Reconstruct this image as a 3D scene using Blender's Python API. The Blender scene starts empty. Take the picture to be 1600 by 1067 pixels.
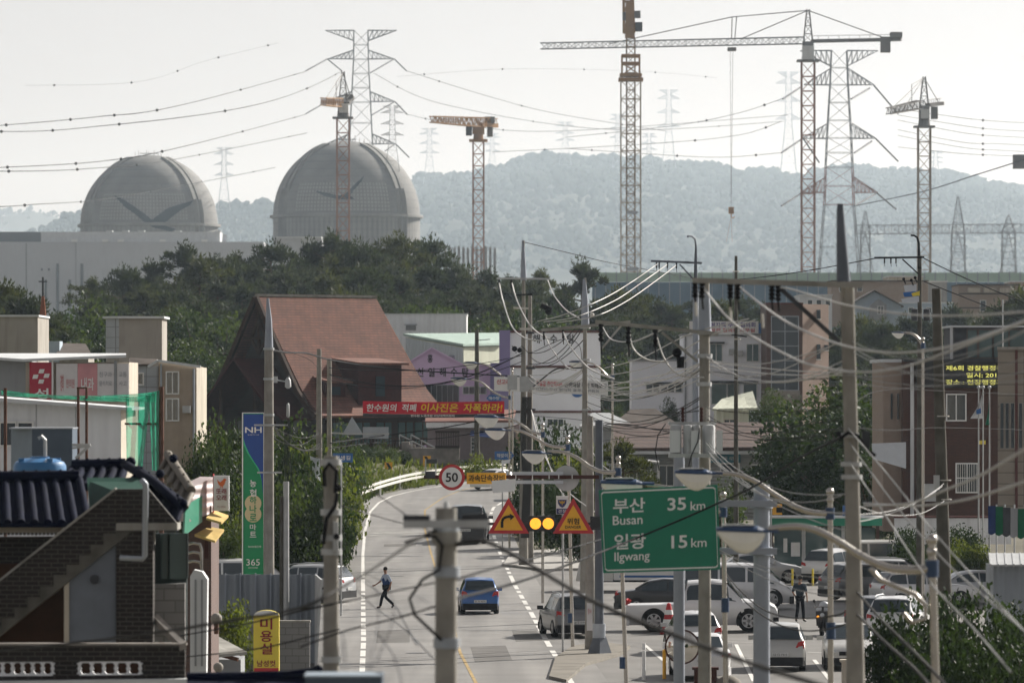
import bpy, math, random
from mathutils import Vector, Matrix, noise as mn
S = bpy.context.scene
COL = S.collection
R = math.radians

# ------------------------------------------------------------------ camera
FPX, EYE, VH = 8889.0, 9.5, 604.0      # focal length in photo pixels, eye height, horizon row
cam = bpy.data.cameras.new('camera')
camo = bpy.data.objects.new('camera', cam)
COL.objects.link(camo)
camo.location = (0, 0, EYE)
camo.rotation_euler = (R(90), 0, 0)
cam.sensor_width = 36.0
cam.lens = 200.0
cam.shift_y = (VH - 533.5) / 1600.0
cam.clip_start = 1.0
cam.clip_end = 30000.0
cam.dof.use_dof = True
cam.dof.focus_distance = 235.0
cam.dof.aperture_fstop = 3.0
S.camera = camo

# ------------------------------------------------------------------ light
SUN_AZ, SUN_EL = 44.0, 31.0
w = bpy.data.worlds.new('World')
S.world = w
w.use_nodes = True
nt = w.node_tree
bg = nt.nodes['Background']
sky = nt.nodes.new('ShaderNodeTexSky')
sky.sky_type = 'NISHITA'
sky.sun_disc = False
sky.sun_elevation = R(SUN_EL)
sky.sun_rotation = R(SUN_AZ)
sky.air_density = 1.0
sky.dust_density = 1.2
sky.ozone_density = 1.0
hs = nt.nodes.new('ShaderNodeHueSaturation')
hs.inputs['Saturation'].default_value = 0.15
hs.inputs['Value'].default_value = 0.76
nt.links.new(sky.outputs[0], hs.inputs['Color'])
tn = nt.nodes.new('ShaderNodeMixRGB'); tn.blend_type = 'MULTIPLY'; tn.inputs[0].default_value = 1.0
tn.inputs[2].default_value = (1.0, 0.95, 0.952, 1)
nt.links.new(hs.outputs[0], tn.inputs[1])
nt.links.new(tn.outputs[0], bg.inputs[0])
bg.inputs[1].default_value = 0.066
sd = Vector((math.sin(R(SUN_AZ)) * math.cos(R(SUN_EL)), math.cos(R(SUN_AZ)) * math.cos(R(SUN_EL)), math.sin(R(SUN_EL))))
sun = bpy.data.lights.new('sun', 'SUN')
sun.energy = 5.0
sun.angle = R(0.6)
sun.color = (1.0, 0.955, 0.88)
suno = bpy.data.objects.new('sun', sun)
COL.objects.link(suno)
suno.rotation_euler = sd.to_track_quat('Z', 'Y').to_euler()
S.view_settings.view_transform = 'Standard'
S.view_settings.look = 'None'
S.view_settings.exposure = 0.8
S.view_settings.gamma = 1.0
S.render.engine = 'CYCLES'
S.cycles.max_bounces = 6
S.cycles.diffuse_bounces = 2
S.cycles.glossy_bounces = 2
S.cycles.transmission_bounces = 3
S.cycles.volume_bounces = 0
S.cycles.transparent_max_bounces = 8
S.cycles.use_denoising = True

# ------------------------------------------------------------------ helpers
def P(u, v, d):
    """photo pixel (u,v) at distance d metres -> point in the world"""
    s = FPX / d
    return Vector(((u - 800.0) / s, d, EYE + (VH - v) / s))
def X(u, d): return (u - 800.0) * d / FPX
def Z(v, d): return EYE + (VH - v) * d / FPX
def D(v, z=0.0): return FPX * (EYE - z) / (v - VH)     # distance of a ground point seen at row v
def G(u, v, z=0.0):
    p = P(u, v, D(v, z)); p.z = z
    return p

class MB:
    def __init__(s): s.v = []; s.f = []; s.m = []; s.k = 0
    def mat(s, k): s.k = k; return s
    def face(s, pts):
        n = len(s.v); s.v += [tuple(p) for p in pts]; s.f.append(tuple(range(n, n + len(pts)))); s.m.append(s.k)
    def add(s, vs, fs):
        n = len(s.v); s.v += [tuple(p) for p in vs]
        for f in fs: s.f.append(tuple(i + n for i in f)); s.m.append(s.k)
    def box(s, x0, x1, y0, y1, z0, z1):
        s.add([(x0,y0,z0),(x1,y0,z0),(x1,y1,z0),(x0,y1,z0),(x0,y0,z1),(x1,y0,z1),(x1,y1,z1),(x0,y1,z1)],
              [(0,3,2,1),(4,5,6,7),(0,1,5,4),(1,2,6,5),(2,3,7,6),(3,0,4,7)])
        return s
    def obox(s, c, ax, ay, az):
        c = Vector(c); ax, ay, az = Vector(ax), Vector(ay), Vector(az)
        s.add([c-ax-ay-az, c+ax-ay-az, c+ax+ay-az, c-ax+ay-az, c-ax-ay+az, c+ax-ay+az, c+ax+ay+az, c-ax+ay+az],
              [(0,3,2,1),(4,5,6,7),(0,1,5,4),(1,2,6,5),(2,3,7,6),(3,0,4,7)])
        return s
    def bar(s, p, q, w, h=None):
        p, q = Vector(p), Vector(q); d = q - p; L = d.length
        if L < 1e-6: return s
        d /= L
        up = Vector((0,0,1)) if abs(d.z) < 0.95 else Vector((0,1,0))
        a = d.cross(up).normalized(); b = a.cross(d)
        h = w if h is None else h
        return s.obox((p+q)/2, a*w/2, d*L/2, b*h/2)
    def tube(s, pts, r, n=8, cap=True):
        pts = [Vector(p) for p in pts]; N = len(pts)
        rs = r if isinstance(r, (list, tuple)) else [r]*N
        base = len(s.v); ref = None
        for i, p in enumerate(pts):
            d = (pts[min(i+1, N-1)] - pts[max(i-1, 0)])
            d = d.normalized() if d.length > 1e-9 else Vector((0,0,1))
            if ref is None:
                ref = Vector((0,0,1)) if abs(d.z) < 0.9 else Vector((0,1,0))
            a = d.cross(ref)
            if a.length < 1e-4: a = d.cross(Vector((1,0,0)))
            a.normalize(); b = a.cross(d); ref = b
            for k in range(n):
                t = 2*math.pi*k/n
                s.v.append(tuple(p + (a*math.cos(t) + b*math.sin(t))*rs[i]))
        for i in range(N-1):
            for k in range(n):
                k2 = (k+1) % n
                s.f.append((base+i*n+k, base+(i+1)*n+k, base+(i+1)*n+k2, base+i*n+k2)); s.m.append(s.k)
        if cap:
            s.f.append(tuple(base+k for k in range(n))); s.m.append(s.k)
            s.f.append(tuple(base+(N-1)*n+k for k in reversed(range(n)))); s.m.append(s.k)
        return s
    def cyl(s, x, y, z0, z1, r0, r1=None, n=12):
        return s.tube([(x,y,z0),(x,y,z1)], [r0, r0 if r1 is None else r1], n)
    def prism(s, pts, off):
        """pts: 3D polygon, off: extrusion vector"""
        pts = [Vector(p) for p in pts]; off = Vector(off); n = len(pts); b = len(s.v)
        s.v += [tuple(p) for p in pts] + [tuple(p+off) for p in pts]
        s.f.append(tuple(b+i for i in range(n))); s.m.append(s.k)
        s.f.append(tuple(b+n+i for i in reversed(range(n)))); s.m.append(s.k)
        for i in range(n):
            j = (i+1) % n
            s.f.append((b+j, b+i, b+n+i, b+n+j)); s.m.append(s.k)
        return s
    def xz(s, pts, y0, y1): return s.prism([(a, y0, b) for a, b in pts], (0, y1-y0, 0))
    def yz(s, pts, x0, x1): return s.prism([(x0, a, b) for a, b in pts], (x1-x0, 0, 0))
    def xy(s, pts, z0, z1): return s.prism([(a, b, z0) for a, b in pts], (0, 0, z1-z0))
    def lathe(s, prof, c, n=16, axis='z', a0=0.0, a1=2*math.pi):
        c = Vector(c); b = len(s.v); m = len(prof); full = abs(a1-a0-2*math.pi) < 1e-6
        K = n if full else n+1
        for k in range(K):
            t = a0 + (a1-a0)*k/n
            for r, z in prof:
                q = {'z': (r*math.cos(t), r*math.sin(t), z), 'y': (r*math.cos(t), z, r*math.sin(t)), 'x': (z, r*math.cos(t), r*math.sin(t))}[axis]
                s.v.append(tuple(c + Vector(q)))
        for k in range(n):
            k2 = (k+1) % K
            for i in range(m-1):
                s.f.append((b+k*m+i, b+k2*m+i, b+k2*m+i+1, b+k*m+i+1)); s.m.append(s.k)
        return s
    def ball(s, c, r, n=10, sz=1.0):
        h = max(4, n//2)
        return s.lathe([(r*math.sin(math.pi*i/h)+1e-5, -r*sz*math.cos(math.pi*i/h)) for i in range(h+1)], c, n)
    def disc(s, c, r, y1, n=24):
        """disc facing -y, from c.y to y1"""
        c = Vector(c)
        return s.prism([c + Vector((r*math.cos(2*math.pi*k/n), 0, r*math.sin(2*math.pi*k/n))) for k in range(n)], (0, y1-c.y, 0))
    def text(s, body, c, w, h, right=(1,0,0), up=(0,0,1), depth=0.01, bold=0.0, shear=0.0, fit=True):
        """letters fitted into a box w x h centred on c"""
        cu = bpy.data.curves.new('text', 'FONT'); cu.body = body; cu.size = 1.0
        cu.offset = min(bold, 0.018) if h < 0.9 or len(body) > 2 else bold; cu.shear = shear; cu.extrude = 0.0; cu.resolution_u = 3
        o = bpy.data.objects.new('text', cu); COL.objects.link(o)
        dg = bpy.context.evaluated_depsgraph_get()
        m = bpy.data.meshes.new_from_object(o.evaluated_get(dg), depsgraph=dg)
        vs = [v.co.copy() for v in m.vertices]; fs = [tuple(p.vertices) for p in m.polygons]
        bpy.data.objects.remove(o); bpy.data.curves.remove(cu); bpy.data.meshes.remove(m)
        if not vs: return s
        x0, x1 = min(v.x for v in vs), max(v.x for v in vs); y0, y1 = min(v.y for v in vs), max(v.y for v in vs)
        kx = w/(x1-x0); ky = h/(y1-y0) if fit else kx
        c, right, up = Vector(c), Vector(right).normalized(), Vector(up).normalized()
        nrm = right.cross(up)
        s.add([c + right*((v.x-(x0+x1)/2)*kx) + up*((v.y-(y0+y1)/2)*ky) + nrm*depth for v in vs], fs)
        return s
    def build(s, name, mats, parent=None, smooth=0.0, origin=None):
        me = bpy.data.meshes.new(name)
        off = Vector((0,0,0))
        if parent is not None:
            p = parent
            while p is not None: off += p.location; p = p.parent
        elif origin is not None: off = Vector(origin)
        elif s.v:
            xs, ys, zs = zip(*s.v)
            off = Vector(((min(xs)+max(xs))/2, (min(ys)+max(ys))/2, min(zs)))
        me.from_pydata([(a-off.x, b-off.y, c-off.z) for a, b, c in s.v], [], s.f)
        if not isinstance(mats, (list, tuple)): mats = [mats]
        for m in mats: me.materials.append(m)
        if len(mats) > 1: me.polygons.foreach_set('material_index', s.m)
        if smooth:
            me.polygons.foreach_set('use_smooth', [True]*len(me.polygons))
            me.set_sharp_from_angle(angle=R(smooth))
        me.update()
        o = bpy.data.objects.new(name, me); COL.objects.link(o)
        if parent is not None: o.parent = parent
        else: o.location = off
        return o

def tag(o, label=None, cat=None, group=None, kind=None):
    if label: o['label'] = label
    if cat: o['category'] = cat
    if group: o['group'] = group
    if kind: o['kind'] = kind
    return o
def thing(name, label, cat, loc=(0,0,0), group=None):
    o = bpy.data.objects.new(name, None); COL.objects.link(o)
    o.location = loc; o.empty_display_size = 0.3
    return tag(o, label, cat, group)
def clone(root, label=None, group=None):
    r = root.copy(); COL.objects.link(r)
    if label: r['label'] = label
    if group: r['group'] = group
    for ch in root.children:
        c = ch.copy(); COL.objects.link(c); c.parent = r
        for g in ch.children:
            q = g.copy(); COL.objects.link(q); q.parent = c
    return r

# ------------------------------------------------------------------ materials
def mat(name, col, rough=0.6, metal=0.0, var=0.12, scale=3.0, bump=0.0, bscale=None, detail=4.0, spec=None, emit=None, estr=0.0, stain=0.0, coord='Object'):
    m = bpy.data.materials.new(name); m.use_nodes = True
    t = m.node_tree; b = t.nodes['Principled BSDF']
    b.inputs['Roughness'].default_value = rough; b.inputs['Metallic'].default_value = metal
    b.inputs['Specular IOR Level'].default_value = spec if spec is not None else (0.5 if rough < 0.6 else 0.12)
    if var or bump or stain:
        tc = t.nodes.new('ShaderNodeTexCoord')
        n = t.nodes.new('ShaderNodeTexNoise'); n.inputs['Scale'].default_value = scale; n.inputs['Detail'].default_value = detail
        t.links.new(tc.outputs[coord], n.inputs['Vector'])
        cr = t.nodes.new('ShaderNodeValToRGB')
        cr.color_ramp.elements[0].position = 0.3; cr.color_ramp.elements[1].position = 0.7
        cr.color_ramp.elements[0].color = tuple(c*(1-var) for c in col[:3]) + (1,)
        cr.color_ramp.elements[1].color = tuple(min(1, c*(1+var)) for c in col[:3]) + (1,)
        t.links.new(n.outputs['Fac'], cr.inputs[0])
        out = cr.outputs[0]
        if stain:
            mp = t.nodes.new('ShaderNodeMapping'); mp.inputs['Scale'].default_value = (1.6, 1.6, 0.16)
            t.links.new(tc.outputs[coord], mp.inputs[0])
            n2 = t.nodes.new('ShaderNodeTexNoise'); n2.inputs['Scale'].default_value = 1.4; n2.inputs['Detail'].default_value = 6
            t.links.new(mp.outputs[0], n2.inputs['Vector'])
            r2 = t.nodes.new('ShaderNodeValToRGB'); r2.color_ramp.elements[0].position = 0.48; r2.color_ramp.elements[1].position = 0.72
            r2.color_ramp.elements[0].color = (0,0,0,1); r2.color_ramp.elements[1].color = (stain,)*3 + (1,)
            t.links.new(n2.outputs['Fac'], r2.inputs[0])
            mx = t.nodes.new('ShaderNodeMixRGB'); mx.inputs[2].default_value = (col[0]*0.35, col[1]*0.33, col[2]*0.3, 1)
            t.links.new(r2.outputs[0], mx.inputs[0]); t.links.new(out, mx.inputs[1]); out = mx.outputs[0]
        t.links.new(out, b.inputs['Base Color'])
        if bump:
            n3 = t.nodes.new('ShaderNodeTexNoise'); n3.inputs['Scale'].default_value = bscale or scale*6; n3.inputs['Detail'].default_value = 3
            t.links.new(tc.outputs[coord], n3.inputs['Vector'])
            bp = t.nodes.new('ShaderNodeBump'); bp.inputs['Strength'].default_value = bump
            t.links.new(n3.outputs['Fac'], bp.inputs['Height']); t.links.new(bp.outputs[0], b.inputs['Normal'])
    else:
        b.inputs['Base Color'].default_value = tuple(col[:3]) + (1,)
    if emit:
        b.inputs['Emission Color'].default_value = tuple(emit) + (1,); b.inputs['Emission Strength'].default_value = estr
    return m

def tiled(name, c1, c2, mortar, bw, bh, ms=0.01, rough=0.8, bump=0.4, axis='xz', offset=0.5, var=0.15):
    """bricks / tiles / boards laid in object coordinates (metres)"""
    m = bpy.data.materials.new(name); m.use_nodes = True
    t = m.node_tree; b = t.nodes['Principled BSDF']; b.inputs['Roughness'].default_value = rough
    tc = t.nodes.new('ShaderNodeTexCoord'); sp = t.nodes.new('ShaderNodeSeparateXYZ'); cb = t.nodes.new('ShaderNodeCombineXYZ')
    t.links.new(tc.outputs['Object'], sp.inputs[0])
    if axis == 'xz':
        ad = t.nodes.new('ShaderNodeMath'); ad.operation = 'ADD'
        t.links.new(sp.outputs[0], ad.inputs[0]); t.links.new(sp.outputs[1], ad.inputs[1])
        t.links.new(ad.outputs[0], cb.inputs[0]); t.links.new(sp.outputs[2], cb.inputs[1])
    elif axis == 'yz':
        t.links.new(sp.outputs[1], cb.inputs[0]); t.links.new(sp.outputs[2], cb.inputs[1])
    else:
        t.links.new(sp.outputs[0], cb.inputs[0]); t.links.new(sp.outputs[1], cb.inputs[1])
    br = t.nodes.new('ShaderNodeTexBrick'); br.offset = offset
    br.inputs['Scale'].default_value = 1.0; br.inputs['Brick Width'].default_value = bw; br.inputs['Row Height'].default_value = bh
    br.inputs['Mortar Size'].default_value = ms; br.inputs['Mortar Smooth'].default_value = 0.2
    br.inputs['Color1'].default_value = tuple(c1)+(1,); br.inputs['Color2'].default_value = tuple(c2)+(1,); br.inputs['Mortar'].default_value = tuple(mortar)+(1,)
    t.links.new(cb.outputs[0], br.inputs['Vector'])
    n = t.nodes.new('ShaderNodeTexNoise'); n.inputs['Scale'].default_value = 0.9; n.inputs['Detail'].default_value = 5
    t.links.new(tc.outputs['Object'], n.inputs['Vector'])
    mr = t.nodes.new('ShaderNodeMapRange'); mr.inputs[3].default_value = 1-var*1.6; mr.inputs[4].default_value = 1+var*1.6
    t.links.new(n.outputs['Fac'], mr.inputs[0])
    mx = t.nodes.new('ShaderNodeMixRGB'); mx.blend_type = 'MULTIPLY'; mx.inputs[0].default_value = 1
    t.links.new(br.outputs['Color'], mx.inputs[1]); t.links.new(mr.outputs[0], mx.inputs[2])
    t.links.new(mx.outputs[0], b.inputs['Base Color'])
    if bump:
        bp = t.nodes.new('ShaderNodeBump'); bp.inputs['Strength'].default_value = bump; bp.inputs['Distance'].default_value = 0.02; bp.invert = True
        t.links.new(br.outputs['Fac'], bp.inputs['Height']); t.links.new(bp.outputs[0], b.inputs['Normal'])
    return m

def leafmat(name, c1, c2, scale=0.6, trans=0.35, rough=0.55):
    m = bpy.data.materials.new(name); m.use_nodes = True
    t = m.node_tree; b = t.nodes['Principled BSDF']; b.inputs['Roughness'].default_value = rough; b.inputs['Specular IOR Level'].default_value = 0.1 if trans > 0.2 else 0.0
    tc = t.nodes.new('ShaderNodeTexCoord'); n = t.nodes.new('ShaderNodeTexNoise')
    n.inputs['Scale'].default_value = scale; n.inputs['Detail'].default_value = 6; n.inputs['Roughness'].default_value = 0.75
    oi = t.nodes.new('ShaderNodeObjectInfo'); va = t.nodes.new('ShaderNodeVectorMath')
    t.links.new(tc.outputs['Object'], va.inputs[0]); t.links.new(oi.outputs['Location'], va.inputs[1])
    t.links.new(va.outputs[0], n.inputs['Vector'])
    cr = t.nodes.new('ShaderNodeValToRGB'); cr.color_ramp.elements[0].position = 0.32; cr.color_ramp.elements[1].position = 0.68
    cr.color_ramp.elements[0].color = tuple(c1)+(1,); cr.color_ramp.elements[1].color = tuple(c2)+(1,)
    t.links.new(n.outputs['Fac'], cr.inputs[0])
    t.links.new(cr.outputs[0], b.inputs['Base Color'])
    tr = t.nodes.new('ShaderNodeBsdfTranslucent')
    g = t.nodes.new('ShaderNodeMixRGB'); g.blend_type = 'MULTIPLY'; g.inputs[0].default_value = 1; g.inputs[2].default_value = (1.35, 1.35, 0.7, 1)
    t.links.new(cr.outputs[0], g.inputs[1]); t.links.new(g.outputs[0], tr.inputs[0])
    ms = t.nodes.new('ShaderNodeMixShader'); ms.inputs[0].default_value = trans
    t.links.new(b.outputs[0], ms.inputs[1]); t.links.new(tr.outputs[0], ms.inputs[2])
    t.links.new(ms.outputs[0], t.nodes['Material Output'].inputs[0])
    return m

M = {}
def mk(key, *a, **k): M[key] = mat(key, *a, **k); return M[key]
mk('concrete', (0.33,0.32,0.29), 0.85, var=0.18, scale=1.2, bump=0.15, stain=0.5)
mk('pole_concrete', (0.30,0.285,0.255), 0.85, var=0.18, scale=2.5, bump=0.1, stain=0.4)
mk('pole_dark', (0.10,0.095,0.08), 0.8, var=0.25, scale=2.0, bump=0.1)
mk('steel', (0.36,0.39,0.43), 0.45, 0.35, var=0.10, scale=2.0)
mk('steel_pole', (0.30,0.33,0.38), 0.5, 0.2, var=0.1, scale=1.5)
mk('chrome', (0.50,0.47,0.43), 0.25, 0.85, var=0.05)
mk('galv', (0.45,0.46,0.46), 0.5, 0.4, var=0.12)
mk('lattice', (0.27,0.28,0.29), 0.7, 0.1, var=0.1)
mk('lattice_red', (0.32,0.19,0.17), 0.7, 0.0, var=0.2, scale=0.2)
mk('crane_tan', (0.26,0.20,0.14), 0.6, 0.0, var=0.2, scale=0.3)
mk('crane_red', (0.30,0.16,0.11), 0.6, 0.0, var=0.2, scale=0.3)
mk('crane_orange', (0.33,0.19,0.085), 0.6, 0.0, var=0.15, scale=0.3)
mk('crane_grey', (0.16,0.15,0.14), 0.6, 0.0, var=0.2, scale=0.3)
mk('crane_pale', (0.42,0.37,0.30), 0.6, 0.0, var=0.2, scale=0.3)
mk('white_paint', (0.80,0.81,0.82), 0.6, var=0.06, scale=1.2, stain=0.25)
mk('sheet_white', (0.62,0.64,0.65), 0.55, var=0.05, scale=0.8, stain=0.2)
mk('cream', (0.52,0.47,0.39), 0.8, var=0.1, scale=0.8, bump=0.05, stain=0.5)
mk('beige', (0.37,0.345,0.31), 0.8, var=0.1, scale=0.8, stain=0.55)
mk('grey_wall', (0.30,0.31,0.32), 0.8, var=0.1, scale=0.8, stain=0.3)
mk('dark_grey', (0.06,0.063,0.07), 0.6, var=0.2)
mk('black', (0.015,0.015,0.017), 0.5, var=0.1)
mk('rubber', (0.02,0.02,0.021), 0.85, var=0.2, scale=8)
mk('glass', (0.03,0.045,0.055), 0.08, var=0.15, scale=0.5, spec=0.8)
mk('glass_green', (0.06,0.11,0.11), 0.12, var=0.2, scale=0.4, spec=0.8)
mk('blue_cap', (0.02,0.055,0.13), 0.35, var=0.15)
mk('lamp_glass', (0.88,0.87,0.82), 0.25, var=0.06)
mk('cable_white', (0.44,0.43,0.41), 0.5, var=0.1)
mk('cable_mid', (0.22,0.22,0.21), 0.5, var=0.1)
mk('cable_black', (0.014,0.014,0.016), 0.9, var=0.1)
mk('cable_grey', (0.05,0.049,0.047), 0.9, var=0.1)
mk('insulator', (0.55,0.53,0.48), 0.3, var=0.1)
mk('bark', (0.10,0.075,0.055), 0.9, var=0.3, scale=4, bump=0.3)
mk('wood_dark', (0.045,0.026,0.018), 0.8, var=0.3, scale=2)
mk('red_paint', (0.50,0.025,0.03), 0.5, var=0.1)
mk('yellow_paint', (0.86,0.43,0.02), 0.5, var=0.06)
mk('lemon', (0.78,0.62,0.06), 0.5, var=0.05)
mk('white', (0.80,0.80,0.78), 0.5, var=0.04)
mk('ink', (0.02,0.02,0.02), 0.6, var=0.05)
mk('sign_green', (0.0,0.20,0.115), 0.45, var=0.06)
mk('orange_lamp', (0.8,0.3,0.02), 0.3, var=0.0, emit=(1.0,0.36,0.03), estr=0.9)
pine = leafmat('pine_needles', (0.007,0.0135,0.009), (0.046,0.058,0.034), 0.5, 0.4)
pine_grey = leafmat('grey_pine_needles', (0.009,0.015,0.013), (0.052,0.062,0.046), 0.5, 0.4)
pine_olive = leafmat('olive_pine_needles', (0.010,0.016,0.007), (0.072,0.080,0.032), 0.6, 0.42)
broad = leafmat('broad_leaves', (0.012,0.026,0.009), (0.068,0.095,0.027), 0.7, 0.4)
broad_dark = leafmat('dark_leaves', (0.008,0.018,0.008), (0.034,0.055,0.02), 0.6, 0.35)
broad_lime = leafmat('lime_leaves', (0.035,0.058,0.012), (0.14,0.16,0.035), 0.8, 0.45)
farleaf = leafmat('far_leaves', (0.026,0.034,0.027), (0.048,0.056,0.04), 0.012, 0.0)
# ------------------------------------------------------------------ ground and hills
def sm(a, b, x):
    t = max(0.0, min(1.0, (x-a)/(b-a))); return t*t*(3-2*t)
ROADZ = [(0,0),(322,0),(353,.6),(382,1.2),(398,1.7),(409,2.0),(418,2.3),(426,2.5),(438,2.8),(470,3.4),(640,5.0)]
def itp(tab, x):
    for (a, b), (c, d) in zip(tab, tab[1:]):
        if x <= c: return b + (d-b)*(x-a)/(c-a)
    return tab[-1][1]
def ground_z(y): return -0.06 + (itp(ROADZ, y) if y > 0 else 0) + 9.0*sm(660, 820, y) + 6.0*sm(850, 1050, y) - 6.0*sm(1250, 1700, y)
def sheet(name, xs, ys, fz, m):
    b = MB(); nx = len(xs)
    for y in ys:
        for x in xs: b.v.append((x, y, fz(x, y)))
    for j in range(len(ys)-1):
        for i in range(nx-1):
            b.f.append((j*nx+i, j*nx+i+1, (j+1)*nx+i+1, (j+1)*nx+i)); b.m.append(0)
    o = b.build(name, m, smooth=60, origin=(0,0,0)); o['kind'] = 'structure'
    return o
mk('soil', (0.13,0.12,0.09), 0.95, var=0.3, scale=0.15, bump=0.2)
xs = [-15000,-5000,-1200,-600]+[-300+20*i for i in range(31)]+[600,1200,5000,15000]
ys = [-300,-50,40]+[100+20*i for i in range(11)]+[310+7*i for i in range(25)]+[490+20*i for i in range(76)]+[2200,2600,3200,4400,7000,11000,20000,40000]
sheet('ground', xs, ys, lambda x, y: ground_z(y) if y < 12000 else ground_z(y), M['soil'])

def interp(tab, x):
    if x <= tab[0][0]: return tab[0][1]
    for (a, b), (c, d) in zip(tab, tab[1:]):
        if x <= c: return b + (d-b)*(x-a)/(c-a)
    return tab[-1][1]
def fn(x, y, s, seed=0.0): return mn.fractal(Vector((x*s+seed, y*s, seed*1.7)), 1.0, 2.0, 4)
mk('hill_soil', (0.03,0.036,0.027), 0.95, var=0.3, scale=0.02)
def hill(name, ridge, d, front, z0, seed, treen, tsize, label, u0, u1, back=260):
    """a long wooded hill: its crest follows heights read off the photograph at distance d"""
    def fz(x, y):
        u = 800 + x*FPX/d
        top = Z(interp(ridge, u), d) - tsize*1.15
        if y < d:
            t = sm(d-front, d, y) if True else 0
            t = ((y-(d-front))/front); t = max(0, min(1, t)); t = t**0.9*(1.25-0.25*t)
        else:
            t = 1 - sm(d, d+back*3, y)
        h = z0 + (top-z0)*min(1, t)
        return h + fn(x, y, 0.003, seed)*26*min(1, t)*(1-min(1,t)*0.75)
    xs = [X(u, d) for u in range(u0, u1+1, 12)]
    ys = [d-front+front*i/26 for i in range(27)]+[d+back*i/4 for i in range(1, 13)]
    o = sheet(name, xs, ys, fz, M['hill_soil'])
    rnd = random.Random(seed*10+3)
    b = MB()
    ico = []
    phi = (1+5**0.5)/2
    iv = [Vector(q).normalized() for q in [(-1,phi,0),(1,phi,0),(-1,-phi,0),(1,-phi,0),(0,-1,phi),(0,1,phi),(0,-1,-phi),(0,1,-phi),(phi,0,-1),(phi,0,1),(-phi,0,-1),(-phi,0,1)]]
    fi = [(0,11,5),(0,5,1),(0,1,7),(0,7,10),(0,10,11),(1,5,9),(5,11,4),(11,10,2),(10,7,6),(7,1,8),(3,9,4),(3,4,2),(3,2,6),(3,6,8),(3,8,9),(4,9,5),(2,4,11),(6,2,10),(8,6,7),(9,8,1)]
    for i in range(treen):
        x = rnd.uniform(xs[0], xs[-1])
        y = d + 15 - (rnd.random()**1.7)*front*0.8 if i % 3 else d + rnd.uniform(-40, 40)
        if fn(x, y, 0.0018, seed+5) < -0.62 and y < d-60: continue
        z = fz(x, y); s = tsize*(rnd.uniform(0.55, 1.15) if i % 3 else rnd.choice((0.5,0.8,1.0,1.5)))*(0.8+0.5*max(-0.6, fn(x, y, 0.007, seed+2)))
        for k in range(3):
            c = Vector((x+rnd.gauss(0, s*0.28), y+rnd.gauss(0, s*0.28), z+s*rnd.uniform(0.35, 0.85)))
            r = s*rnd.uniform(0.2, 0.36)
            b.add([c + Vector((q.x*r*rnd.uniform(0.7,1.3), q.y*r*rnd.uniform(0.7,1.3), q.z*r*rnd.uniform(0.7,1.25))) for q in iv], fi)
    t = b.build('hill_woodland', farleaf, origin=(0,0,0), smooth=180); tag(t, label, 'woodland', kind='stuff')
RIDGE = [(330,335),(400,322),(430,322),(520,330),(600,318),(640,292),(680,277),(720,264),(760,262),(800,257),(850,248),(890,243),(940,249),(1000,251),(1060,257),(1130,266),(1200,263),(1270,272),(1340,263),(1380,258),(1440,267),(1480,274),(1530,286),(1600,291),(1700,300)]
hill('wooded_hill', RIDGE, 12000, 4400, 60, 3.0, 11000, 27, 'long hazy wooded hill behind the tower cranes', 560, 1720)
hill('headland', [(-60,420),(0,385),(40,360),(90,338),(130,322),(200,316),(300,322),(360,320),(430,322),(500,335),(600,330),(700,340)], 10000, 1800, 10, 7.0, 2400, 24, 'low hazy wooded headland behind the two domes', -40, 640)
hill('distant_hill', [(-200,330),(-60,326),(0,322),(40,315),(70,318),(110,332),(160,345),(400,350),(700,350)], 16000, 1500, 5, 11.0, 400, 26, 'faint distant hill at the far left', -120, 620)
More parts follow.
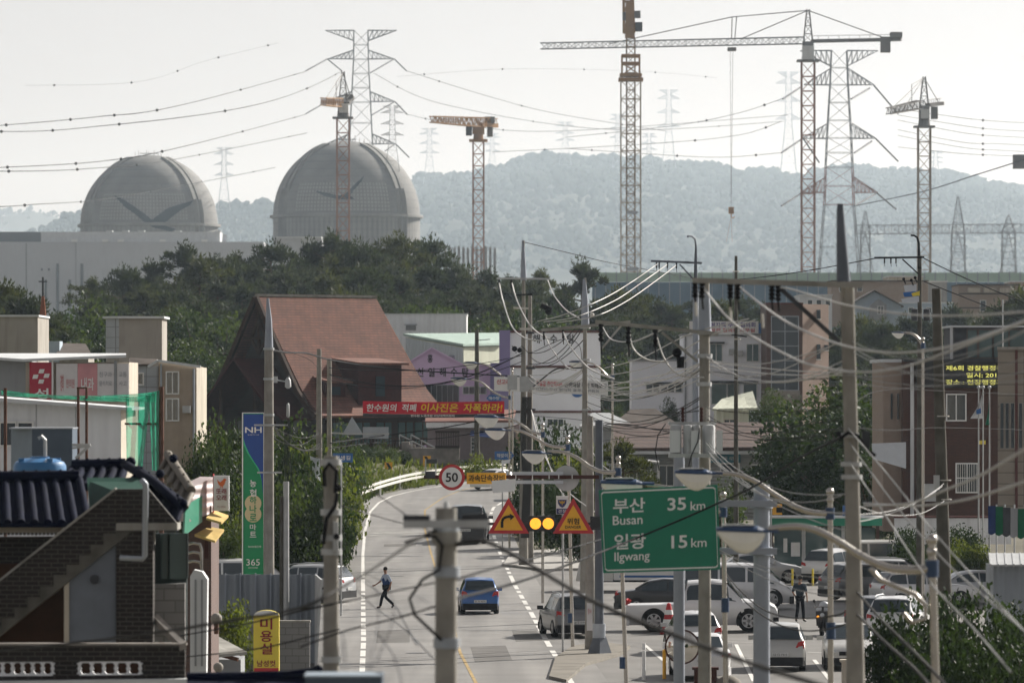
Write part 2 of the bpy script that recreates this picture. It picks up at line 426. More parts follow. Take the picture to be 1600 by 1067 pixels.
# ------------------------------------------------------------------ power plant
def domemat(name, base, zlo, zhi, zr):
    """weathered concrete with rows of pale anchor blocks between two heights and fine vertical joints below"""
    m = mat(name, base, 0.85, var=0.16, scale=0.06, stain=0.25)
    t = m.node_tree; b = t.nodes['Principled BSDF']
    src = b.inputs['Base Color'].links[0].from_socket
    tc = t.nodes.new('ShaderNodeTexCoord'); sp = t.nodes.new('ShaderNodeSeparateXYZ'); t.links.new(tc.outputs['Object'], sp.inputs[0])
    def math_(op, a, c):
        n = t.nodes.new('ShaderNodeMath'); n.operation = op
        for i, q in enumerate((a, c)):
            if q is None: continue
            if isinstance(q, (int, float)): n.inputs[i].default_value = q
            else: t.links.new(q, n.inputs[i])
        return n.outputs[0]
    x, y, z = sp.outputs
    ang = math_('MULTIPLY', math_('ARCTAN2', x, math_('MULTIPLY', y, -1.0)), 30.0)
    gx = math_('GREATER_THAN', math_('FRACT', math_('MULTIPLY', ang, 1/1.5), None), 0.42)
    gz = math_('GREATER_THAN', math_('FRACT', math_('MULTIPLY', z, 1/1.5), None), 0.42)
    inz = math_('MULTIPLY', math_('GREATER_THAN', z, zlo), math_('LESS_THAN', z, zhi))
    ina = math_('LESS_THAN', math_('ABSOLUTE', math_('ADD', ang, 1.0), None), 21.0)
    k = math_('MULTIPLY', math_('MULTIPLY', gx, gz), math_('MULTIPLY', inz, ina))
    low = math_('MULTIPLY', math_('LESS_THAN', z, zr), math_('GREATER_THAN', math_('FRACT', math_('MULTIPLY', ang, 1/2.2), None), 0.5))
    k = math_('ADD', math_('MULTIPLY', k, 0.30), math_('MULTIPLY', low, 0.10))
    pour = math_('LESS_THAN', math_('FRACT', math_('MULTIPLY', z, 1/3.1), None), 0.10)
    mp = t.nodes.new('ShaderNodeMixRGB'); mp.blend_type = 'MULTIPLY'; mp.inputs[2].default_value = (0.72,0.72,0.72,1)
    t.links.new(math_('MULTIPLY', pour, 0.55), mp.inputs[0]); t.links.new(src, mp.inputs[1]); src = mp.outputs[0]
    mx = t.nodes.new('ShaderNodeMixRGB'); mx.inputs[2].default_value = (0.62,0.62,0.6,1)
    t.links.new(k, mx.inputs[0]); t.links.new(src, mx.inputs[1]); t.links.new(mx.outputs[0], b.inputs['Base Color'])
    return m
mk('dome_rib', (0.26,0.258,0.25), 0.85, var=0.18, scale=0.1, stain=0.3)
mk('mural', (0.045,0.055,0.065), 0.8, var=0.15, scale=0.2)
def inside(pt, poly):
    x, y = pt; r = False; n = len(poly)
    for i in range(n):
        x1, y1 = poly[i]; x2, y2 = poly[(i+1) % n]
        if (y1 > y) != (y2 > y) and x < (x2-x1)*(y-y1)/(y2-y1)+x1: r = not r
    return r
def containment(u, d, Rm, vspring, label, bird, seed):
    c = P(u, vspring, d); zb = 14.0; z0 = c.z
    th = thing('containment_dome', label, 'reactor dome', (c.x, c.y, zb), 'containment domes of the power plant')
    prof = [(Rm, 0.0)] + [(Rm, z0-zb-1.0)] + [(Rm*math.cos(a), z0-zb+Rm*1.02*math.sin(a)) for a in [R(3*i) for i in range(0, 31)]]
    prof[-1] = (0.01, prof[-1][1])
    b = MB(); b.lathe(prof, (c.x, c.y, zb), 96)
    b.build('dome_shell', domemat('dome_concrete', (0.235,0.235,0.23), z0-zb+1.5, z0-zb+13.0, z0-zb-0.5), th, smooth=40)
    b = MB()
    b.lathe([(Rm+0.02, -1.1), (Rm+1.3, -0.8), (Rm+1.3, 0.3), (Rm+0.02, 0.5)], (c.x, c.y, z0), 96)
    b.build('ring_gallery', M['dome_rib'], th, smooth=30)
    for az in (-57, 50, 180):                     # three vertical buttresses running up and over
        b = MB(); a0 = R(az); fr = Vector((math.sin(a0), -math.cos(a0), 0)); tg = Vector((math.cos(a0), math.sin(a0), 0))
        path = [(Rm, zb), (Rm, z0)] + [(Rm*math.cos(R(q)), z0+Rm*1.02*math.sin(R(q))) for q in range(4, 76, 4)]
        for off in (-1.6, 1.6):
            for (r1, h1), (r2, h2) in zip(path, path[1:]):
                n1 = Vector((0,0,0.8)) if h1 > z0 else Vector((0,0,0))
                p = Vector((c.x, c.y, 0))+fr*(r1+0.2)+tg*off+Vector((0,0,h1)); q = Vector((c.x, c.y, 0))+fr*(r2+0.2)+tg*off+Vector((0,0,h2))
                b.bar(p, q, 2.0, 1.2)
        for i in range(40):                       # tendon anchor heads along the buttress
            h = zb+6+i*1.6
            if h > z0: break
            for off in (-1.6, 1.6): b.obox(Vector((c.x, c.y, h))+fr*(Rm+0.9)+tg*off, tg*0.35, fr*0.25, (0,0,0.35))
        b.build('buttress', M['dome_rib'], th)
    b = MB(); st = 1.0
    us = [p[0] for p in bird]; vs = [p[1] for p in bird]
    def onto(uu, vv):
        p0 = Vector((0,0,EYE)); dr = (P(uu, vv, d)-p0).normalized(); cc = Vector((c.x, c.y, z0)); RR = Rm*1.008+0.25
        oc = p0-cc; B = oc.dot(dr); q = B*B-(oc.dot(oc)-RR*RR)
        return p0+dr*(-B-math.sqrt(max(q, 0)))
    uu = min(us)
    while uu < max(us):
        vv = min(vs)
        while vv < max(vs):
            if inside((uu+st/2, vv+st/2), bird): b.face([onto(uu, vv+st), onto(uu+st, vv+st), onto(uu+st, vv), onto(uu, vv)])
            vv += st
        uu += st
    b.build('bird_mural', M['mural'], th)
    b = MB(); top = z0+Rm*1.02; rnd = random.Random(seed)
    for k in range(9):
        a = rnd.uniform(-0.3, 0.3); b.cyl(c.x+Rm*math.sin(a)*0.9, c.y-4, top-1.5-8*a*a*3, top+rnd.uniform(0.6, 2.6)-8*a*a*3, 0.12, 0.1, 5)
    b.bar((c.x-4, c.y-2, top+0.6), (c.x+4, c.y-2, top+0.6), 0.3)
    b.build('roof_mast', M['crane_grey'], th)
    return th
def c1(q): return [(a/3.333, 160+b/3.333) for a, b in q]
def c2(q): return [(400+a/2.54, b/2.54) for a, b in q]
containment(233, 2500, 30.2, 352, 'lower grey concrete reactor dome on the left rising behind the long pale plant block',
    c1([(595,486),(640,504),(700,544),(755,582),(792,612),(830,583),(870,553),(930,533),(1005,512),(990,535),(945,560),(905,590),(865,622),(850,640),(915,660),(890,674),(800,652),(755,628),(720,595),(650,545)]), 1)
containment(541.5, 2330, 30.1, 338, 'larger grey concrete reactor dome on the right crossed by a red crane mast',
    c2([(230,756),(280,766),(320,776),(350,774),(385,738),(428,700),(418,722),(388,754),(374,776),(392,792),(330,792),(270,778)]), 2)

mk('plant_wall', (0.50,0.51,0.53), 0.8, var=0.05, scale=0.05, stain=0.15)
mk('plant_dark', (0.16,0.17,0.18), 0.8, var=0.1, scale=0.1)
d = 2250
th = thing('plant_block', 'long pale windowless plant building in front of the left dome', 'plant building', P(180, 560, d))
b = MB(); b.box(X(-120,d), X(412,d), d, d+60, 8, Z(378,d)); b.build('main_block', M['plant_wall'], th)
b = MB(); b.box(X(63,d), X(343,d), d+3, d+55, Z(378,d), Z(362,d))
for uu in (165, 190, 215, 272, 335): b.box(X(uu,d), X(uu+10,d), d+2.4, d+6, Z(362,d), Z(360,d))
b.build('upper_block', M['sheet_white'], th)
b = MB(); b.box(X(-120,d), X(63,d), d+3, d+30, Z(378,d), Z(362,d)); b.build('upper_block', M['plant_dark'], th)
for uu, w_ in ((-30, 4), (40, 6), (118, 3)):
    b = MB(); b.box(X(uu,d), X(uu+w_/3,d), d-0.3, d, 12, Z(380,d)); b.build('expansion_joint', M['grey_wall'], th)
for (uu, v0, v1, w_) in ((88,412,495,4),(126,412,450,4),(107,437,500,4),(70,437,500,3)):
    b = MB(); b.box(X(uu,d), X(uu+w_,d), d-0.5, d, Z(v1,d), Z(v0,d))
    for k in range(int((v1-v0)/4)): b.box(X(uu-0.4,d), X(uu+w_+0.4,d), d-0.8, d, Z(v0+4*k+1,d), Z(v0+4*k,d))
    b.build('louvre', M['plant_dark'], th)
for uu in (64, 75):
    b = MB(); b.box(X(uu,d), X(uu+3,d), d-0.4, d, Z(423,d), Z(419,d)); b.build('vent', M['plant_dark'], th)
for uu in (112, 160, 184, 250, 315):
    b = MB(); b.box(X(uu,d), X(uu+9,d), d-1.2, d, Z(378,d), Z(374.5,d)); b.build('canopy', M['white'], th)
b = MB()
for k in range(12): b.box(X(694+k*7,1640), X(694+k*7+4,1640), 1640, 1643, 8, Z(385+(k%3),1640))
tag(b.build('scaffold_screen', M['grey_wall']), 'grey striped scaffold screen behind the pines at the foot of the orange crane', 'scaffold')
d = 1450
th = thing('turbine_hall', 'low pale building with an ochre stripe behind the trees beside the crane', 'plant building', P(390, 400, d))
b = MB(); b.box(X(330,d), X(420,d), d+400, d+430, 10, Z(372,d+400)); b.build('wall', M['plant_wall'], th)
b = MB(); b.box(X(330,d), X(420,d), d+399, d+431, Z(372,d+400), Z(370,d+400)); b.build('roof', M['sheet_white'], th)

# ------------------------------------------------------------------ lattice work
def lattice(b, p0, p1, w0, w1=None, bay=None, r=0.16, leg=None, h0=None, h1=None, up=None):
    """four legged truss from p0 to p1, square (or w x h) section, crossed bracing"""
    p0, p1 = Vector(p0), Vector(p1); d = p1-p0; L = d.length; d /= L
    w1 = w0 if w1 is None else w1; h0 = w0 if h0 is None else h0; h1 = w1 if h1 is None else h1
    if abs(d.z) > 0.9: a, c = Vector((1,0,0)), Vector((0,1,0))
    else: a = d.cross(Vector((0,0,1))).normalized(); c = a.cross(d)
    leg = leg or r*1.7
    if bay is None: bay = (w0+w1)/2
    n = max(2, int(round(L/bay)))
    def ring(i):
        t = i/n; w_ = (w0+(w1-w0)*t)/2; h_ = (h0+(h1-h0)*t)/2; q = p0+d*(L*t)
        return [q-a*w_-c*h_, q+a*w_-c*h_, q+a*w_+c*h_, q-a*w_+c*h_]
    rs = [ring(i) for i in range(n+1)]
    for k in range(4): b.bar(rs[0][k], rs[-1][k], leg)
    for i in range(n):
        for k in range(4):
            k2 = (k+1) % 4
            b.bar(rs[i][k], rs[i+1][k2] if i % 2 == 0 else rs[i+1][k], r) if False else None
            if i % 2 == 0: b.bar(rs[i][k], rs[i+1][k2], r)
            else: b.bar(rs[i][k2], rs[i+1][k], r)
            b.bar(rs[i][k], rs[i][k2], r)
    return b
def line(b, p, q, r): b.tube([p, q], r, 4); return b

def crane_head(th, b_cab, col): b_cab.build('cab', M['sheet_white'], th)
# crane with a jib pointing towards the viewer, tan
def crane_tan():
    d = 1600; s = FPX/d; u = 747.5
    th = thing('tower_crane', 'orange flat topped tower crane with a thick lattice jib rising above the pines', 'tower crane', P(u, 540, d))
    zt = Z(222, d); x = X(u, d)
    lattice(MB(), (x, d, 14), (x, d, zt), 3.0, bay=3.4, r=0.2, leg=0.42).build('mast', M['crane_red'], th)
    b = MB(); b.box(x-2.6, x+2.6, d-2.4, d+2.4, zt, zt+0.7); b.cyl(x, d, zt+0.7, zt+2.2, 1.5, 1.3, 12); b.box(x-1.7, x+1.7, d-1.7, d+1.7, zt+2.2, zt+4.3); b.build('slewing_unit', M['crane_orange'], th)
    z1 = zt+4.3
    lattice(MB(), (x+1, d+1, z1+1.2), (X(676,d), d-22, z1+1.0), 2.2, 1.2, bay=1.3, r=0.16, leg=0.34, h0=2.6, h1=1.6).build('jib', M['crane_orange'], th)
    b = MB(); b.bar((x+0.5, d, z1+0.6), (X(775,d), d+8, z1+0.6), 1.6, 1.1); lattice(b, (x+0.5,d,z1+1.8), (X(774,d), d+8, z1+1.8), 1.6, bay=1.2, r=0.1); b.build('counter_jib', M['crane_orange'], th)
    b = MB(); b.box(X(761,d), X(770,d), d+4, d+7, z1-2.6, z1+0.1); b.box(X(757,d), X(773,d), d+4, d+7.5, z1+1.2, z1+3.0); b.build('counterweight', M['crane_grey'], th)
    b = MB(); b.box(X(728,d), X(737.5,d), d-2.5, d-0.4, z1-2.6, z1+0.0); b.build('cab', M['dark_grey'], th)
crane_tan()
def crane_hammer(u, d, vt, label, foot, jib, cj, apexv, masth, wd, jibcol, mastcol, topcol, cabu, weight, jh=(2.0,1.4), strut=None, mastz=14):
    """hammerhead crane. jib / cj are end points (u, v, distance)"""
    th = thing('tower_crane', label, 'tower crane', (X(u,d), d, mastz)); x = X(u, d); zt = Z(masth, d)
    lattice(MB(), (x, d, mastz), (x, d, zt), wd, bay=wd*1.15, r=wd*0.055, leg=wd*0.12).build('mast', M[mastcol], th)
    b = MB(); b.box(x-wd*0.85, x+wd*0.85, d-wd*0.85, d+wd*0.85, zt, zt+0.5); b.cyl(x, d, zt+0.5, zt+2.2, wd*0.5, wd*0.45, 14)
    zj = Z(vt, d); b.box(x-wd*0.42, x+wd*0.42, d-wd*0.42, d+wd*0.42, zt+2.2, zj); b.build('slewing_unit', M[topcol], th)
    za = Z(apexv, d)
    lattice(MB(), (x, d, zj), (x, d, za), wd*0.7, wd*0.2, bay=2.2, r=0.13, leg=0.26).build('apex_tower', M[topcol], th)
    j = P(*jib); lattice(MB(), (x-wd*0.3, d, zj+0.4), j, jh[0], jh[1]*0.8, bay=1.9, r=0.13, leg=0.26, h0=jh[0], h1=jh[1]).build('jib', M[jibcol], th)
    c = P(*cj); b = MB(); b.bar((x+wd*0.3, d, zj+0.2), c, 1.6, 0.9); line(b, (x+wd*0.3,d,zj+1.6), c+Vector((0,0,1.3)), 0.07)
    dv = (c-Vector((x,d,zj)))
    for k in range(1, 9): line(b, Vector((x,d,zj))+dv*k/9, Vector((x,d,zj+1.4))+dv*k/9, 0.06)
    b.build('counter_jib', M[topcol], th)
    (wu0, wu1, wv0, wv1) = weight; yw = d+dv.y*0.8
    b = MB(); b.box(X(wu0,d), X(wu1,d), yw-1.4, yw+1.4, Z(wv1,d), Z(wv0,d)); b.build('counterweight', M['crane_grey'], th)
    b = MB(); b.box(X(cabu[0],d), X(cabu[1],d), d-wd*0.42-2, d-wd*0.2, Z(cabu[3],d), Z(cabu[2],d)); b.build('cab', M['sheet_white'] if cabu[4] else M['dark_grey'], th)
    ap = Vector((x, d, za-0.3)); b = MB()
    jb = Vector((x, d, zj+1.4)); jd = j-jb
    if strut:
        sp = P(*strut); line(b, ap, sp, 0.13); line(b, sp, jb+jd*0.74, 0.13); line(b, sp, jb+jd*((strut[0]-u)/(jib[0]-u)), 0.12); line(b, sp+Vector((1.2,0,0)), jb+jd*((strut[0]+5-u)/(jib[0]-u)), 0.12)
        line(b, ap, jb+jd*0.25, 0.13)
    else:
        line(b, ap, jb+jd*0.92+Vector((0,0,0.3)), 0.12); line(b, ap, jb+jd*0.5+Vector((0,0,0.3)), 0.12); line(b, jb+jd*0.35+Vector((0,0,5)), jb+jd*0.35, 0.1); line(b, ap, jb+jd*0.35+Vector((0,0,5)), 0.1)
    line(b, ap, Vector((x,d,zj))+dv*0.82+Vector((0,0,0.5)), 0.13)
    b.build('pendant_lines', M['crane_grey'], th)
    return th
crane_hammer(536, 1600, 163, 'red masted tower crane standing in front of the right dome', 360, (505,159,1570), (550,153,1606), 112, 186, 3.4, 'crane_orange', 'crane_red', 'crane_grey', (530,545,163,177,1), (538,551,147,158), (2.4,2.0))
t3 = crane_hammer(1262.5, 1500, 66, 'tall tower crane with a very long horizontal jib and a hook hanging over the hill', 420, (845,72.5,1517), (1408,62,1494), 15, 97, 3.4, 'lattice', 'crane_red', 'crane_grey', (1253,1271,73,94,1), (1374,1389,60,84), (1.8,1.6), strut=(1144,27,1505))
b = MB(); b.box(X(1389,1500), X(1407,1500), 1493, 1497, Z(62,1500), Z(53,1500)); b.build('winch', M['crane_grey'], t3)
b = MB(); b.box(X(1137,1505), X(1150,1505), 1503, 1507, Z(80,1505), Z(75,1505))
b.build('trolley', M['crane_grey'], t3)
b = MB()
for du in (-2, 2): line(b, P(1143+du, 80, 1505), P(1142.5, 325, 1505), 0.05)
b.build('hoist_rope', M['crane_grey'], t3)
b = MB(); q = P(1142.5, 329, 1505); b.box(q.x-0.7, q.x+0.7, q.y-0.5, q.y+0.5, q.z-0.9, q.z+0.9); b.tube([q+Vector((0,0,-0.9)), q+Vector((0,0,-1.6)), q+Vector((0.5,0,-2.1)), q+Vector((0.9,0,-1.6))], 0.16, 6)
for k in (-5, 4): line(b, q+Vector((0,0,-1.6)), P(1140+k, 378, 1505), 0.05)
b.build('hook_block', M['crane_orange'], t3)
crane_hammer(1444, 1450, 166, 'grey tower crane with a short looking jib at the far right beyond the pylon', 425, (1388,174,1425), (1471,162,1456), 120, 200, 3.1, 'crane_grey', 'crane_tan', 'crane_grey', (1438,1450,172,186,1), (1457,1467,166,185), (2.0,1.5))
# broad double mast crane whose jib leaves the frame
d = 1300; x = X(985.5, d)
th = thing('tower_crane', 'broad pale double lattice tower crane whose orange head leaves the top of the picture', 'tower crane', (x, d, 16))
zc = Z(128, d)
lattice(MB(), (x, d, 16), (x, d, zc), 4.5, bay=4.0, r=0.15, leg=0.24).build('outer_mast', M['crane_pale'], th)
lattice(MB(), (x, d, 16), (x, d, Z(60,d)), 1.9, bay=2.0, r=0.13, leg=0.3).build('inner_mast', M['crane_tan'], th)
b = MB()
for vv, k in ((125,1.0),(118,0.9),(100,0.72),(88,0.72)): b.box(x-2.8*k, x+2.8*k, d-2.8*k, d+2.8*k, Z(vv,d)-0.35, Z(vv,d)+0.35)
for sx in (-1, 1):
    for sy in (-1, 1): b.bar((x+sx*2.0, d+sy*2.0, Z(127,d)), (x+sx*2.0, d+sy*2.0, Z(86,d)), 0.35)
    b.bar((x+sx*2.0, d-2.1, Z(118,d)), (x-sx*2.0, d-2.1, Z(100,d)), 0.25)
b.build('climbing_cage', M['crane_orange'], th)
b = MB(); b.box(x-1.3, x+0.9, d-1.5, d+1.5, Z(60,d), Z(44,d)); lattice(b, (x-0.4, d, Z(52,d)), (x-0.8, d, Z(-60,d)), 2.3, 1.8, bay=1.8, r=0.25, leg=0.6); b.box(x-1.2, x+0.3, d-1.3, d-1.1, Z(44,d), Z(4,d)); b.build('tower_head', M['crane_orange'], th)
b = MB(); b.box(x+1.0, x+2.6, d-2.4, d+0.2, Z(50,d), Z(36,d)); b.build('cab', M['dark_grey'], th)
b = MB(); b.box(x+0.8, x+2.2, d-1.6, d+0.2, Z(29,d), Z(18,d)); b.box(x-1.9, x-1.2, d-1.6, d+0.2, Z(33,d), Z(20,d)); b.build('winch', M['crane_grey'], th)
for vv in (333, 421):
    b = MB(); b.box(x-0.9, x+1.6, d-2.5, d-2.32, Z(vv+2.5,d), Z(vv-2.5,d)); b.build('mast_sign', M['steel'], th)
d = 1450
th = thing('tower_crane', 'dark crane counter jib entering the picture at the right edge above the hill', 'tower crane', (X(1640,d), d, 14)); x = X(1655, d)
lattice(MB(), (x, d, 14), (x, d, Z(262,d)), 3.2, bay=3.6, r=0.18, leg=0.36).build('mast', M['crane_red'], th)
b = MB(); b.box(X(1592,d), X(1660,d), d-1, d+1, Z(258,d), Z(248,d)); b.build('counter_jib', M['crane_grey'], th)
b = MB(); b.box(X(1583,d), X(1601,d), d-1.5, d+1.5, Z(264,d), Z(242,d)); b.build('counterweight', M['crane_grey'], th)

# ------------------------------------------------------------------ pylons
def insul(b, p, q, r=0.33):
    p, q = Vector(p), Vector(q); n = 9
    for k in range(n+1):
        pass
    b.tube([p, q], r, 6)
def pylon(u, d, label, arms, top, body, base, mats, strings, r=0.15):
    """arms: (v of lower chord, v of upper chord root, half reach px); body: [(v, half width px)...] down to the ground"""
    th = thing('transmission_pylon', label, 'pylon', (X(u,d), d, base)); s = FPX/d; x = X(u, d)
    for (v0, h0), (v1, h1), m in zip(body, body[1:], mats):
        z1 = Z(v1, d) if v1 is not None else base
        lattice(MB(), (x, d, z1), (x, d, Z(v0,d)), 2*h1/s, 2*h0/s, bay=(h0+h1)/s*1.0, r=r, leg=r*2).build('tower_body', M[m], th)
    def hw(v):
        return interp([(a if a is not None else 9e9, c) for a, c in body], v)/s
    for (v, vr, reach, m) in arms:
        for sg in (-1, 1):
            b = MB(); z, zr = Z(v, d), Z(vr, d); w_ = hw(v)
            tip = Vector((x+sg*reach/s, d, z)) if v >= vr else Vector((x+sg*reach/s, d, z))
            for sy in (-1, 1):
                a0 = Vector((x+sg*w_, d+sy*w_, z)); a1 = Vector((x+sg*w_, d+sy*w_, zr))
                b.bar(a0, tip, r*1.6); b.bar(a1, tip, r*1.6); n = 6
                for k in range(1, n):
                    p0 = a0.lerp(tip, k/n); p1 = a1.lerp(tip, k/n); p2 = a1.lerp(tip, (k-1)/n)
                    b.bar(p0, p1, r); b.bar(p0, p2, r)
            b.build('cross_arm', M[m], th)
    for (au, av, bu, bv, dd) in strings:
        b = MB(); insul(b, P(au, av, d), P(bu, bv, d+dd), 0.30); b.build('insulator_string', M['dark_grey'], th)
    return th
pylon(564, 2600, 'tall grey pylon standing between the two domes behind the right one', [(48,64,56,'lattice'),(92.5,79,52,'lattice'),(159,144,53,'lattice'),(225,210,54,'lattice')], 48,
      [(48,11),(93,11.5),(160,15),(225,18),(None,30)], 12, ['lattice']*4,
      [(511.5,92.5,478,111,-20),(511.5,92.5,534,111,20),(616,92.5,579,114,-20),(616,92.5,635,111,20),(511,159,478,178,-20),(617,159,581,180,-20),(617,159,636,179,20),(618,225,602,236,-20),(618,225,639,246,20)], 0.2)
pylon(1311, 2000, 'large pylon with splayed legs and red lower arms beside the tall crane', [(79.6,104,61,'lattice'),(133,108,55,'lattice'),(216.6,194,58,'lattice'),(301,278,60,'lattice_red')], 79,
      [(79.6,12),(133,14),(216,19),(262,21),(320,23),(None,44)], 14, ['lattice','lattice','lattice','lattice_red','lattice'],
      [(1365.6,134,1403,178,25),(1359,138,1330,155,-25),(1368.5,217,1403,252,25),(1362,221,1335,239,-25),(1370.6,302,1400,327,25),(1368,303,1335,322,-25),(1252,136,1223,155,-25),(1252,218,1221,239,-25),(1256,218,1280,254,25),(1252,302,1221,322,-25)], 0.17)
def small_pylon(u, v0, v1, d, hw, label, arms=(0.12,0.3,0.48), reach=2.6, m='lattice', r=0.17):
    body = [(v0, hw*0.45), (v0+(v1-v0)*0.55, hw*0.7), (v1+6, hw*1.6)]
    A = [(v0+1, v0+(v1-v0)*0.06, hw*reach*0.8, m)] + [(v0+(v1-v0)*a, v0+(v1-v0)*(a-0.05), hw*reach, m) for a in arms]
    return pylon(u, d, label, A, v0, body, Z(v1+6, d), [m, m], [], d*0.000032)
for a in ((350,230,322,9700,6,'small pylon on the low headland between the two domes'),
          (613,165,262,2000,7,'hazy pylon just right of the tall pylon behind the big dome'),
          (671,200,282,11700,6,'faint pylon at the left foot of the wooded hill'),
          (769,208,268,11800,5,'faint pylon on the hill just right of the orange crane'),
          (883,190,252,11800,6,'faint pylon on the hill crest left of the broad crane mast'),
          (965,178,256,11800,5,'faint pylon on the crest half hidden by the broad crane mast'),
          (1014,208,262,11820,5,'shortest faint pylon on the crest right of the broad crane mast'),
          (1045,140,262,11700,7,'tall slim pylon on the hill crest between the two tallest cranes'),
          (1232,112,268,10600,8,'hazy pylon standing left of the tall crane mast'),
          (1462,235,275,11800,5,'faint pylon top behind the grey right hand crane')):
    small_pylon(*a)
d = 1900
th = thing('substation_gantry', 'long lattice gantry beam of the substation under the hill', 'gantry', P(1470, 420, d))
lattice(MB(), P(1337,359,d), P(1640,357,d), 2.9, bay=2.4, r=0.12, leg=0.24).build('beam', M['lattice'], th)
for uu, vt_, hw_ in ((1497,307,14),(1576,336,14),(1352,330,10)):
    b = MB(); lattice(b, (X(uu,d), d, 14), (X(uu,d), d, Z(362,d)), 2*hw_*d/FPX, hw_*1.4*d/FPX, bay=2.2, r=0.12, leg=0.26); lattice(b, (X(uu,d), d, Z(362,d)), (X(uu,d), d, Z(vt_,d)), hw_*1.4*d/FPX, 0.4, bay=1.5, r=0.1, leg=0.2)
    for sg in (-1, 1): b.bar((X(uu,d), d, Z(362,d)), (X(uu+sg*42,d), d+2, 18), 0.25)
    b.build('tower', M['lattice'], th)

# high voltage lines with their marker balls
def hv(pts, label, group, r=0.085, balls=0, m='cable_grey', n=40, rb=0.36):
    """smooth curve through (u, v, d) points"""
    b = MB(); Q = [P(*p) for p in pts]; out = []
    for i in range(len(Q)-1):
        p0, p1, p2, p3 = Q[max(i-1,0)], Q[i], Q[i+1], Q[min(i+2,len(Q)-1)]
        k = max(4, n//(len(Q)-1))
        for j in range(k):
            t = j/k; out.append(0.5*((2*p1)+(p2-p0)*t+(2*p0-5*p1+4*p2-p3)*t*t+(3*p1-p0-3*p2+p3)*t*t*t))
    out.append(Q[-1]); b.tube(out, [r*max(1, q.y/1700) for q in out], 5)
    for k in range(balls): b.ball(out[int((k+0.5)/balls*len(out))], rb, 6)
    o = b.build('transmission_line', M[m]); return tag(o, label, 'power line', group)
g = 'high voltage lines running from the pylon between the domes to the left edge'
hv([(-20,198,1200),(150,183,1300),(294,162,1380),(478,112,2570)], 'topmost transmission line sagging from the pylon between the domes to the left edge', g, balls=6)
hv([(-20,206,1200),(130,200,1300),(417,160,1420),(534,112,2630)], 'second transmission line from the top running close under the topmost one at left', g, balls=6)
hv([(-20,263,1200),(160,252,1300),(300,226,1390),(478,179,2570)], 'third transmission line from the top passing over the lower dome', g, balls=6)
hv([(-20,268,1200),(135,264,1300),(280,248,2020),(480,208,2600)], 'fourth transmission line from the top grazing the crown of the lower dome', g, balls=5)
hv([(-20,323,1200),(50,320,1250),(200,306,2020),(430,262,2600)], 'lowest transmission line passing behind the lower dome at left', g, balls=5)
g = 'high voltage lines crossing the sky above the hill'
for pts, lab in (([(635,111,2630),(760,150,2800),(870,178,3000),(1040,205,3300)], 'transmission line falling from the tall pylon towards the hill crest'),
                 ([(636,179,2630),(720,195,2800),(880,205,3000),(1232,180,3400)], 'transmission line running level over the hill crest behind the broad crane'),
                 ([(584,115,2570),(700,165,2800),(960,203,3100),(1225,190,3400)], 'transmission line passing just above the orange crane'),
                 ([(1221,155,1980),(1150,178,2150),(1050,197,2400),(883,215,2900)], 'transmission line from the big pylon sagging left over the hill'),
                 ([(1221,239,1980),(1120,246,2150),(1000,240,2300),(883,232,2800)], 'lowest transmission line from the big pylon to the left'),
                 ([(1221,190,1980),(1150,212,2150),(1000,226,2200),(769,238,2900)], 'middle transmission line from the big pylon to the left'),
                 ([(40,134,2300),(217,128,2400),(323,95,2500),(437,67,2600)], 'faint line of marker balls high in the sky left of the tall pylon'),
                 ([(620,120,2600),(800,108,2800),(1000,112,3000),(1120,122,3200)], 'faint line of marker balls in the sky between the tall cranes')):
    hv(pts, lab, g, 0.075 if 'faint' not in lab else 0.03, 3 if 'faint' not in lab else 5, rb=0.5)
for k, (a, b_, c_) in enumerate(((172,184,193),(182,196,206),(190,207,216),(205,222,228),(214,230,238),(232,240,246))):
    hv([(1403,a-2,2020),(1500,b_,1500),(1560,c_-3,1600),(1640,c_+1,1700)], ['topmost','second','third','fourth','fifth','lowest'][k]+' of the six transmission lines fanning right from the big pylon to the edge', g, 0.07, 1)
hv([(1335,322,1980),(1440,300,1700),(1530,272,1500),(1625,242,1300)], 'dark transmission line climbing right across the hill to the crane at the edge', g, 0.16)

# construction fence in front of the plant site
d = 1120
th = thing('site_fence', 'long blue steel site fence topped by pale green netting below the hill', 'fence', P(1250, 480, d))
mk('blue_panel', (0.13,0.20,0.27), 0.6, var=0.08, scale=0.3); mk('green_net', (0.42,0.55,0.46), 0.8, var=0.06, scale=0.3)
b = MB(); b.box(X(925,d), X(1760,d), d, d+0.15, 18, Z(441,d)); b.build('panels', M['blue_panel'], th)
b = MB(); b.box(X(925,d), X(1760,d), d+0.05, d+0.12, Z(440.6,d), Z(426,d)); b.build('netting', M['green_net'], th)
post = None
for k in range(50):
    if post is None:
        b = MB(); b.box(X(930,d)-0.08, X(930,d)+0.08, d-0.15, d-0.01, 18, Z(424,d)); post = b.build('post', M['steel_pole'], th)
    else:
        c = post.copy(); COL.objects.link(c); c.parent = th; c.location.x += k*X(816.6,d)
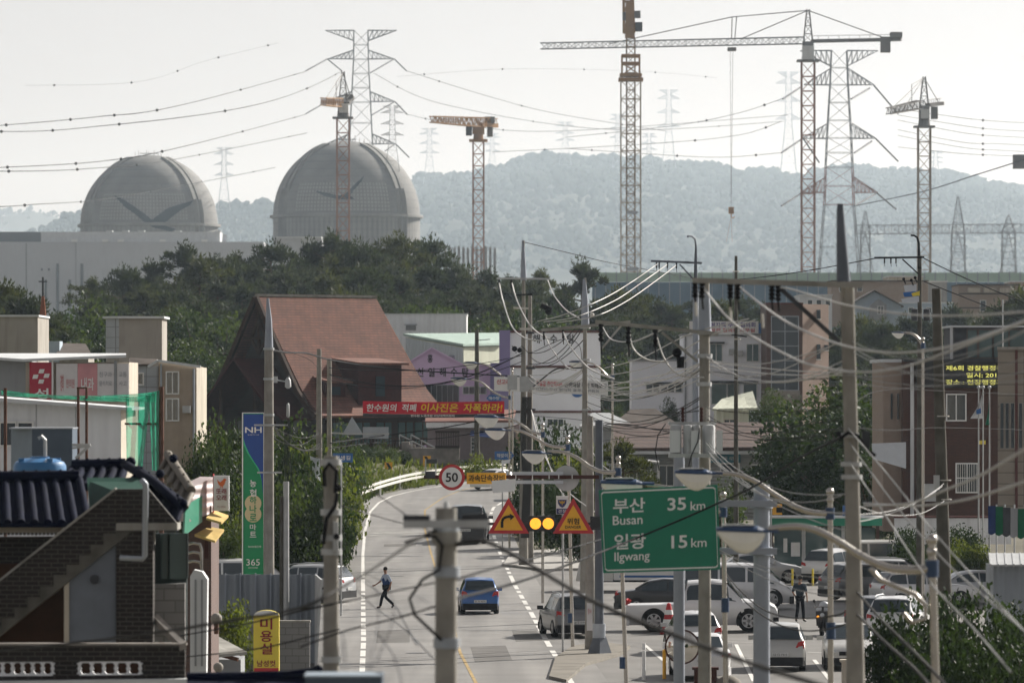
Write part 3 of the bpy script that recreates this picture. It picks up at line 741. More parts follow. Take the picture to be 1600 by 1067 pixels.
# ------------------------------------------------------------------ trees
def leaf_clump(b, c, r, n, size, rnd, flat=0.75, needle=False):
    for _ in range(n):
        while True:
            q = Vector((rnd.uniform(-1,1), rnd.uniform(-1,1), rnd.uniform(-1,1)))
            if 0.15 < q.length <= 1: break
        p = c + Vector((q.x*r, q.y*r, q.z*r*flat))
        if needle:
            dr = (q + Vector((0,0,0.9)) + Vector((rnd.gauss(0,.4), rnd.gauss(0,.4), rnd.gauss(0,.3)))).normalized()
            sd_ = dr.cross(Vector((rnd.gauss(0,1), rnd.gauss(0,1), rnd.gauss(0,1))))
            if sd_.length < 1e-3: continue
            sd_.normalize(); L = size*rnd.uniform(0.7,1.4); W = size*0.22
            b.face([p - sd_*W, p + sd_*W, p + dr*L])
        else:
            nr = Vector((rnd.gauss(0,1), rnd.gauss(0,1), rnd.gauss(0.5,1))).normalized()
            a = nr.cross(Vector((rnd.gauss(0,1), rnd.gauss(0,1), rnd.gauss(0,1))))
            if a.length < 1e-3: continue
            a.normalize(); e = nr.cross(a); s_ = size*rnd.uniform(0.6,1.3)
            b.face([p - a*s_*0.5, p + e*s_*0.33, p + a*s_*0.55, p - e*s_*0.33])
def pine_tree(seed, H=12.0, W=4.2, clumps=34, per=62, size=0.62, bare=0.3, label='', group=None, name='pine_tree'):
    rnd = random.Random(seed)
    th = thing(name, label, 'pine tree', (0,0,0), group)
    tb = MB(); pts = []; x = y = 0
    for i in range(9):
        pts.append(Vector((x, y, H*0.95*i/8))); x += rnd.gauss(0, 0.16); y += rnd.gauss(0, 0.16)
    tb.tube(pts, [0.26*(1-0.85*i/8)*H/12 for i in range(9)], 7)
    cb = MB()
    for k in range(clumps):
        f = bare + (1-bare)*((k+0.5)/clumps)**0.85
        i = min(7, int(f*8)); base = pts[i].lerp(pts[i+1], f*8-i)
        env = W*(math.sin(math.pi*min(1, 0.18+0.86*(f-bare)/(1-bare)))**0.7)*rnd.uniform(0.45, 1.05)
        a = k*2.4 + rnd.uniform(-0.5, 0.5)
        end = base + Vector((math.cos(a)*env, math.sin(a)*env, env*rnd.uniform(0.05, 0.42)))
        mid = base.lerp(end, 0.5) + Vector((0,0,-0.08*env))
        tb.tube([base, mid, end], [0.09, 0.06, 0.03], 5, False)
        for q in range(rnd.choice((1,2,2,3))):
            c = end + Vector((rnd.gauss(0, 0.6), rnd.gauss(0, 0.6), rnd.gauss(0.1, 0.3)))*(W/4)
            leaf_clump(cb, c, rnd.uniform(0.45, 0.9)*W/4, per//2+int(per*rnd.random()*0.5), size, rnd, 0.5, True)
        if rnd.random() < 0.6: leaf_clump(cb, mid+Vector((0,0,0.25)), 0.5*W/4, per//3, size, rnd, 0.5, True)
    leaf_clump(cb, pts[-1]+Vector((0,0,0.3)), 0.8*W/4, per//2, size, rnd, 1.1, True)
    tb.build('trunk', M['bark'], th, smooth=50); cb.build('crown', (pine, pine_grey, pine_olive, pine, pine_grey)[seed % 5], th)
    return th
def round_tree(seed, H=6.0, W=3.0, clumps=40, per=60, size=0.3, low=0.15, label='', cat='tree', group=None, m=None, name='broadleaf_tree', lump=0.36):
    rnd = random.Random(seed)
    th = thing(name, label, cat, (0,0,0), group)
    tb = MB(); tb.tube([(0,0,0),(rnd.gauss(0,.1),rnd.gauss(0,.1),H*0.35),(rnd.gauss(0,.2),rnd.gauss(0,.2),H*0.75)], [0.05*H**0.8, 0.035*H**0.8, 0.012*H**0.8], 7)
    cb = MB(); zc = H*(0.5+low/2); hz_ = H*(1-low)/2
    for k in range(clumps):
        q = Vector((rnd.gauss(0,1), rnd.gauss(0,1), rnd.gauss(0,1))).normalized()*rnd.random()**0.33
        q *= (1-lump*0.55) * (1 + 0.35*mn.noise(q*1.7+Vector((seed*3.1,0,0))))
        c = Vector((q.x*W, q.y*W, zc+q.z*hz_))
        if k % 3 == 0: tb.tube([(0,0,H*0.3), Vector((c.x*0.5,c.y*0.5,(c.z+H*0.3)/2)), c], [0.02*H**0.8, 0.014*H**0.8, 0.006*H**0.8], 5, False)
        leaf_clump(cb, c, W*lump*rnd.uniform(0.7, 1.25), per, size, rnd, 0.8)
    tb.build('trunk', M['bark'], th, smooth=50); cb.build('crown', m or broad, th)
    return th
def put(proto, loc, k=1.0, rz=0.0, label=None, first=[None], sz=None):
    o = proto if not proto.get('_used') else clone(proto)
    proto['_used'] = True
    if o is not proto and '_used' in o: del o['_used']
    o.location = loc; o.scale = (k, k, (sz or k)); o.rotation_euler = (0, 0, rz)
    if label: o['label'] = label
    return o
PG = 'pines of the wood in front of the power plant'
pl = 'dark green pine standing in the dense wood below the domes'
pines = [pine_tree(11+i, 12.0, 4.0+0.5*(i % 3), 28, 130, 0.38, 0.18+0.05*(i % 3), pl, PG) for i in range(5)]
rnd = random.Random(5)
# crest of the wood read from the photograph: top row of each stretch
CREST = [(-20,440),(30,455),(75,486),(105,480),(130,440),(165,412),(200,398),(235,404),(275,392),(310,388),(350,384),(390,394),(430,382),(470,376),(510,374),(545,364),(600,368),(640,378),(690,386),(715,402),(745,408),(790,420),(830,414),(865,432)]
def gz(y): return ground_z(y)
n = 0
def pine_at(u, vtop, d, jit=0.0, kx=1.0, label=None, proto=None):
    global n
    zt = Z(vtop, d); zb = gz(d)-0.2; H = max(5.0, zt-zb); k = H/12.6
    o = put(proto or pines[n % 5], (X(u,d), d, zb), min(k, 1.5)*kx, rnd.uniform(0, 6.28), label, sz=k); n += 1
    return o
for row, (dd, dv, step) in enumerate(((790, 0, 46), (745, 22, 46), (700, 50, 52), (665, 82, 52), (640, 114, 56))):
    u = 95+row*9 if row else 92
    while u < 868:
        v = interp(CREST, u)+dv+rnd.uniform(-16, 14)
        if row < 4 or u < 800: pine_at(u, v, dd+rnd.uniform(-14, 14))
        u += step*rnd.uniform(0.75, 1.25)
# the darker clump at the left edge, the single pine, and the ones to the right
for u, v, d_ in ((-14,470,520),(8,437,540),(34,452,530)): pine_at(u, v, d_, label='very dark pine in the clump at the left edge of the picture', proto=None)
pine_at(903, 398, 720, kx=0.9, label='open crowned pine standing alone right of the wood under the broad crane')
PR = 'mid green pine in the hazier grove on the right behind the wires'
for u, v, d_ in ((872,452,700),(935,466,690),(965,446,720),(998,452,730),(1030,462,720),(1062,474,715),(1095,452,740),(1128,468,720),(1160,460,735),(1195,470,720),(985,492,660),(1040,505,660),(1100,500,665),(1150,512,660),(925,510,655),(1185,498,690)):
    pine_at(u, v, d_, label=PR)
for u, v, d_ in ((1315,500,610),(1345,490,620),(1380,497,600),(1415,485,640),(1450,492,640),(1490,470,680),(1530,500,640),(1330,530,580),(1370,540,575),(1410,545,570),(1300,520,600)):
    pine_at(u, v, d_, label='bushy pine among the houses on the right behind the lamp post')
for u, v, d_ in ((1585,446,600),(1560,470,600),(1610,455,590),(1535,490,590)): pine_at(u, v, d_, label='dark pine beside the tan apartment block at the right edge')
bl = [round_tree(41+i, 9.0, 3.6, 46, 110, 0.30, 0.1, 'olive green broadleaf tree at the foot of the pine wood', 'tree', 'broadleaf trees in front of the pines', (broad, broad_dark, broad)[i]) for i in range(3)]
k = 0
for u, v, d_ in ((95,500,560),(118,478,570),(150,470,600),(290,470,600),(320,478,590),(345,500,585),(300,520,575),(335,545,565),(360,560,560),(270,540,570),(375,585,560),(345,600,555),(700,470,620),(740,480,615),(770,500,610),(655,465,625),(845,470,620),(880,500,610),(110,520,540),(640,480,620),(980,560,600),(1000,590,590),(950,600,590),(965,640,585)):
    zt = Z(v, d_); zb = gz(d_)-0.3; H = max(3.5, zt-zb)
    put(bl[k % 3], (X(u,d_), d_, zb), min(1.3, H/8.7), rnd.uniform(0,6.28), sz=H/8.7); k += 1
# ------------------------------------------------------------------ road, car park, embankment
def road_d(v):
    """distance of the road surface seen at photo row v"""
    lo, hi = 60.0, 640.0
    for _ in range(50):
        m_ = (lo+hi)/2
        if EYE-(v-VH)*m_/FPX > itp(ROADZ, m_): lo = m_
        else: hi = m_
    return lo
def RP(u, v, dz=0.0):
    d = road_d(v); q = P(u, v, d); q.z = itp(ROADZ, d)+dz
    return q
UL = [(745,860),(748,800),(752,742),(757,705),(762,672),(768,640),(775,612),(785,592),(800,578),(830,570),(866,567),(900,567),(1000,568),(1067,565),(1200,560)]
UR = [(745,1000),(760,930),(773,840),(778,806),(785,784),(793,771),(805,766),(835,771),(866,782),(915,805),(961,832),(1003,855),(1053,885),(1200,970)]
UC = [(745,930),(752,800),(760,745),(767,717),(778,691),(797,664),(828,664),(866,674),(960,704),(1019,719),(1067,744),(1200,800)]
m = mk('asphalt', (0.185,0.177,0.166), 0.6, var=0.16, scale=0.35, bump=0.12, bscale=14, detail=8, spec=0.5)
t_ = m.node_tree; tcn = t_.nodes.new('ShaderNodeTexCoord'); mp_ = t_.nodes.new('ShaderNodeMapping'); mp_.inputs['Scale'].default_value = (0.9, 0.03, 1)
n_ = t_.nodes.new('ShaderNodeTexNoise'); n_.inputs['Scale'].default_value = 1.0; n_.inputs['Detail'].default_value = 5
t_.links.new(tcn.outputs['Object'], mp_.inputs[0]); t_.links.new(mp_.outputs[0], n_.inputs['Vector'])
cr_ = t_.nodes.new('ShaderNodeMapRange'); cr_.inputs[1].default_value = 0.3; cr_.inputs[2].default_value = 0.7; cr_.inputs[3].default_value = 0.74; cr_.inputs[4].default_value = 1.18
t_.links.new(n_.outputs['Fac'], cr_.inputs[0]); mx_ = t_.nodes.new('ShaderNodeMixRGB'); mx_.blend_type = 'MULTIPLY'; mx_.inputs[0].default_value = 1
pb = t_.nodes['Principled BSDF']; src_ = pb.inputs['Base Color'].links[0].from_socket
t_.links.new(src_, mx_.inputs[1]); t_.links.new(cr_.outputs[0], mx_.inputs[2]); t_.links.new(mx_.outputs[0], pb.inputs['Base Color'])
mk('asphalt_lot', (0.15,0.143,0.133), 0.66, var=0.2, scale=0.25, bump=0.12, bscale=14, detail=8, spec=0.4)
mk('road_white', (0.62,0.61,0.58), 0.6, var=0.16, scale=2.5)
mk('road_yellow', (0.36,0.26,0.12), 0.6, var=0.35, scale=2.5)
mk('kerb', (0.36,0.35,0.33), 0.8, var=0.15, scale=1.0, bump=0.1)
vs_ = [745+2.2*i for i in range(25)] + [800+6*i for i in range(60)]
b = MB()
rows = []
for v in vs_:
    l = RP(interp(UL, v), v); r = RP(interp(UR, v), v); e = (r-l); e.z = 0; e.normalize()
    rows.append((l-Vector((1.3,0,0)), r+Vector((1.2,0,0))))
for (a, c), (e, f) in zip(rows, rows[1:]): b.face([e, f, c, a])
rd = b.build('road', M['asphalt'], origin=(0,0,0)); rd['kind'] = 'structure'
def strip(tab, w, m, v0, v1, name, dash=None, dz=0.008):
    b = MB(); pts = []; v = v0
    while v <= v1: pts.append(RP(interp(tab, v), v, dz)); v += 1.2 if v < 800 else 3.0
    acc = 0
    for p, q in zip(pts, pts[1:]):
        L = (q-p).length; mid = acc+L/2; acc += L
        if dash and (mid % (dash[0]+dash[1])) > dash[0]: continue
        b.face([p-Vector((w/2,0,0)), q-Vector((w/2,0,0)), q+Vector((w/2,0,0)), p+Vector((w/2,0,0))])
    o = b.build(name, M[m], origin=(0,0,0)); o['kind'] = 'structure'; return o
strip(UL, 0.17, 'road_white', 746, 905, 'edge_line')
strip(UL, 0.19, 'road_white', 905, 1110, 'edge_line', (4.2, 1.6))
strip(UC, 0.11, 'road_yellow', 748, 1110, 'centre_line')
strip(UR, 0.2, 'road_white', 770, 1110, 'dashed_edge_line', (4.5, 2.2))
mk('road_faded', (0.27,0.265,0.25), 0.65, var=0.3, scale=1.5)
def band(u0, v0, u1, v1, wv, m, name='road_marking'):
    b = MB(); b.face([RP(u0, v0+wv/2, .009), RP(u1, v1+wv/2, .009), RP(u1, v1-wv/2, .009), RP(u0, v0-wv/2, .009)])
    o = b.build(name, M[m], origin=(0,0,0)); o['kind'] = 'structure'
band(569, 833, 662, 831, 3.2, 'road_faded', 'hump_marking'); band(569, 836.5, 662, 835, 1.6, 'road_faded', 'hump_marking')
band(569, 878, 666, 876, 1.3, 'road_faded'); band(570, 903, 640, 901, 1.0, 'road_faded')
for k, (ua, ub) in enumerate(((612,650),(612,650))): band(ua-k*6, 787+k*7, ub-k*9, 786+k*7, 0.8, 'road_faded')
band(568, 938, 640, 936, 0.9, 'road_faded')
mk('asphalt_patch', (0.135,0.13,0.123), 0.75, var=0.2, scale=1.0, bump=0.1, bscale=14)
for q in (((735,1010),(790,1008),(800,1030),(742,1034)),((590,985),(640,984),(640,1003),(588,1004)),((700,900),(742,899),(745,907),(702,908)),((600,850),(650,849),(650,853),(600,854)),((800,985),(838,984),(848,1000),(806,1002)),((690,815),(730,815),(731,818),(690,818))):
    b = MB(); b.face([RP(u, v, .004) for u, v in reversed(q)]); o = b.build('asphalt_patch', M['asphalt_patch'], origin=(0,0,0)); o['kind'] = 'structure'
for u, v in ((650,1020),(760,940),(620,900)):
    q = RP(u, v, .006); b = MB(); b.face([(q.x+0.38*math.cos(a*.4189), q.y+0.38*math.sin(a*.4189), q.z) for a in range(15)]); o = b.build('manhole_cover', M['dark_grey'], origin=(0,0,0)); o['kind'] = 'structure'
# car park on the right, verge and pavement on the left
b = MB(); pts = []
for v in [862, 880, 900, 940, 1000, 1060, 1160]: pts.append((interp(UR, v), v))
for (u, v), (u2, v2) in zip(pts, pts[1:]):
    a, c = RP(u, v, -0.012)+Vector((1.0,0,0)), RP(u2, v2, -0.012)+Vector((1.0,0,0))
    b.face([c, Vector((32, c.y, -0.012)), Vector((32, a.y, -0.012)), a])
o = b.build('car_park', M['asphalt_lot'], origin=(0,0,0)); o['kind'] = 'structure'
b = MB(); b.face([(-30,150,-0.014), (-3,150,-0.014), (-5.4,275,-0.014), (-30,275,-0.014)])
o = b.build('forecourt', M['asphalt_lot'], origin=(0,0,0)); o['kind'] = 'structure'
for (u0, v0, u1, v1) in ((1150,1006,1178,1064),(1272,1030,1300,1066),(1130,1028,1180,1028),(1262,1018,1300,1020),(1006,1006,1040,1034),(1000,962,1050,966),(1130,1002,1190,1003),(925,905,940,915)):
    b = MB(); a, c = RP(u0, v0, 0.0), RP(u1, v1, 0.0); dr = (c-a).normalized(); sd2 = Vector((dr.y, -dr.x, 0))*0.07
    b.face([a-sd2, a+sd2, c+sd2, c-sd2]); o = b.build('bay_line', M['road_white'], origin=(0,0,0)); o['kind'] = 'structure'
# dusty kerbed island under the sign mast and the utility poles
mk('dust', (0.20,0.185,0.16), 0.9, var=0.2, scale=0.8)
b = MB(); il = [RP(u, v) for u, v in ((858,1060),(868,1030),(895,1012),(940,1006),(985,1012),(968,1024),(915,1040),(885,1066))]
b.xy([(q.x, q.y) for q in il], -0.01, 0.10); o = b.build('traffic_island', M['dust'], origin=(0,0,0)); o['kind'] = 'structure'
b = MB(); il = [RP(u, v) for u, v in ((786,884),(800,862),(880,856),(935,872),(930,890),(850,892))]
b.xy([(q.x, q.y) for q in il], -0.01, 0.12); o = b.build('pavement', M['kerb'], origin=(0,0,0)); o['kind'] = 'structure'
# embankment left of and beyond the bend
mk('bank_soil', (0.10,0.10,0.055), 0.95, var=0.35, scale=0.3, bump=0.3)
def left_edge(d):
    for i in range(len(vs_)-1):
        if road_d(vs_[i+1]) <= d <= road_d(vs_[i]) or i == len(vs_)-2:
            return RP(interp(UL, vs_[i]), vs_[i]).x
    return 0
b = MB(); ds = [232+9*i for i in range(24)]
offs = [1.5, 3, 5, 8, 12, 18, 30, 60]
def bank_z(off, d): return itp(ROADZ, d)-0.03 + (3.8-itp(ROADZ, d))*sm(1.8, 13, off)*sm(262, 300, d)
for d in ds:
    e = left_edge(d)
    for q in offs: b.v.append((e-q, d, bank_z(q, d)+0.15*fn(e-q, d, 0.2, 1)))
for j in range(len(ds)-1):
    for i in range(len(offs)-1):
        n0 = len(offs); b.f.append((j*n0+i, (j+1)*n0+i, (j+1)*n0+i+1, j*n0+i+1)); b.m.append(0)
o = b.build('embankment', M['bank_soil'], smooth=60, origin=(0,0,0)); o['kind'] = 'structure'

def grass(name, label, n, fpos, size, m, seed):
    r_ = random.Random(seed); b = MB()
    for _ in range(n):
        q = fpos(r_)
        for k in range(4):
            a = r_.uniform(0, 6.28); h = size*r_.uniform(0.5, 1.3); dx = Vector((math.cos(a), math.sin(a), 0))*h*0.14
            tip = q+Vector((r_.gauss(0,.3)*h, r_.gauss(0,.3)*h, h)); b.face([q-dx, q+dx, tip])
    return tag(b.build(name, m, origin=(0,0,0)), label, 'grass', kind='stuff')
def gp(r_):
    d = r_.uniform(266, 436); off = 1.3+abs(r_.gauss(0, 1.7 if d < 395 else 6)); e = left_edge(d)
    return Vector((e-off, d, bank_z(off, d)))
grass('roadside_grass', 'rough green grass on the verge along the outside of the bend', 7500, gp, 0.5, broad_lime, 8)

# guard rail round the outside of the bend
GR_ = [(528,790,366),(548,775.5,381),(576,762,395),(626,747,411),(668,739,421),(714,733,430),(771,728,439),(815,726,446)]
def sm_path(tab, k=6):
    Q = [P(*q) for q in tab]; out = []
    for i in range(len(Q)-1):
        p0, p1, p2, p3 = Q[max(i-1,0)], Q[i], Q[i+1], Q[min(i+2,len(Q)-1)]
        for j in range(k):
            t = j/k; out.append(0.5*((2*p1)+(p2-p0)*t+(2*p0-5*p1+4*p2-p3)*t*t+(3*p1-p0-3*p2+p3)*t*t*t))
    out.append(Q[-1]); return out
gpth = sm_path(GR_, 5)
th = thing('guard_rail', 'pale steel guard rail curving round the outside of the bend', 'guard rail', (gpth[0].x, gpth[0].y, itp(ROADZ, gpth[0].y)))
mk('rail_white', (0.66,0.65,0.60), 0.45, var=0.08, scale=1.5)
for dz in (0.10, -0.19):
    b = MB()
    for p, q in zip(gpth, gpth[1:]): b.bar(p+Vector((0,0,dz)), q+Vector((0,0,dz)), 0.07, 0.17)
    b.build('rail', M['rail_white'], th)
for i in range(0, len(gpth), 3):
    q = gpth[i]; b = MB(); b.cyl(q.x-0.05, q.y+0.12, itp(ROADZ, q.y)-0.3, q.z+0.28, 0.07, n=8); b.build('post', M['rail_white'], th)

# ------------------------------------------------------------------ building helpers
def window(par, x0, x1, z0, z1, y, nx=2, nz=1, fm='white', gm='glass', fw=0.07, bars=0, name='window'):
    b = MB().box(x0, x1, y-0.02, y+0.05, z0, z1)
    g = b.build(name, M[gm], par)
    b = MB(); y0, y1 = y-0.07, y-0.021
    b.box(x0-fw, x1+fw, y0, y1, z0-fw, z0); b.box(x0-fw, x1+fw, y0, y1, z1, z1+fw)
    b.box(x0-fw, x0, y0, y1, z0, z1); b.box(x1, x1+fw, y0, y1, z0, z1)
    for i in range(1, nx): xx = x0+(x1-x0)*i/nx; b.box(xx-fw*0.4, xx+fw*0.4, y0+0.01, y1, z0, z1)
    for i in range(1, nz): zz = z0+(z1-z0)*i/nz; b.box(x0, x1, y0+0.005, y1, zz-fw*0.4, zz+fw*0.4)
    for i in range(bars): xx = x0+(x1-x0)*(i+0.5)/bars; b.box(xx-0.012, xx+0.012, y0-0.03, y0-0.01, z0, z1)
    b.build('frame', M[fm], g)
    return g
def pwin(par, u0, u1, v0, v1, d, **k): return window(par, X(u0,d), X(u1,d), Z(v1,d), Z(v0,d), d, **k)
def part(b, name, m, par, **k): return b.build(name, M[m] if isinstance(m, str) else m, par, **k)
def pbox(u0, u1, v0, v1, d, dep): return MB().box(X(u0,d), X(u1,d), d, d+dep, Z(v1,d), Z(v0,d))
def corr(name, col, pitch, rough=0.55, var=0.06, axis=0, stain=0.15, depth=0.5):
    """ribbed sheet metal"""
    m = mat(name, col, rough, var=var, scale=0.6, stain=stain); t = m.node_tree; b = t.nodes['Principled BSDF']
    tc = t.nodes.new('ShaderNodeTexCoord'); sp = t.nodes.new('ShaderNodeSeparateXYZ'); t.links.new(tc.outputs['Object'], sp.inputs[0])
    ad = t.nodes.new('ShaderNodeMath'); ad.operation = 'ADD'
    if axis == 2: t.links.new(sp.outputs[2], ad.inputs[0]); ad.inputs[1].default_value = 0
    else: t.links.new(sp.outputs[0], ad.inputs[0]); t.links.new(sp.outputs[1], ad.inputs[1])
    mu = t.nodes.new('ShaderNodeMath'); mu.operation = 'MULTIPLY'; mu.inputs[1].default_value = 6.2832/pitch; t.links.new(ad.outputs[0], mu.inputs[0])
    si = t.nodes.new('ShaderNodeMath'); si.operation = 'SINE'; t.links.new(mu.outputs[0], si.inputs[0])
    po = t.nodes.new('ShaderNodeMath'); po.operation = 'MULTIPLY'; po.inputs[1].default_value = depth; t.links.new(si.outputs[0], po.inputs[0])
    bp = t.nodes.new('ShaderNodeBump'); bp.inputs['Strength'].default_value = 0.8; bp.inputs['Distance'].default_value = pitch*0.25
    t.links.new(po.outputs[0], bp.inputs['Height']); t.links.new(bp.outputs[0], b.inputs['Normal'])
    M[name] = m; return m
corr('siding_white', (0.82,0.84,0.86), 0.5, depth=0.22); corr('siding_cream', (0.56,0.58,0.47), 0.4); corr('siding_blue', (0.50,0.55,0.58), 0.4)
corr('roof_green', (0.42,0.54,0.48), 0.35); corr('clap_grey', (0.36,0.37,0.37), 0.22, axis=2); corr('fence_sheet', (0.27,0.30,0.33), 0.35, stain=0.35)
M['shingle'] = tiled('shingle', (0.185,0.07,0.043), (0.135,0.052,0.034), (0.065,0.03,0.022), 0.5, 0.22, 0.025, 0.9, 0.6, 'xz', var=0.34)
M['shingle_brown'] = tiled('shingle_brown', (0.10,0.062,0.051), (0.08,0.05,0.043), (0.045,0.03,0.027), 0.45, 0.2, 0.02, 0.9, 0.5, var=0.12)
M['brick_red'] = tiled('brick_red', (0.10,0.047,0.033), (0.08,0.039,0.029), (0.045,0.03,0.026), 0.22, 0.075, 0.006, 0.85, 0.3, var=0.12)
M['brick_brown'] = tiled('brick_brown', (0.12,0.07,0.055), (0.10,0.06,0.05), (0.07,0.05,0.045), 0.25, 0.08, 0.006, 0.85, 0.3)
M['brick_pale'] = tiled('brick_pale', (0.34,0.24,0.19), (0.30,0.215,0.175), (0.25,0.2,0.17), 0.25, 0.08, 0.006, 0.85, 0.3)
M['tile_pale'] = tiled('tile_pale', (0.40,0.43,0.46), (0.37,0.40,0.44), (0.20,0.21,0.22), 0.55, 0.55, 0.02, 0.4, 0.3, offset=0.0)
M['tile_beige'] = tiled('tile_beige', (0.30,0.26,0.21), (0.28,0.245,0.2), (0.10,0.085,0.07), 3.2, 0.48, 0.018, 0.7, 0.3, offset=0.0)
M['planks_dark'] = tiled('planks_dark', (0.024,0.014,0.011), (0.018,0.011,0.009), (0.006,0.004,0.004), 4.0, 0.2, 0.02, 0.85, 0.6)
mk('lilac', (0.78,0.58,0.80), 0.75, var=0.05, scale=0.6); mk('purple', (0.27,0.23,0.42), 0.75, var=0.05, scale=0.6)
mk('band_brown', (0.13,0.06,0.055), 0.7); mk('slate', (0.10,0.085,0.075), 0.85, var=0.2, scale=1.0)
mk('tile_roof_pink', (0.20,0.105,0.085), 0.8, var=0.12, scale=1.0); mk('mauve', (0.30,0.25,0.25), 0.8, var=0.08)
mk('stone', (0.24,0.22,0.20), 0.9, var=0.3, scale=1.5, bump=0.4)

# ---- A-frame restaurant, seen corner on
def aframe():
    d = 474; s = FPX/d
    th = thing('chalet_restaurant', 'steep A-frame timber restaurant with a sweeping red shingle roof and dark gable', 'restaurant')
    Lr, zt = 11.4, 12.6                           # ridge length, ridge height above its terrace
    prof = [(0,zt),(1.8,zt-2.75),(3.5,zt-5.3),(5.2,zt-7.75),(6.4,zt-9.0),(7.7,zt-9.9)]
    for sg in (-1, 1):
        b = MB()
        for (a, z0), (c, z1) in zip(prof, prof[1:]):
            n = Vector((0, sg*(z0-z1), (c-a))).normalized()*0.22
            e0 = -1.2 + 0.05*a; e1 = -1.2+0.05*c
            p = [Vector((e0, sg*a, z0)), Vector((e1, sg*c, z1)), Vector((Lr+0.5+0.22*c, sg*c, z1)), Vector((Lr+0.5+0.22*a, sg*a, z0))]
            b.prism(p, n)
        part(b, 'roof_slope', 'shingle', th)
        b = MB()
        for (a, z0), (c, z1) in zip(prof, prof[1:]): b.bar((-1.35, sg*(a+0.05), z0+0.05), (-1.35, sg*(c+0.05), z1+0.05), 0.3, 0.42)
        part(b, 'barge_board', 'wood_dark', th)
    part(MB().bar((-1.3,0,zt+0.28), (Lr+0.6,0,zt+0.28), 0.4, 0.2), 'ridge_cap', 'concrete', th)
    b = MB(); b.prism([Vector((0.0, y, z)) for y, z in [(q[0]*0.97, q[1]-0.25) for q in prof]+[(-q[0]*0.97, q[1]-0.25) for q in reversed(prof[1:])]], (0.2, 0, 0)); part(b, 'gable_wall', 'planks_dark', th)
    b = MB(); b.prism([Vector((Lr-0.3, y, z)) for y, z in [(q[0]*0.97, q[1]-0.25) for q in prof]+[(-q[0]*0.97, q[1]-0.25) for q in reversed(prof[1:])]], (0.2, 0, 0)); part(b, 'gable_wall', 'planks_dark', th)
    b = MB(); b.box(0, Lr, -6.6, 6.6, 0, zt-9.2); part(b, 'lower_wall', 'planks_dark', th)
    b = MB()                                        # timber truss in the gable peak
    for y0, z0, y1, z1 in ((-1.9,zt-3.3,1.9,zt-3.3),(0,zt-0.6,0,zt-4.6),(-1.0,zt-3.3,0,zt-4.6),(1.0,zt-3.3,0,zt-4.6),(-1.0,zt-3.3,0,zt-1.8),(1.0,zt-3.3,0,zt-1.8)): b.bar((-1.0,y0,z0), (-1.0,y1,z1), 0.2)
    part(b, 'gable_truss', 'wood_dark', th)
    # porch with its own lower gable roof
    pp = [(0,zt-5.1),(2.6,zt-7.6),(4.4,zt-9.1),(6.2,zt-10.1)]
    for sg in (-1, 1):
        b = MB()
        for (a, z0), (c, z1) in zip(pp, pp[1:]):
            n = Vector((0, sg*(z0-z1), (c-a))).normalized()*0.18
            b.prism([Vector((-3.8, sg*a, z0)), Vector((-3.8, sg*c, z1)), Vector((-0.02, sg*c, z1)), Vector((-0.02, sg*a, z0))], n)
        part(b, 'porch_roof', 'shaded_red' if 'shaded_red' in M else mk('shaded_red', (0.05,0.014,0.013), 0.8, var=0.2), th)  # porch shingles and dormer fronts hold their shade in this dark red
    for y in (-4.6, -2.2, 2.2, 4.6): part(MB().bar((-3.3,y,-0.2), (-3.3,y,zt-9.1 if abs(y) > 3 else zt-7.5), 0.24), 'porch_post', 'wood_dark', th)
    for y in (-3.2, 0.2, 3.2):
        b = MB().box(-0.06, -0.01, y-0.7, y+0.7, 0.5, 2.4); g = part(b, 'window', 'glass', th)
        b = MB()
        for q in (-0.75, 0, 0.75): b.box(-0.1, -0.062, y+q-0.05, y+q+0.05, 0.45, 2.45)
        part(b, 'frame', 'wood_dark', g)
    # dormers on the sunny slope (y < 0 faces the road)
    def dormer(x0, x1, z0, z1, yo, yi, rz):
        b = MB(); b.prism([Vector((x0, -yo, z0)), Vector((x0, -yo, z1)), Vector((x0, -yi, z1+rz*0.8)), Vector((x0, -yi, z0))], (x1-x0, 0, 0)); w_ = part(b, 'dormer', 'shaded_red' if 'shaded_red' in M else mk('shaded_red', (0.05,0.014,0.013), 0.8, var=0.2), th)  # dormer front, its shade put into the colour
        b = MB(); b.prism([Vector((x0-0.3, -yo-0.6, z1-0.12)), Vector((x0-0.3, -yi, z1+rz)), Vector((x0-0.3, -yi, z1+rz+0.15)), Vector((x0-0.3, -yo-0.6, z1+0.05))], (x1-x0+0.6, 0, 0)); part(b, 'dormer_roof', 'shingle', w_)
        b = MB().box((x0+x1)/2-0.5, (x0+x1)/2+0.5, -yo-0.05, -yo+0.01, z0+(z1-z0)*0.35, z0+(z1-z0)*0.75); part(b, 'dormer_window', 'glass', w_)
    dormer(4.2, 9.0, zt-9.6, zt-5.4, 6.6, 3.2, 0.35)
    dormer(1.2, 3.4, zt-8.6, zt-6.9, 5.9, 4.3, 0.35)
    for x in (2.2, 4.6, 7.0, 9.4, 11.3):
        b = MB().box(x-0.8, x+0.8, -6.68, -6.6, 0.5, 2.3); g = part(b, 'window', 'glass_green', th)
        part(MB().box(x-0.9, x+0.9, -6.76, -6.69, 2.3, 2.42).box(x-0.9, x+0.9, -6.76, -6.69, 0.38, 0.5).box(x-0.05, x+0.05, -6.74, -6.69, 0.5, 2.3), 'frame', 'wood_dark', g)
    b = MB(); b.box(-5.5, Lr+4, -9.5, 8.5, -5.0, -0.02); part(b, 'terrace', 'stone', th)
    b = MB()                                        # terrace railing
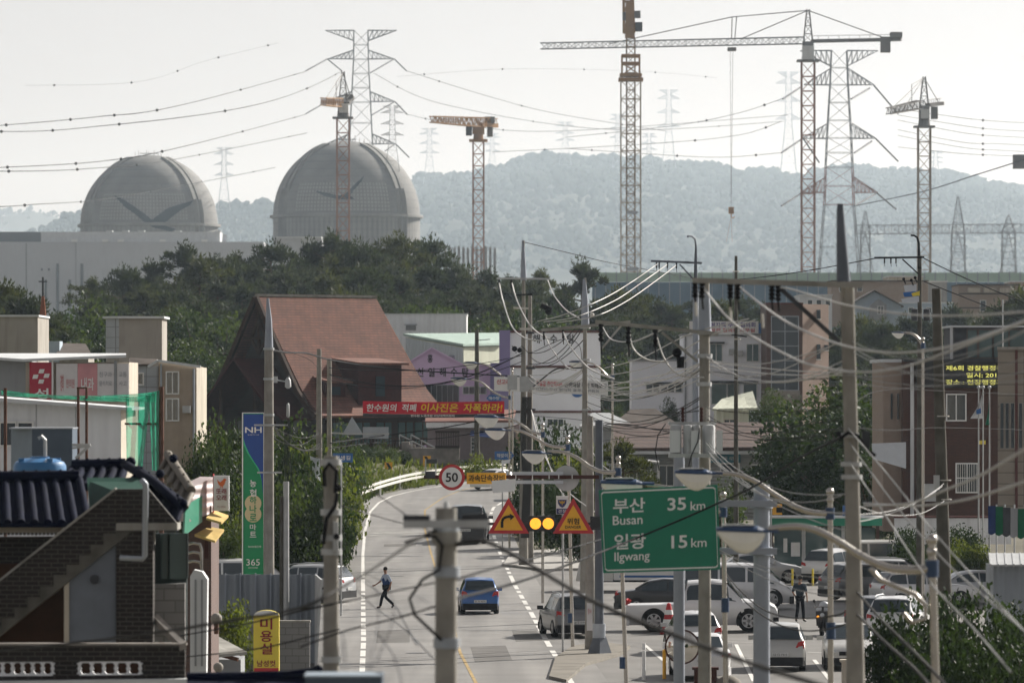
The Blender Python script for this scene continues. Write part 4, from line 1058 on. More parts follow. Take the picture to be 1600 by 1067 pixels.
    for x0, y0, x1, y1 in ((-5.4,-9.4,Lr+3.9,-9.4),(-5.4,-9.4,-5.4,8.4)):
        n = int(math.hypot(x1-x0, y1-y0)/0.35)
        b.bar((x0,y0,1.0), (x1,y1,1.0), 0.1); b.bar((x0,y0,0.15), (x1,y1,0.15), 0.08)
        for i in range(n+1): t = i/n; b.bar((x0+(x1-x0)*t, y0+(y1-y0)*t, 0), (x0+(x1-x0)*t, y0+(y1-y0)*t, 1.0), 0.05)
    part(b, 'terrace_railing', 'wood_dark', th)
    th.location = (X(419,d), d, Z(461,d)-zt-0.3); th.rotation_euler = (0, 0, R(43))
aframe()
# steps with hand rails coming down from the terrace
d = 455
th = thing('terrace_steps', 'stone steps with two pale hand rails coming down from the restaurant terrace', 'steps', P(660, 735, d))
b = MB()
for k in range(10): b.box(X(628+k*9,d), X(640+k*9,d), d-1.5+k*0.1, d+1, Z(745,d), Z(690+k*4.2,d))
part(b, 'flight', 'stone', th)
for off in (0, 14):
    b = MB(); b.tube([P(624+off*1.3, 679, d-1.6), P(684+off*0.6, 709-off*0.2, d-1.6), P(702+off, 716-off*0.3, d-1.6)], 0.07, 6)
    for q in (0, 0.33, 0.66, 1): p_ = P(624+off*1.3+(60-off*0.7)*q, 679+30*q, d-1.6); b.bar(p_, p_-Vector((0,0,0.9)), 0.06)
    part(b, 'hand_rail', 'galv', th)

# ---- sheds and bath house behind
def footprint_walls(tops):
    """walls from a closed list of (x, y, top z, bottom z)"""
    b = MB(); n = len(tops)
    for i in range(n):
        a, c = tops[i], tops[(i+1) % n]
        b.face([(a[0],a[1],a[3]), (c[0],c[1],c[3]), (c[0],c[1],c[2]), (a[0],a[1],a[2])])
    b.face([(q[0],q[1],q[2]) for q in tops])
    return b
d = 580
th = thing('white_shed', 'plain white metal shed with a flat top in front of the pines', 'shed', P(664, 680, d))
part(pbox(590, 729, 491.5, 690, d, 14), 'wall', 'siding_white', th)
part(MB().box(X(589,d), X(730,d), d-0.1, d+14.1, Z(491.5,d), Z(490,d)), 'roof_trim', 'sheet_white', th)
part(MB().box(X(634,d), X(650,d), d-0.04, d, Z(516,d), Z(508.5,d)), 'vent_panel', 'grey_wall', th); part(MB().box(X(632,d), X(652,d), d-0.3, d, Z(508,d), Z(506.5,d)), 'vent_hood', 'steel', th)
th = thing('green_roofed_shed', 'pale shed with a sloping mint green roof behind the pink bath house', 'shed', P(720, 690, 552))
L_, C_, R_, B_ = P(634,526.5,566), P(724,542.5,552), P(781,541,560), P(781,525,576)
part(footprint_walls([(q.x,q.y,q.z,3.0) for q in (L_,C_,R_,B_)]), 'wall', 'siding_cream', th)
part(MB().prism([P(630,524.5,567.5), P(724,541,551.5), P(784,539.5,559.5), P(784,523,577)], (0,0,0.22)), 'roof', 'roof_green', th)
b = MB(); a, c = Vector((L_.x,L_.y-0.05,0)), Vector((C_.x,C_.y-0.05,0))
b.face([(a.x,a.y,3),(c.x-0.02,c.y,3),(c.x-0.02,c.y,C_.z-0.1),(a.x,a.y,L_.z-0.1)]); part(b, 'side_cladding', 'siding_blue', th)
for uu, dd in ((660,562),(708,554.5)):
    b = MB(); q = P(uu, 563, dd); b.box(q.x-0.4, q.x+0.4, dd-0.6, dd-0.2, q.z-0.5, q.z+0.5); part(b, 'window', 'glass', th)
d = 520
th = thing('pink_bath_house', 'lilac gabled bath house with dark Korean lettering beside the A-frame restaurant', 'bath house', P(710, 690, d))
b = MB(); b.xz([(X(u,d), Z(v,d)) for u, v in ((634,700),(792,700),(792,571),(724,571),(674.5,544),(634,569))], d, d+9); part(b, 'wall', 'lilac', th)
b = MB(); b.bar((X(632,d),d-0.1,Z(570,d)), (X(674.5,d),d-0.1,Z(543.5,d)), 0.3, 0.12); b.bar((X(674.5,d),d-0.1,Z(543.5,d)), (X(726,d),d-0.1,Z(571,d)), 0.3, 0.12); b.bar((X(724,d),d-0.1,Z(570.4,d)), (X(792,d),d-0.1,Z(570.4,d)), 0.3, 0.1); part(b, 'roof_trim', 'lilac', th)
b = MB(); b.text('홍', (X(672,d), d-0.06, Z(560,d)), 8/17.1, 13/17.1, bold=0.03); part(b, 'lettering', 'ink', th); b = MB()
for i, ch in enumerate('신일해수탕'): b.text(ch, (X(656.5+17.6*i,d), d-0.06, Z(581.5,d)), 10/17.1, 14/17.1, bold=0.03)
part(b, 'lettering', 'ink', th)
window(th, X(657,d), X(716,d), Z(640,d), Z(602,d), d, nx=7, fm='grey_wall', gm='glass'); pwin(th, 724, 759, 604.5, 615, d, nx=4)
part(pbox(766, 800, 567, 690, d-3, 3), 'side_wing', 'purple', th)
d = 505
th = thing('white_bath_house', 'big white bath house block with brown bands and dark lettering behind the utility poles', 'bath house', P(868, 690, d))
mk('bright_white', (0.88,0.90,0.94), 0.6, var=0.03, scale=0.5); part(MB().box(X(797,d), X(938.5,d), d, d+12, Z(700,d), Z(519,d)), 'wall', 'bright_white', th)
part(pbox(780, 797, 516, 700, d-0.3, 8), 'pillar', 'purple', th)
for v in (518, 572.6, 643): part(MB().box(X(797.2,d), X(939,d), d-0.12, d, Z(v+2,d), Z(v-1.6,d)), 'band', 'band_brown', th)
b = MB()
for i, ch in enumerate('해수탕'): b.text(ch, (X(838+27*i,d), d-0.05, Z(529.5,d)), 11/17.6, 14/17.6, bold=0.03)
part(b, 'lettering', 'ink', th)
mk('sign_blue', (0.02,0.12,0.36), 0.45, var=0.05)
b = MB(); c_ = P(902, 614, d); b.prism([c_+Vector((0,-0.06,0))+Vector((0.5*math.cos(R(a)), 0, 0.38*math.sin(R(a)))) for a in range(180, 361, 15)], (0,0.05,0)); part(b, 'emblem', 'sign_blue', th)
pwin(th, 856, 880, 655, 664, d, nx=3)

# ---- mauve shop with tiled roof, right of the restaurant
d = 458
th = thing('tiled_shop', 'low mauve shop with a pink tiled roof and blue awning beside the restaurant', 'shop', P(750, 745, d))
part(pbox(668, 812, 664, 752, d, 9), 'wall', 'mauve', th)
b = MB(); b.prism([P(664,663,d-1), P(800,661,d-1), P(806,645,d+7), P(668,640,d+7)], (0,0,0.25)); part(b, 'roof', 'tile_roof_pink', th)
part(MB().box(X(666,d), X(800,d), d-1.1, d-1.0, Z(668,d), Z(660,d)), 'fascia', 'white_paint', th)
pwin(th, 737, 745, 684, 708, d, nx=1, nz=4)
mk('awning_blue', (0.16,0.22,0.48), 0.7)
b = MB(); b.prism([P(734,680,d-1.6), P(768,684,d-1.6), P(764,675,d), P(736,674,d)], (0,0,0.08)); part(b, 'awning', 'awning_blue', th)
part(pbox(806, 840, 676, 752, d-6, 6), 'side_wall', 'brick_pale', th)
d = 452
th = thing('slatted_deck', 'dark slatted timber deck screen between the restaurant and the mauve shop', 'fence', P(700, 720, d))
b = MB(); b.box(X(680,d), X(718,d), d, d+0.1, Z(700,d), Z(696,d)); b.box(X(680,d), X(718,d), d, d+0.1, Z(676,d), Z(673,d))
for k in range(14): b.box(X(681+k*2.7,d), X(682.4+k*2.7,d), d, d+0.1, Z(700,d), Z(674,d))
part(b, 'screen', 'wood_dark', th); part(pbox(640, 718, 700, 724, d+0.2, 2), 'base', 'stone', th)

# ---- white offices, brick block
d = 476
th = thing('white_office', 'white two storey building with strip windows and a long white sign on its roof', 'office building', P(1090, 680, d))
part(pbox(987, 1084, 563, 690, d+1.2, 9), 'low_wing', 'bright_white', th)
part(pbox(1068, 1198, 523, 690, d, 11), 'wall', 'bright_white', th)
for a in ((986, 1085, 561, 564, d+1.0), (1066, 1200, 521, 524, d-0.2)): part(MB().box(X(a[0],d), X(a[1],d), a[4], a[4]+11, Z(a[3],d), Z(a[2],d)), 'parapet', 'grey_wall', th)
for u0, u1, v0, v1, n_ in ((1110,1128,538,564,2),(1167,1185,538,564,2),(1112,1135,600,631,1),(1137,1154,600,631,1),(1162,1182,600,625,1)): pwin(th, u0, u1, v0, v1, d, nx=n_, gm='glass_green')
for u0 in (1010,1021,1033,1044,1056,1067): pwin(th, u0, u0+9, 601, 612.5, d+1.2, nx=1)
for a in ((1007,1080,597,600,d+1.1),(1108,1185,595,598.5,d-0.1),(1108,1132,534,537,d-0.1)): part(MB().box(X(a[0],d), X(a[1],d), a[4]-0.2, a[4]+0.1, Z(a[3],d), Z(a[2],d)), 'lintel', 'dark_grey', th)
for u_, v_ in ((1139,545),(1152,548),(1096,570)): part(pbox(u_, u_+9, v_, v_+8, d-0.5, 0.48), 'air_conditioner', 'galv', th)
for u_ in (1071, 1194): part(MB().cyl(X(u_,d), d-0.1, 4, Z(525,d), 0.07, n=8), 'downpipe', 'grey_wall', th)
sg_ = part(pbox(1077, 1185, 502, 521, d-0.4, 0.12), 'roof_sign', 'white', th)
mk('sign_violet', (0.10,0.06,0.28), 0.6); mk('sign_redtext', (0.55,0.05,0.06), 0.6)
b = MB(); b.text('신고리 원자력 주민 협의회', (X(1131,d), d-0.41, Z(507.5,d)), 98/18.7, 7.5/18.7, bold=0.02); part(b, 'lettering', 'sign_violet', sg_)
b = MB(); b.text('서생면 발전 협의회 사무실', (X(1131,d), d-0.41, Z(516,d)), 96/18.7, 6/18.7, bold=0.02); part(b, 'lettering', 'sign_redtext', sg_)
part(pbox(1185.5, 1199, 505, 521, d-0.3, 2), 'tank_cover', 'sign_blue', th)
d = 466
th = thing('brick_block', 'brown brick block with a tall glazed stair window and a sunlit pale brick end', 'brick building', P(1248, 660, d))
part(pbox(1197.5, 1254, 476, 690, d, 11), 'wall', 'brick_brown', th)
part(MB().prism([(X(1254,d),d,Z(690,d)), (X(1298,d),d+3,Z(690,d)), (X(1298,d),d+3,Z(475,d)), (X(1254,d),d,Z(475,d))], (0,8,0)), 'end_wall', 'brick_pale', th)  # lit end in paler brick than the shaded front, light put into the colour
part(MB().box(X(1196.5,d), X(1255,d), d-0.15, d+11, Z(476,d), Z(473,d)), 'parapet', 'band_brown', th)
window(th, X(1206,d), X(1247,d), Z(609,d), Z(495,d), d, nx=2, nz=5, fm='steel')
for u_, v0, v1 in ((1279,484,498),(1279,538,561),(1291,539,547)):
    dd = d+3*(u_-1254)/44; b = MB().box(X(u_-3,dd), X(u_+3,dd), dd-0.12, dd+0.1, Z(v1,dd), Z(v0,dd)); g_ = part(b, 'window', 'glass', th); part(MB().box(X(u_-4,dd), X(u_+4,dd), dd-0.2, dd-0.121, Z(v1+1.5,dd), Z(v1,dd)), 'sill', 'white', g_)
part(pbox(1200, 1250, 610, 640, d-3, 3), 'porch', 'stone', th)

# ---- houses further back on the right
mk('house_blue', (0.40,0.47,0.53), 0.75, var=0.05); mk('wall_tan', (0.34,0.27,0.22), 0.8, var=0.06)
d = 690
th = thing('gabled_house', 'pale blue house with a steep gable and small dormer among the far houses', 'house', P(1370, 500, d))
b = MB(); b.xz([(X(u,d), Z(v,d)) for u, v in ((1332,540),(1408,540),(1408,478),(1367,456),(1332,474))], d, d+10); part(b, 'wall', 'house_blue', th)
b = MB(); b.prism([P(1328,477,d-0.6), P(1367,454.5,d-0.6), P(1367,453,d-0.6), P(1328,475,d-0.6)], (0,11,0)); b.prism([P(1367,454.5,d-0.6), P(1412,480,d-0.6), P(1412,478,d-0.6), P(1367,453,d-0.6)], (0,11,0)); part(b, 'roof', 'slate', th)
b = MB(); b.xz([(X(u,d), Z(v,d)) for u, v in ((1358,500),(1384,500),(1384,476),(1372,467),(1358,478))], d-1.2, d); part(b, 'dormer', 'grey_wall', th)
pwin(th, 1372, 1380, 479, 490, d-1.2, nx=2)
for (u0, u1, v0, v1, d_, m_, lab) in ((1300,1450,440,470,830,'wall_tan','low tan block with a brown roof behind the pale blue gabled house'),
      (1388,1442,433,460,870,'cream','cream block with a yellow strip just under the blue site fence'),
      (1450,1480,441,480,880,'grey_wall','narrow grey block behind the dark wooden pole'),
      (1498,1592,446,520,760,'wall_tan','tan apartment block with three pale balconies at the right edge'),
      (1580,1660,441,520,900,'brick_pale','pinkish building behind the tan apartment block'),
      (1408,1490,474,520,700,'house_blue','flat roofed blue grey house right of the gabled house'),
      (1250,1300,462,480,600,'sheet_white','flat white roof just above the brown brick block')):
    th = thing('distant_building', lab, 'building', P((u0+u1)/2, v1, d_))
    part(pbox(u0, u1, v0, v1+40, d_, 12), 'wall', m_, th); part(MB().box(X(u0-1,d_), X(u1+1,d_), d_-0.3, d_+12.2, Z(v0,d_), Z(v0-2,d_)), 'roof_edge', 'slate' if m_ == 'wall_tan' else 'sheet_white', th)
    if u0 == 1498:
        for k in range(3): part(MB().box(X(1512+k*25,d_), X(1531+k*25,d_), d_-0.6, d_, Z(457,d_), Z(450,d_)), 'balcony', 'cream', th)
        for v in (459, 481): part(MB().box(X(u0,d_), X(u1,d_), d_-0.15, d_, Z(v+1,d_), Z(v-1,d_)), 'band', 'slate', th)
        pwin(th, 1532, 1540, 470, 486, d_, nx=1)
    elif u1-u0 > 40:
        for k in range(3): pwin(th, u0+12+k*14, u0+19+k*14, v0+7, v0+15, d_, nx=1)

# ---- long brown roofed house behind the green sign
d = 348
th = thing('brown_roofed_house', 'long grey clapboard house under a brown shingle roof behind the green road sign', 'house', P(1090, 790, d))
part(pbox(962, 1252, 703, 812, d, 9), 'wall', 'clap_grey', th)
b = MB(); b.prism([P(953,705,d-0.9), P(1258,703,d-0.9), P(1228,664,d+4.5), P(957,666,d+4.5)], (0,0,0.2)); part(b, 'roof', 'shingle_brown', th)
part(MB().box(X(953,d), X(1258,d), d-1.0, d-0.88, Z(709,d), Z(704.5,d)), 'gutter', 'sheet_white', th)
for u0, u1, v0, v1, n_ in ((1031,1052,728,758,2),(1127,1154,725,742,1),(1175,1198,727,752,2),(984,1006,730,760,2)): pwin(th, u0, u1, v0, v1, d, nx=n_)
mk('teal', (0.03,0.17,0.22), 0.5, var=0.05)
b = part(pbox(1106, 1157, 709.5, 722.5, d-0.25, 0.2), 'shop_sign', 'teal', th); part(MB().text('고리 미용 식당', (X(1131,d), d-0.26, Z(716,d)), 38/25.5, 6/25.5, bold=0.01), 'lettering', 'sheet_white', b)
for u_ in (1016, 1027): part(MB().box(X(u_,d-2), X(u_+2.5,d-2), d-2, d-1.9, -0.2, Z(719,d-2)), 'porch_post', 'white', th)
part(MB().prism([P(1008,721,d-2.2), P(1030,724,d-2.2), P(1030,719,d), P(1008,717,d)], (0,0,0.1)), 'porch_roof', 'white', th)
d = 400
th = thing('grey_roofed_house', 'low house with a pale grey roof above the brown roofed house on its left', 'house', P(960, 700, d))
part(pbox(925, 990, 668, 740, d, 7), 'wall', 'grey_wall', th)
b = MB(); b.prism([P(905,669,d-0.6), P(992,667,d-0.6), P(952,648,d+3.5), P(925,648,d+3.5)], (0,0,0.15)); part(b, 'roof', 'galv', th)
d = 412
th = thing('drab_roofed_house', 'house with a drab brown roof between the white office and the brown roofed house', 'house', P(1010, 700, d))
part(pbox(962, 1052, 664, 740, d, 7), 'wall', 'beige', th)
b = MB(); b.prism([P(955,667,d-0.6), P(1060,666,d-0.6), P(1024,641,d+3.5), P(985,643,d+3.5)], (0,0,0.15)); part(b, 'roof', 'slate', th)
d = 420
th = thing('cream_cottage', 'small cream cottage with a pale yellow roof beside the dark tree', 'house', P(1145, 700, d))
part(pbox(1120, 1170, 641, 730, d, 6), 'wall', 'siding_cream', th)
b = MB(); b.prism([P(1112,642,d-0.7), P(1184,640,d-0.7), P(1176,614,d+5), P(1128,626,d+5)], (0,0,0.15)); part(b, 'roof', 'siding_cream', th)
pwin(th, 1132, 1148, 656, 662, d, nx=2, fm='cream')

# ---- brick police box with LED board
d = 292
th = thing('brick_station', 'dark red brick station building with a dark board of yellow lettering along its top', 'brick building', P(1480, 800, d))
part(pbox(1411, 1575, 563, 830, d, 11), 'wall', 'brick_red', th)
part(pbox(1380, 1411, 566, 830, d+1.2, 9), 'side_wing', 'wall_tan', th); part(MB().box(X(1378,d), X(1412,d), d+1.0, d+10, Z(566,d), Z(561,d)), 'wing_coping', 'sheet_white', th)
for u_ in (1394, 1404): part(MB().box(X(u_,d), X(u_+3,d), d+1.1, d+1.2, Z(655,d), Z(615,d)), 'wing_window', 'glass', th)
lb = part(pbox(1431, 1576, 565, 606, d-0.35, 0.34), 'display_board', 'black', th)
mk('led', (0.5,0.5,0.1), 0.5, var=0, emit=(0.85,0.80,0.18), estr=0.45)
b = MB(); s_ = FPX/d
b.text('제6회 경찰행정관', (X(1522,d), d-0.37, Z(575,d)), 90/s_, 8/s_, bold=0.012); part(b, 'lettering', 'led', lb); b = MB(); b.text('일시: 2017.', (X(1538,d), d-0.37, Z(586,d)), 58/s_, 8/s_, bold=0.012); part(b, 'lettering', 'led', lb); b = MB(); b.text('장소 : 현장행정과', (X(1522,d), d-0.37, Z(597,d)), 90/s_, 8/s_, bold=0.012)
part(b, 'lettering', 'led', lb)
part(MB().box(X(1411,d), X(1577,d), d-0.5, d+11, Z(565,d)+0.001, Z(561,d)), 'coping', 'dark_grey', th)
part(MB().cyl(X(1425,d), d-0.12, 1.5, Z(567,d), 0.1, n=8), 'downpipe', 'sheet_white', th)
pwin(th, 1480, 1508, 617, 656, d, nx=2); pwin(th, 1495, 1527, 725, 768, d, nx=2, nz=2, bars=9)
part(pbox(1440, 1471, 756, 783, d-0.7, 0.65), 'air_conditioner', 'galv', th)
mk('pale_panel', (0.55,0.58,0.62), 0.5, var=0.05)
part(MB().xz([(X(u,d), Z(v,d)) for u, v in ((1358,692),(1411,690),(1411,731),(1360,716))], d-2.2, d-2.0), 'wing_canopy', 'pale_panel', th)
part(MB().box(X(1529,d), X(1540,d), d-0.03, d, Z(694,d), Z(688,d)), 'notice', 'lemon', th)
part(pbox(1491, 1610, 511, 561, d+2, 7), 'roof_storey', 'dark_grey', th)
part(MB().box(X(1489,d), X(1612,d), d+1.8, d+9.2, Z(511,d), Z(508,d)), 'roof_storey_trim', 'sheet_white', th)
for u0, u1 in ((1512,1526),(1530,1550),(1553,1575),(1578,1606)): pwin(th, u0, u1, 516, 558, d+2, nx=1, fm='slate', gm='glass_green')
part(MB().box(X(1489,d), X(1493,d), d+1.85, d+1.99, Z(561,d), Z(511,d)), 'corner_trim', 'sheet_white', th)
# flag poles
mk('flag_white', (0.68,0.69,0.70), 0.7, var=0.04)
for i, (uf, lab) in enumerate(((1529,'left flag pole of three before the brick station, without a flag'),(1536,'flag pole with a drooping white flag before the brick station'),(1546,'right flag pole of three with a folded dark green flag'))):
    dd = 276; th = thing('flag_pole', lab, 'flag pole', (X(uf,dd), dd, 0)); part(MB().cyl(X(uf,dd), dd, 0, Z(606,dd), 0.045, 0.03, 8).ball((X(uf,dd), dd, Z(605,dd)), 0.09), 'pole', 'galv', th)
    if i:
        b = MB(); x = X(uf,dd); zt = Z(610 if i == 1 else 620, dd)
        n_ = 9; w_ = 0.62 if i == 1 else 0.2
        ring = [[(x-w_*(0.25+0.75*k/8 if k < 8 else 1)*math.sin(j/n_*3.0)*(k/8)**0.8, dd+0.06*math.sin(j*1.9+k*0.5), zt-k*0.17) for j in range(n_)] for k in range(9)]
        for k in range(8):
            for j in range(n_-1): b.face([ring[k][j], ring[k+1][j], ring[k+1][j+1], ring[k][j+1]])
        f_ = part(b, 'flag', 'flag_white' if i == 1 else 'sign_green', th)
        if i == 1: part(MB().xz([(x-0.34,zt-0.95),(x-0.12,zt-0.85),(x-0.10,zt-1.1),(x-0.33,zt-1.16)], dd-0.12, dd-0.1), 'flag_emblem', 'sign_blue', f_)
# beige tiled building at the right edge
d = 248
th = thing('tiled_building', 'beige tile clad building with tall slot windows cut by the right edge', 'building', P(1600, 790, d))
part(MB().xy([(X(1559,d),d),(X(1720,d),d),(X(1720,d),d+12),(X(1560,d+12),d+12)], Z(835,d), Z(546,d)), 'wall', 'tile_beige', th)
part(MB().xy([(X(1557.5,d),d-0.15),(X(1722,d),d-0.15),(X(1722,d),d+12.1),(X(1559,d+12.1),d+12.1)], Z(546,d), Z(542,d)), 'coping', 'beige', th)
part(MB().box(X(1586,d), X(1590,d), d-0.06, d, Z(835,d), Z(547,d)), 'pipe', 'band_brown', th)
for u0 in (1563,1571,1579.5,1592,1600): pwin(th, u0, u0+5, 630, 700, d, nx=1, fm='beige', fw=0.03)
part(MB().cyl(X(1568,d), d+0.4, Z(546,d), Z(468,d), 0.03, n=6), 'aerial', 'galv', th)
# low wall and hedges in front of the station
d = 280
th = thing('boundary_wall', 'low white boundary wall with a brown coping in front of the brick station', 'wall', P(1490, 850, d))
part(pbox(1398, 1580, 809, 850, d, 0.3), 'wall', 'white_paint', th); part(MB().box(X(1397,d), X(1581,d), d-0.06, d+0.36, Z(809,d), Z(806,d)), 'coping', 'band_brown', th)
# bus shelter
d = 284
th = thing('bus_shelter', 'glass bus shelter with a long green fascia and red brown posts', 'bus shelter', P(1290, 893, d))
part(MB().box(X(1205,d), X(1378,d), d-0.2, d+1.6, Z(821,d), Z(809,d)), 'fascia', 'sign_green', th); part(MB().box(X(1203,d), X(1380,d), d-0.35, d+1.75, Z(809,d), Z(806,d)), 'roof', 'sheet_white', th)
for u_ in (1207, 1258, 1320, 1374): part(MB().box(X(u_-2.5,d), X(u_+2.5,d), d+1.3, d+1.5, 0, Z(821,d)), 'post', 'brick_red' if u_ in (1207,1374) else 'galv', th)
for u0, u1 in ((1212,1255),(1261,1317),(1323,1370)): part(MB().box(X(u0,d), X(u1,d), d+1.38, d+1.42, 0.5, Z(825,d)), 'glass_panel', 'glass_green', th)
part(MB().box(X(1215,d), X(1368,d), d+0.7, d+1.1, 0.4, 0.47).box(X(1222,d), X(1226,d), d+0.7, d+1.1, 0, 0.4).box(X(1355,d), X(1359,d), d+0.7, d+1.1, 0, 0.4), 'bench', 'steel', th)
part(MB().box(X(1226,d), X(1232,d), d+1.2, d+1.37, 1.2, 1.9).box(X(1238,d), X(1252,d), d+1.3, d+1.37, 1.0, 1.7), 'notice', 'white', th)
part(MB().box(X(1318,d), X(1345,d), d+0.6, d+0.8, Z(806,d), Z(790,d)), 'advert_panel', 'sign_blue', th)
th = thing('bus_stop_sign', 'small square yellow bus stop sign left of the bus shelter', 'bus sign', P(1214, 893, d-2))
part(MB().cyl(X(1205,d-2), d-2, 0, Z(785,d-2), 0.04, n=8), 'post', 'galv', th); b = part(pbox(1207, 1222, 787, 804, d-2.05, 0.05), 'plate', 'yellow_paint', th)
part(MB().box(X(1210,d), X(1219,d), d-2.15, d-2.06, Z(799,d), Z(791,d)), 'bus_symbol', 'ink', b)
for uu in (1238, 1270): tag(MB().cyl(X(uu,272), 272, 0, 0.8, 0.05, n=8).build('bollard', M['lemon']), 'slim pale bollard before the bus shelter, the '+('left' if uu < 1250 else 'right')+' one', 'bollard', 'bollards before the bus shelter')
# grey kiosk at the right edge
d = 190
th = thing('kiosk', 'small grey sheet metal kiosk with a ribbed white roof at the right edge', 'kiosk', P(1580, 1010, d))
part(pbox(1552, 1660, 884, 1060, d, 3), 'wall', 'fence_sheet', th)
b = MB(); b.prism([P(1546,884,d-0.4), P(1665,884,d-0.4), P(1660,866,d+3), P(1544,866,d+3)], (0,0,0.05))
for k in range(10): b.bar(P(1548+k*12,883,d-0.42), P(1546+k*12,865,d+3), 0.05, 0.1)
part(b, 'roof', 'galv', th)
# green and blue pennant banner
mk('cloth_blue', (0.02,0.04,0.13), 0.8, var=0.15); mk('cloth_green', (0.01,0.11,0.05), 0.8, var=0.15)
d = 232
th = thing('pennant_banner', 'green and blue cloth banner hanging between posts at the right edge', 'banner', P(1580, 950, d))
for k, m_ in enumerate(('cloth_blue','cloth_green','dark_grey','grey_wall','cloth_green','cloth_blue')):
    b = MB(); u0 = 1544+k*11.5
    for j in range(6): b.prism([P(u0+j*2,790+k*1.2,d), P(u0+j*2+2,790+k*1.2,d), P(u0+j*2+2,834+k*1.6+1.5*math.sin(j),d), P(u0+j*2,834+k*1.6+1.5*math.sin(j-1),d)], (0,0.03,0))
    part(b, 'panel', m_, th)
for u_ in (1557, 1570, 1585, 1601): part(MB().cyl(X(u_,d+0.1), d+0.1, 0, Z(788,d), 0.035, n=6), 'post', 'galv', th)
# ------------------------------------------------------------------ left side, middle distance
d = 335
th = thing('flat_topped_house', 'grey beige flat topped house block at the far left edge under the dark pines', 'house', P(20, 690, d))
part(pbox(-60, 59, 495, 720, d, 8), 'wall', 'beige', th); part(MB().box(X(-62,d), X(61,d), d-0.2, d+8, Z(495,d), Z(492,d)), 'roof_edge', 'sheet_white', th)
d = 430
th = thing('church', 'small church with a rust red steeple carrying a thin cross', 'church', P(75, 680, d))
mk('steeple_red', (0.26,0.095,0.05), 0.85, var=0.15)
b = MB(); x0, x1 = X(57,d), X(77,d); xm = (x0+x1)/2; w_ = (x1-x0)/2
b.lathe([(w_*1.3, Z(533,d)), (w_*1.1, Z(525,d)), (0.14, Z(463,d))], (xm, d, 0), 4, a0=R(45), a1=R(405)); part(b, 'steeple', 'steeple_red', th)
part(MB().box(x0-0.1, x1+0.1, d-w_, d+w_, 4, Z(533,d)), 'tower', 'grey_wall', th)
b = MB(); b.box(xm-0.07, xm+0.07, d-0.07, d+0.07, Z(465,d), Z(433,d)); b.box(xm-0.32, xm+0.32, d-0.06, d+0.06, Z(441,d), Z(439,d)); part(b, 'cross', 'dark_grey', th)
part(pbox(60, 93, 533, 690, d-2, 3), 'porch', 'house_blue', th)
b = MB(); b.prism([P(88,558,d-3), P(142,558,d-3), P(134,543,d+2), P(93,542,d+2)], (0,0,0.3)); part(b, 'nave_roof', 'slate', th); part(pbox(92, 138, 558, 690, d-2, 6), 'nave_wall', 'beige', th)
d = 300
th = thing('stair_tower_house', 'beige stair tower with a white cap and a pale tiled corner before the pines', 'house', P(205, 690, d))
s_ = FPX/d
part(MB().xy([(X(163,d),d+1.2),(X(186,d),d),(X(252,d),d+0.6),(X(252,d),d+5),(X(163,d),d+5)], 0, Z(497,d)), 'tower', 'beige', th)
part(MB().xy([(X(162.8,d),d+1.19),(X(186,d),d-0.02),(X(186,d),d+0.1),(X(162.8,d),d+1.3)], Z(560,d), Z(498,d)), 'tiled_corner', 'tile_pale', th)
part(MB().xy([(X(158,d),d+1.1),(X(185,d),d-0.3),(X(256,d),d+0.4),(X(256,d),d+5.2),(X(158,d),d+5.2)], Z(497.5,d), Z(494,d)), 'cap', 'sheet_white', th)
d = 288
th = thing('cream_villa', 'cream villa with a low white edged gable and tall windows left of the A-frame', 'house', P(260, 690, d))
mk('villa_cream', (0.44,0.36,0.28), 0.8, var=0.06, stain=0.2)
part(MB().xz([(X(u,d), Z(v,d)) for u, v in ((247,760),(307,760),(307,573),(248,565))], d, d+6), 'wall', 'villa_cream', th)
part(MB().prism([(X(307,d),d,0),(X(313,d),d+3,0),(X(313,d),d+3,Z(574,d)),(X(307,d),d,Z(573,d))], (0,3,0)), 'end_wall', 'cream', th)
part(pbox(200, 247, 572, 760, d+0.5, 5), 'tiled_wall', 'tile_pale', th)
b = MB(); b.bar((X(232,d),d-0.3,Z(573,d)), (X(247,d),d-0.3,Z(563.5,d)), 0.3, 0.12); b.bar((X(247,d),d-0.3,Z(563.5,d)), (X(314,d),d-0.3,Z(573,d)), 0.3, 0.12); part(b, 'roof_edge', 'sheet_white', th)
b = MB(); b.prism([P(200,572,d+0.2), P(236,572,d+0.2), P(247,564,d+1.5), P(202,562,d+1.5)], (0,0,0.1)); part(b, 'roof', 'slate', th)
for v0, v1 in ((582,614),(624,656)): pwin(th, 261, 278, v0, v1, d, nx=2)
pwin(th, 214, 223, 584, 600, d+0.5, nx=1)
part(pbox(285, 297, 634, 645, d-0.55, 0.5), 'air_conditioner', 'galv', th); part(MB().cyl(X(303,d), d-0.1, 0, Z(576,d), 0.06, n=8), 'downpipe', 'steel', th); part(MB().cyl(X(252,d), d-0.1, 0, Z(568,d), 0.05, n=8), 'downpipe', 'steel', th)
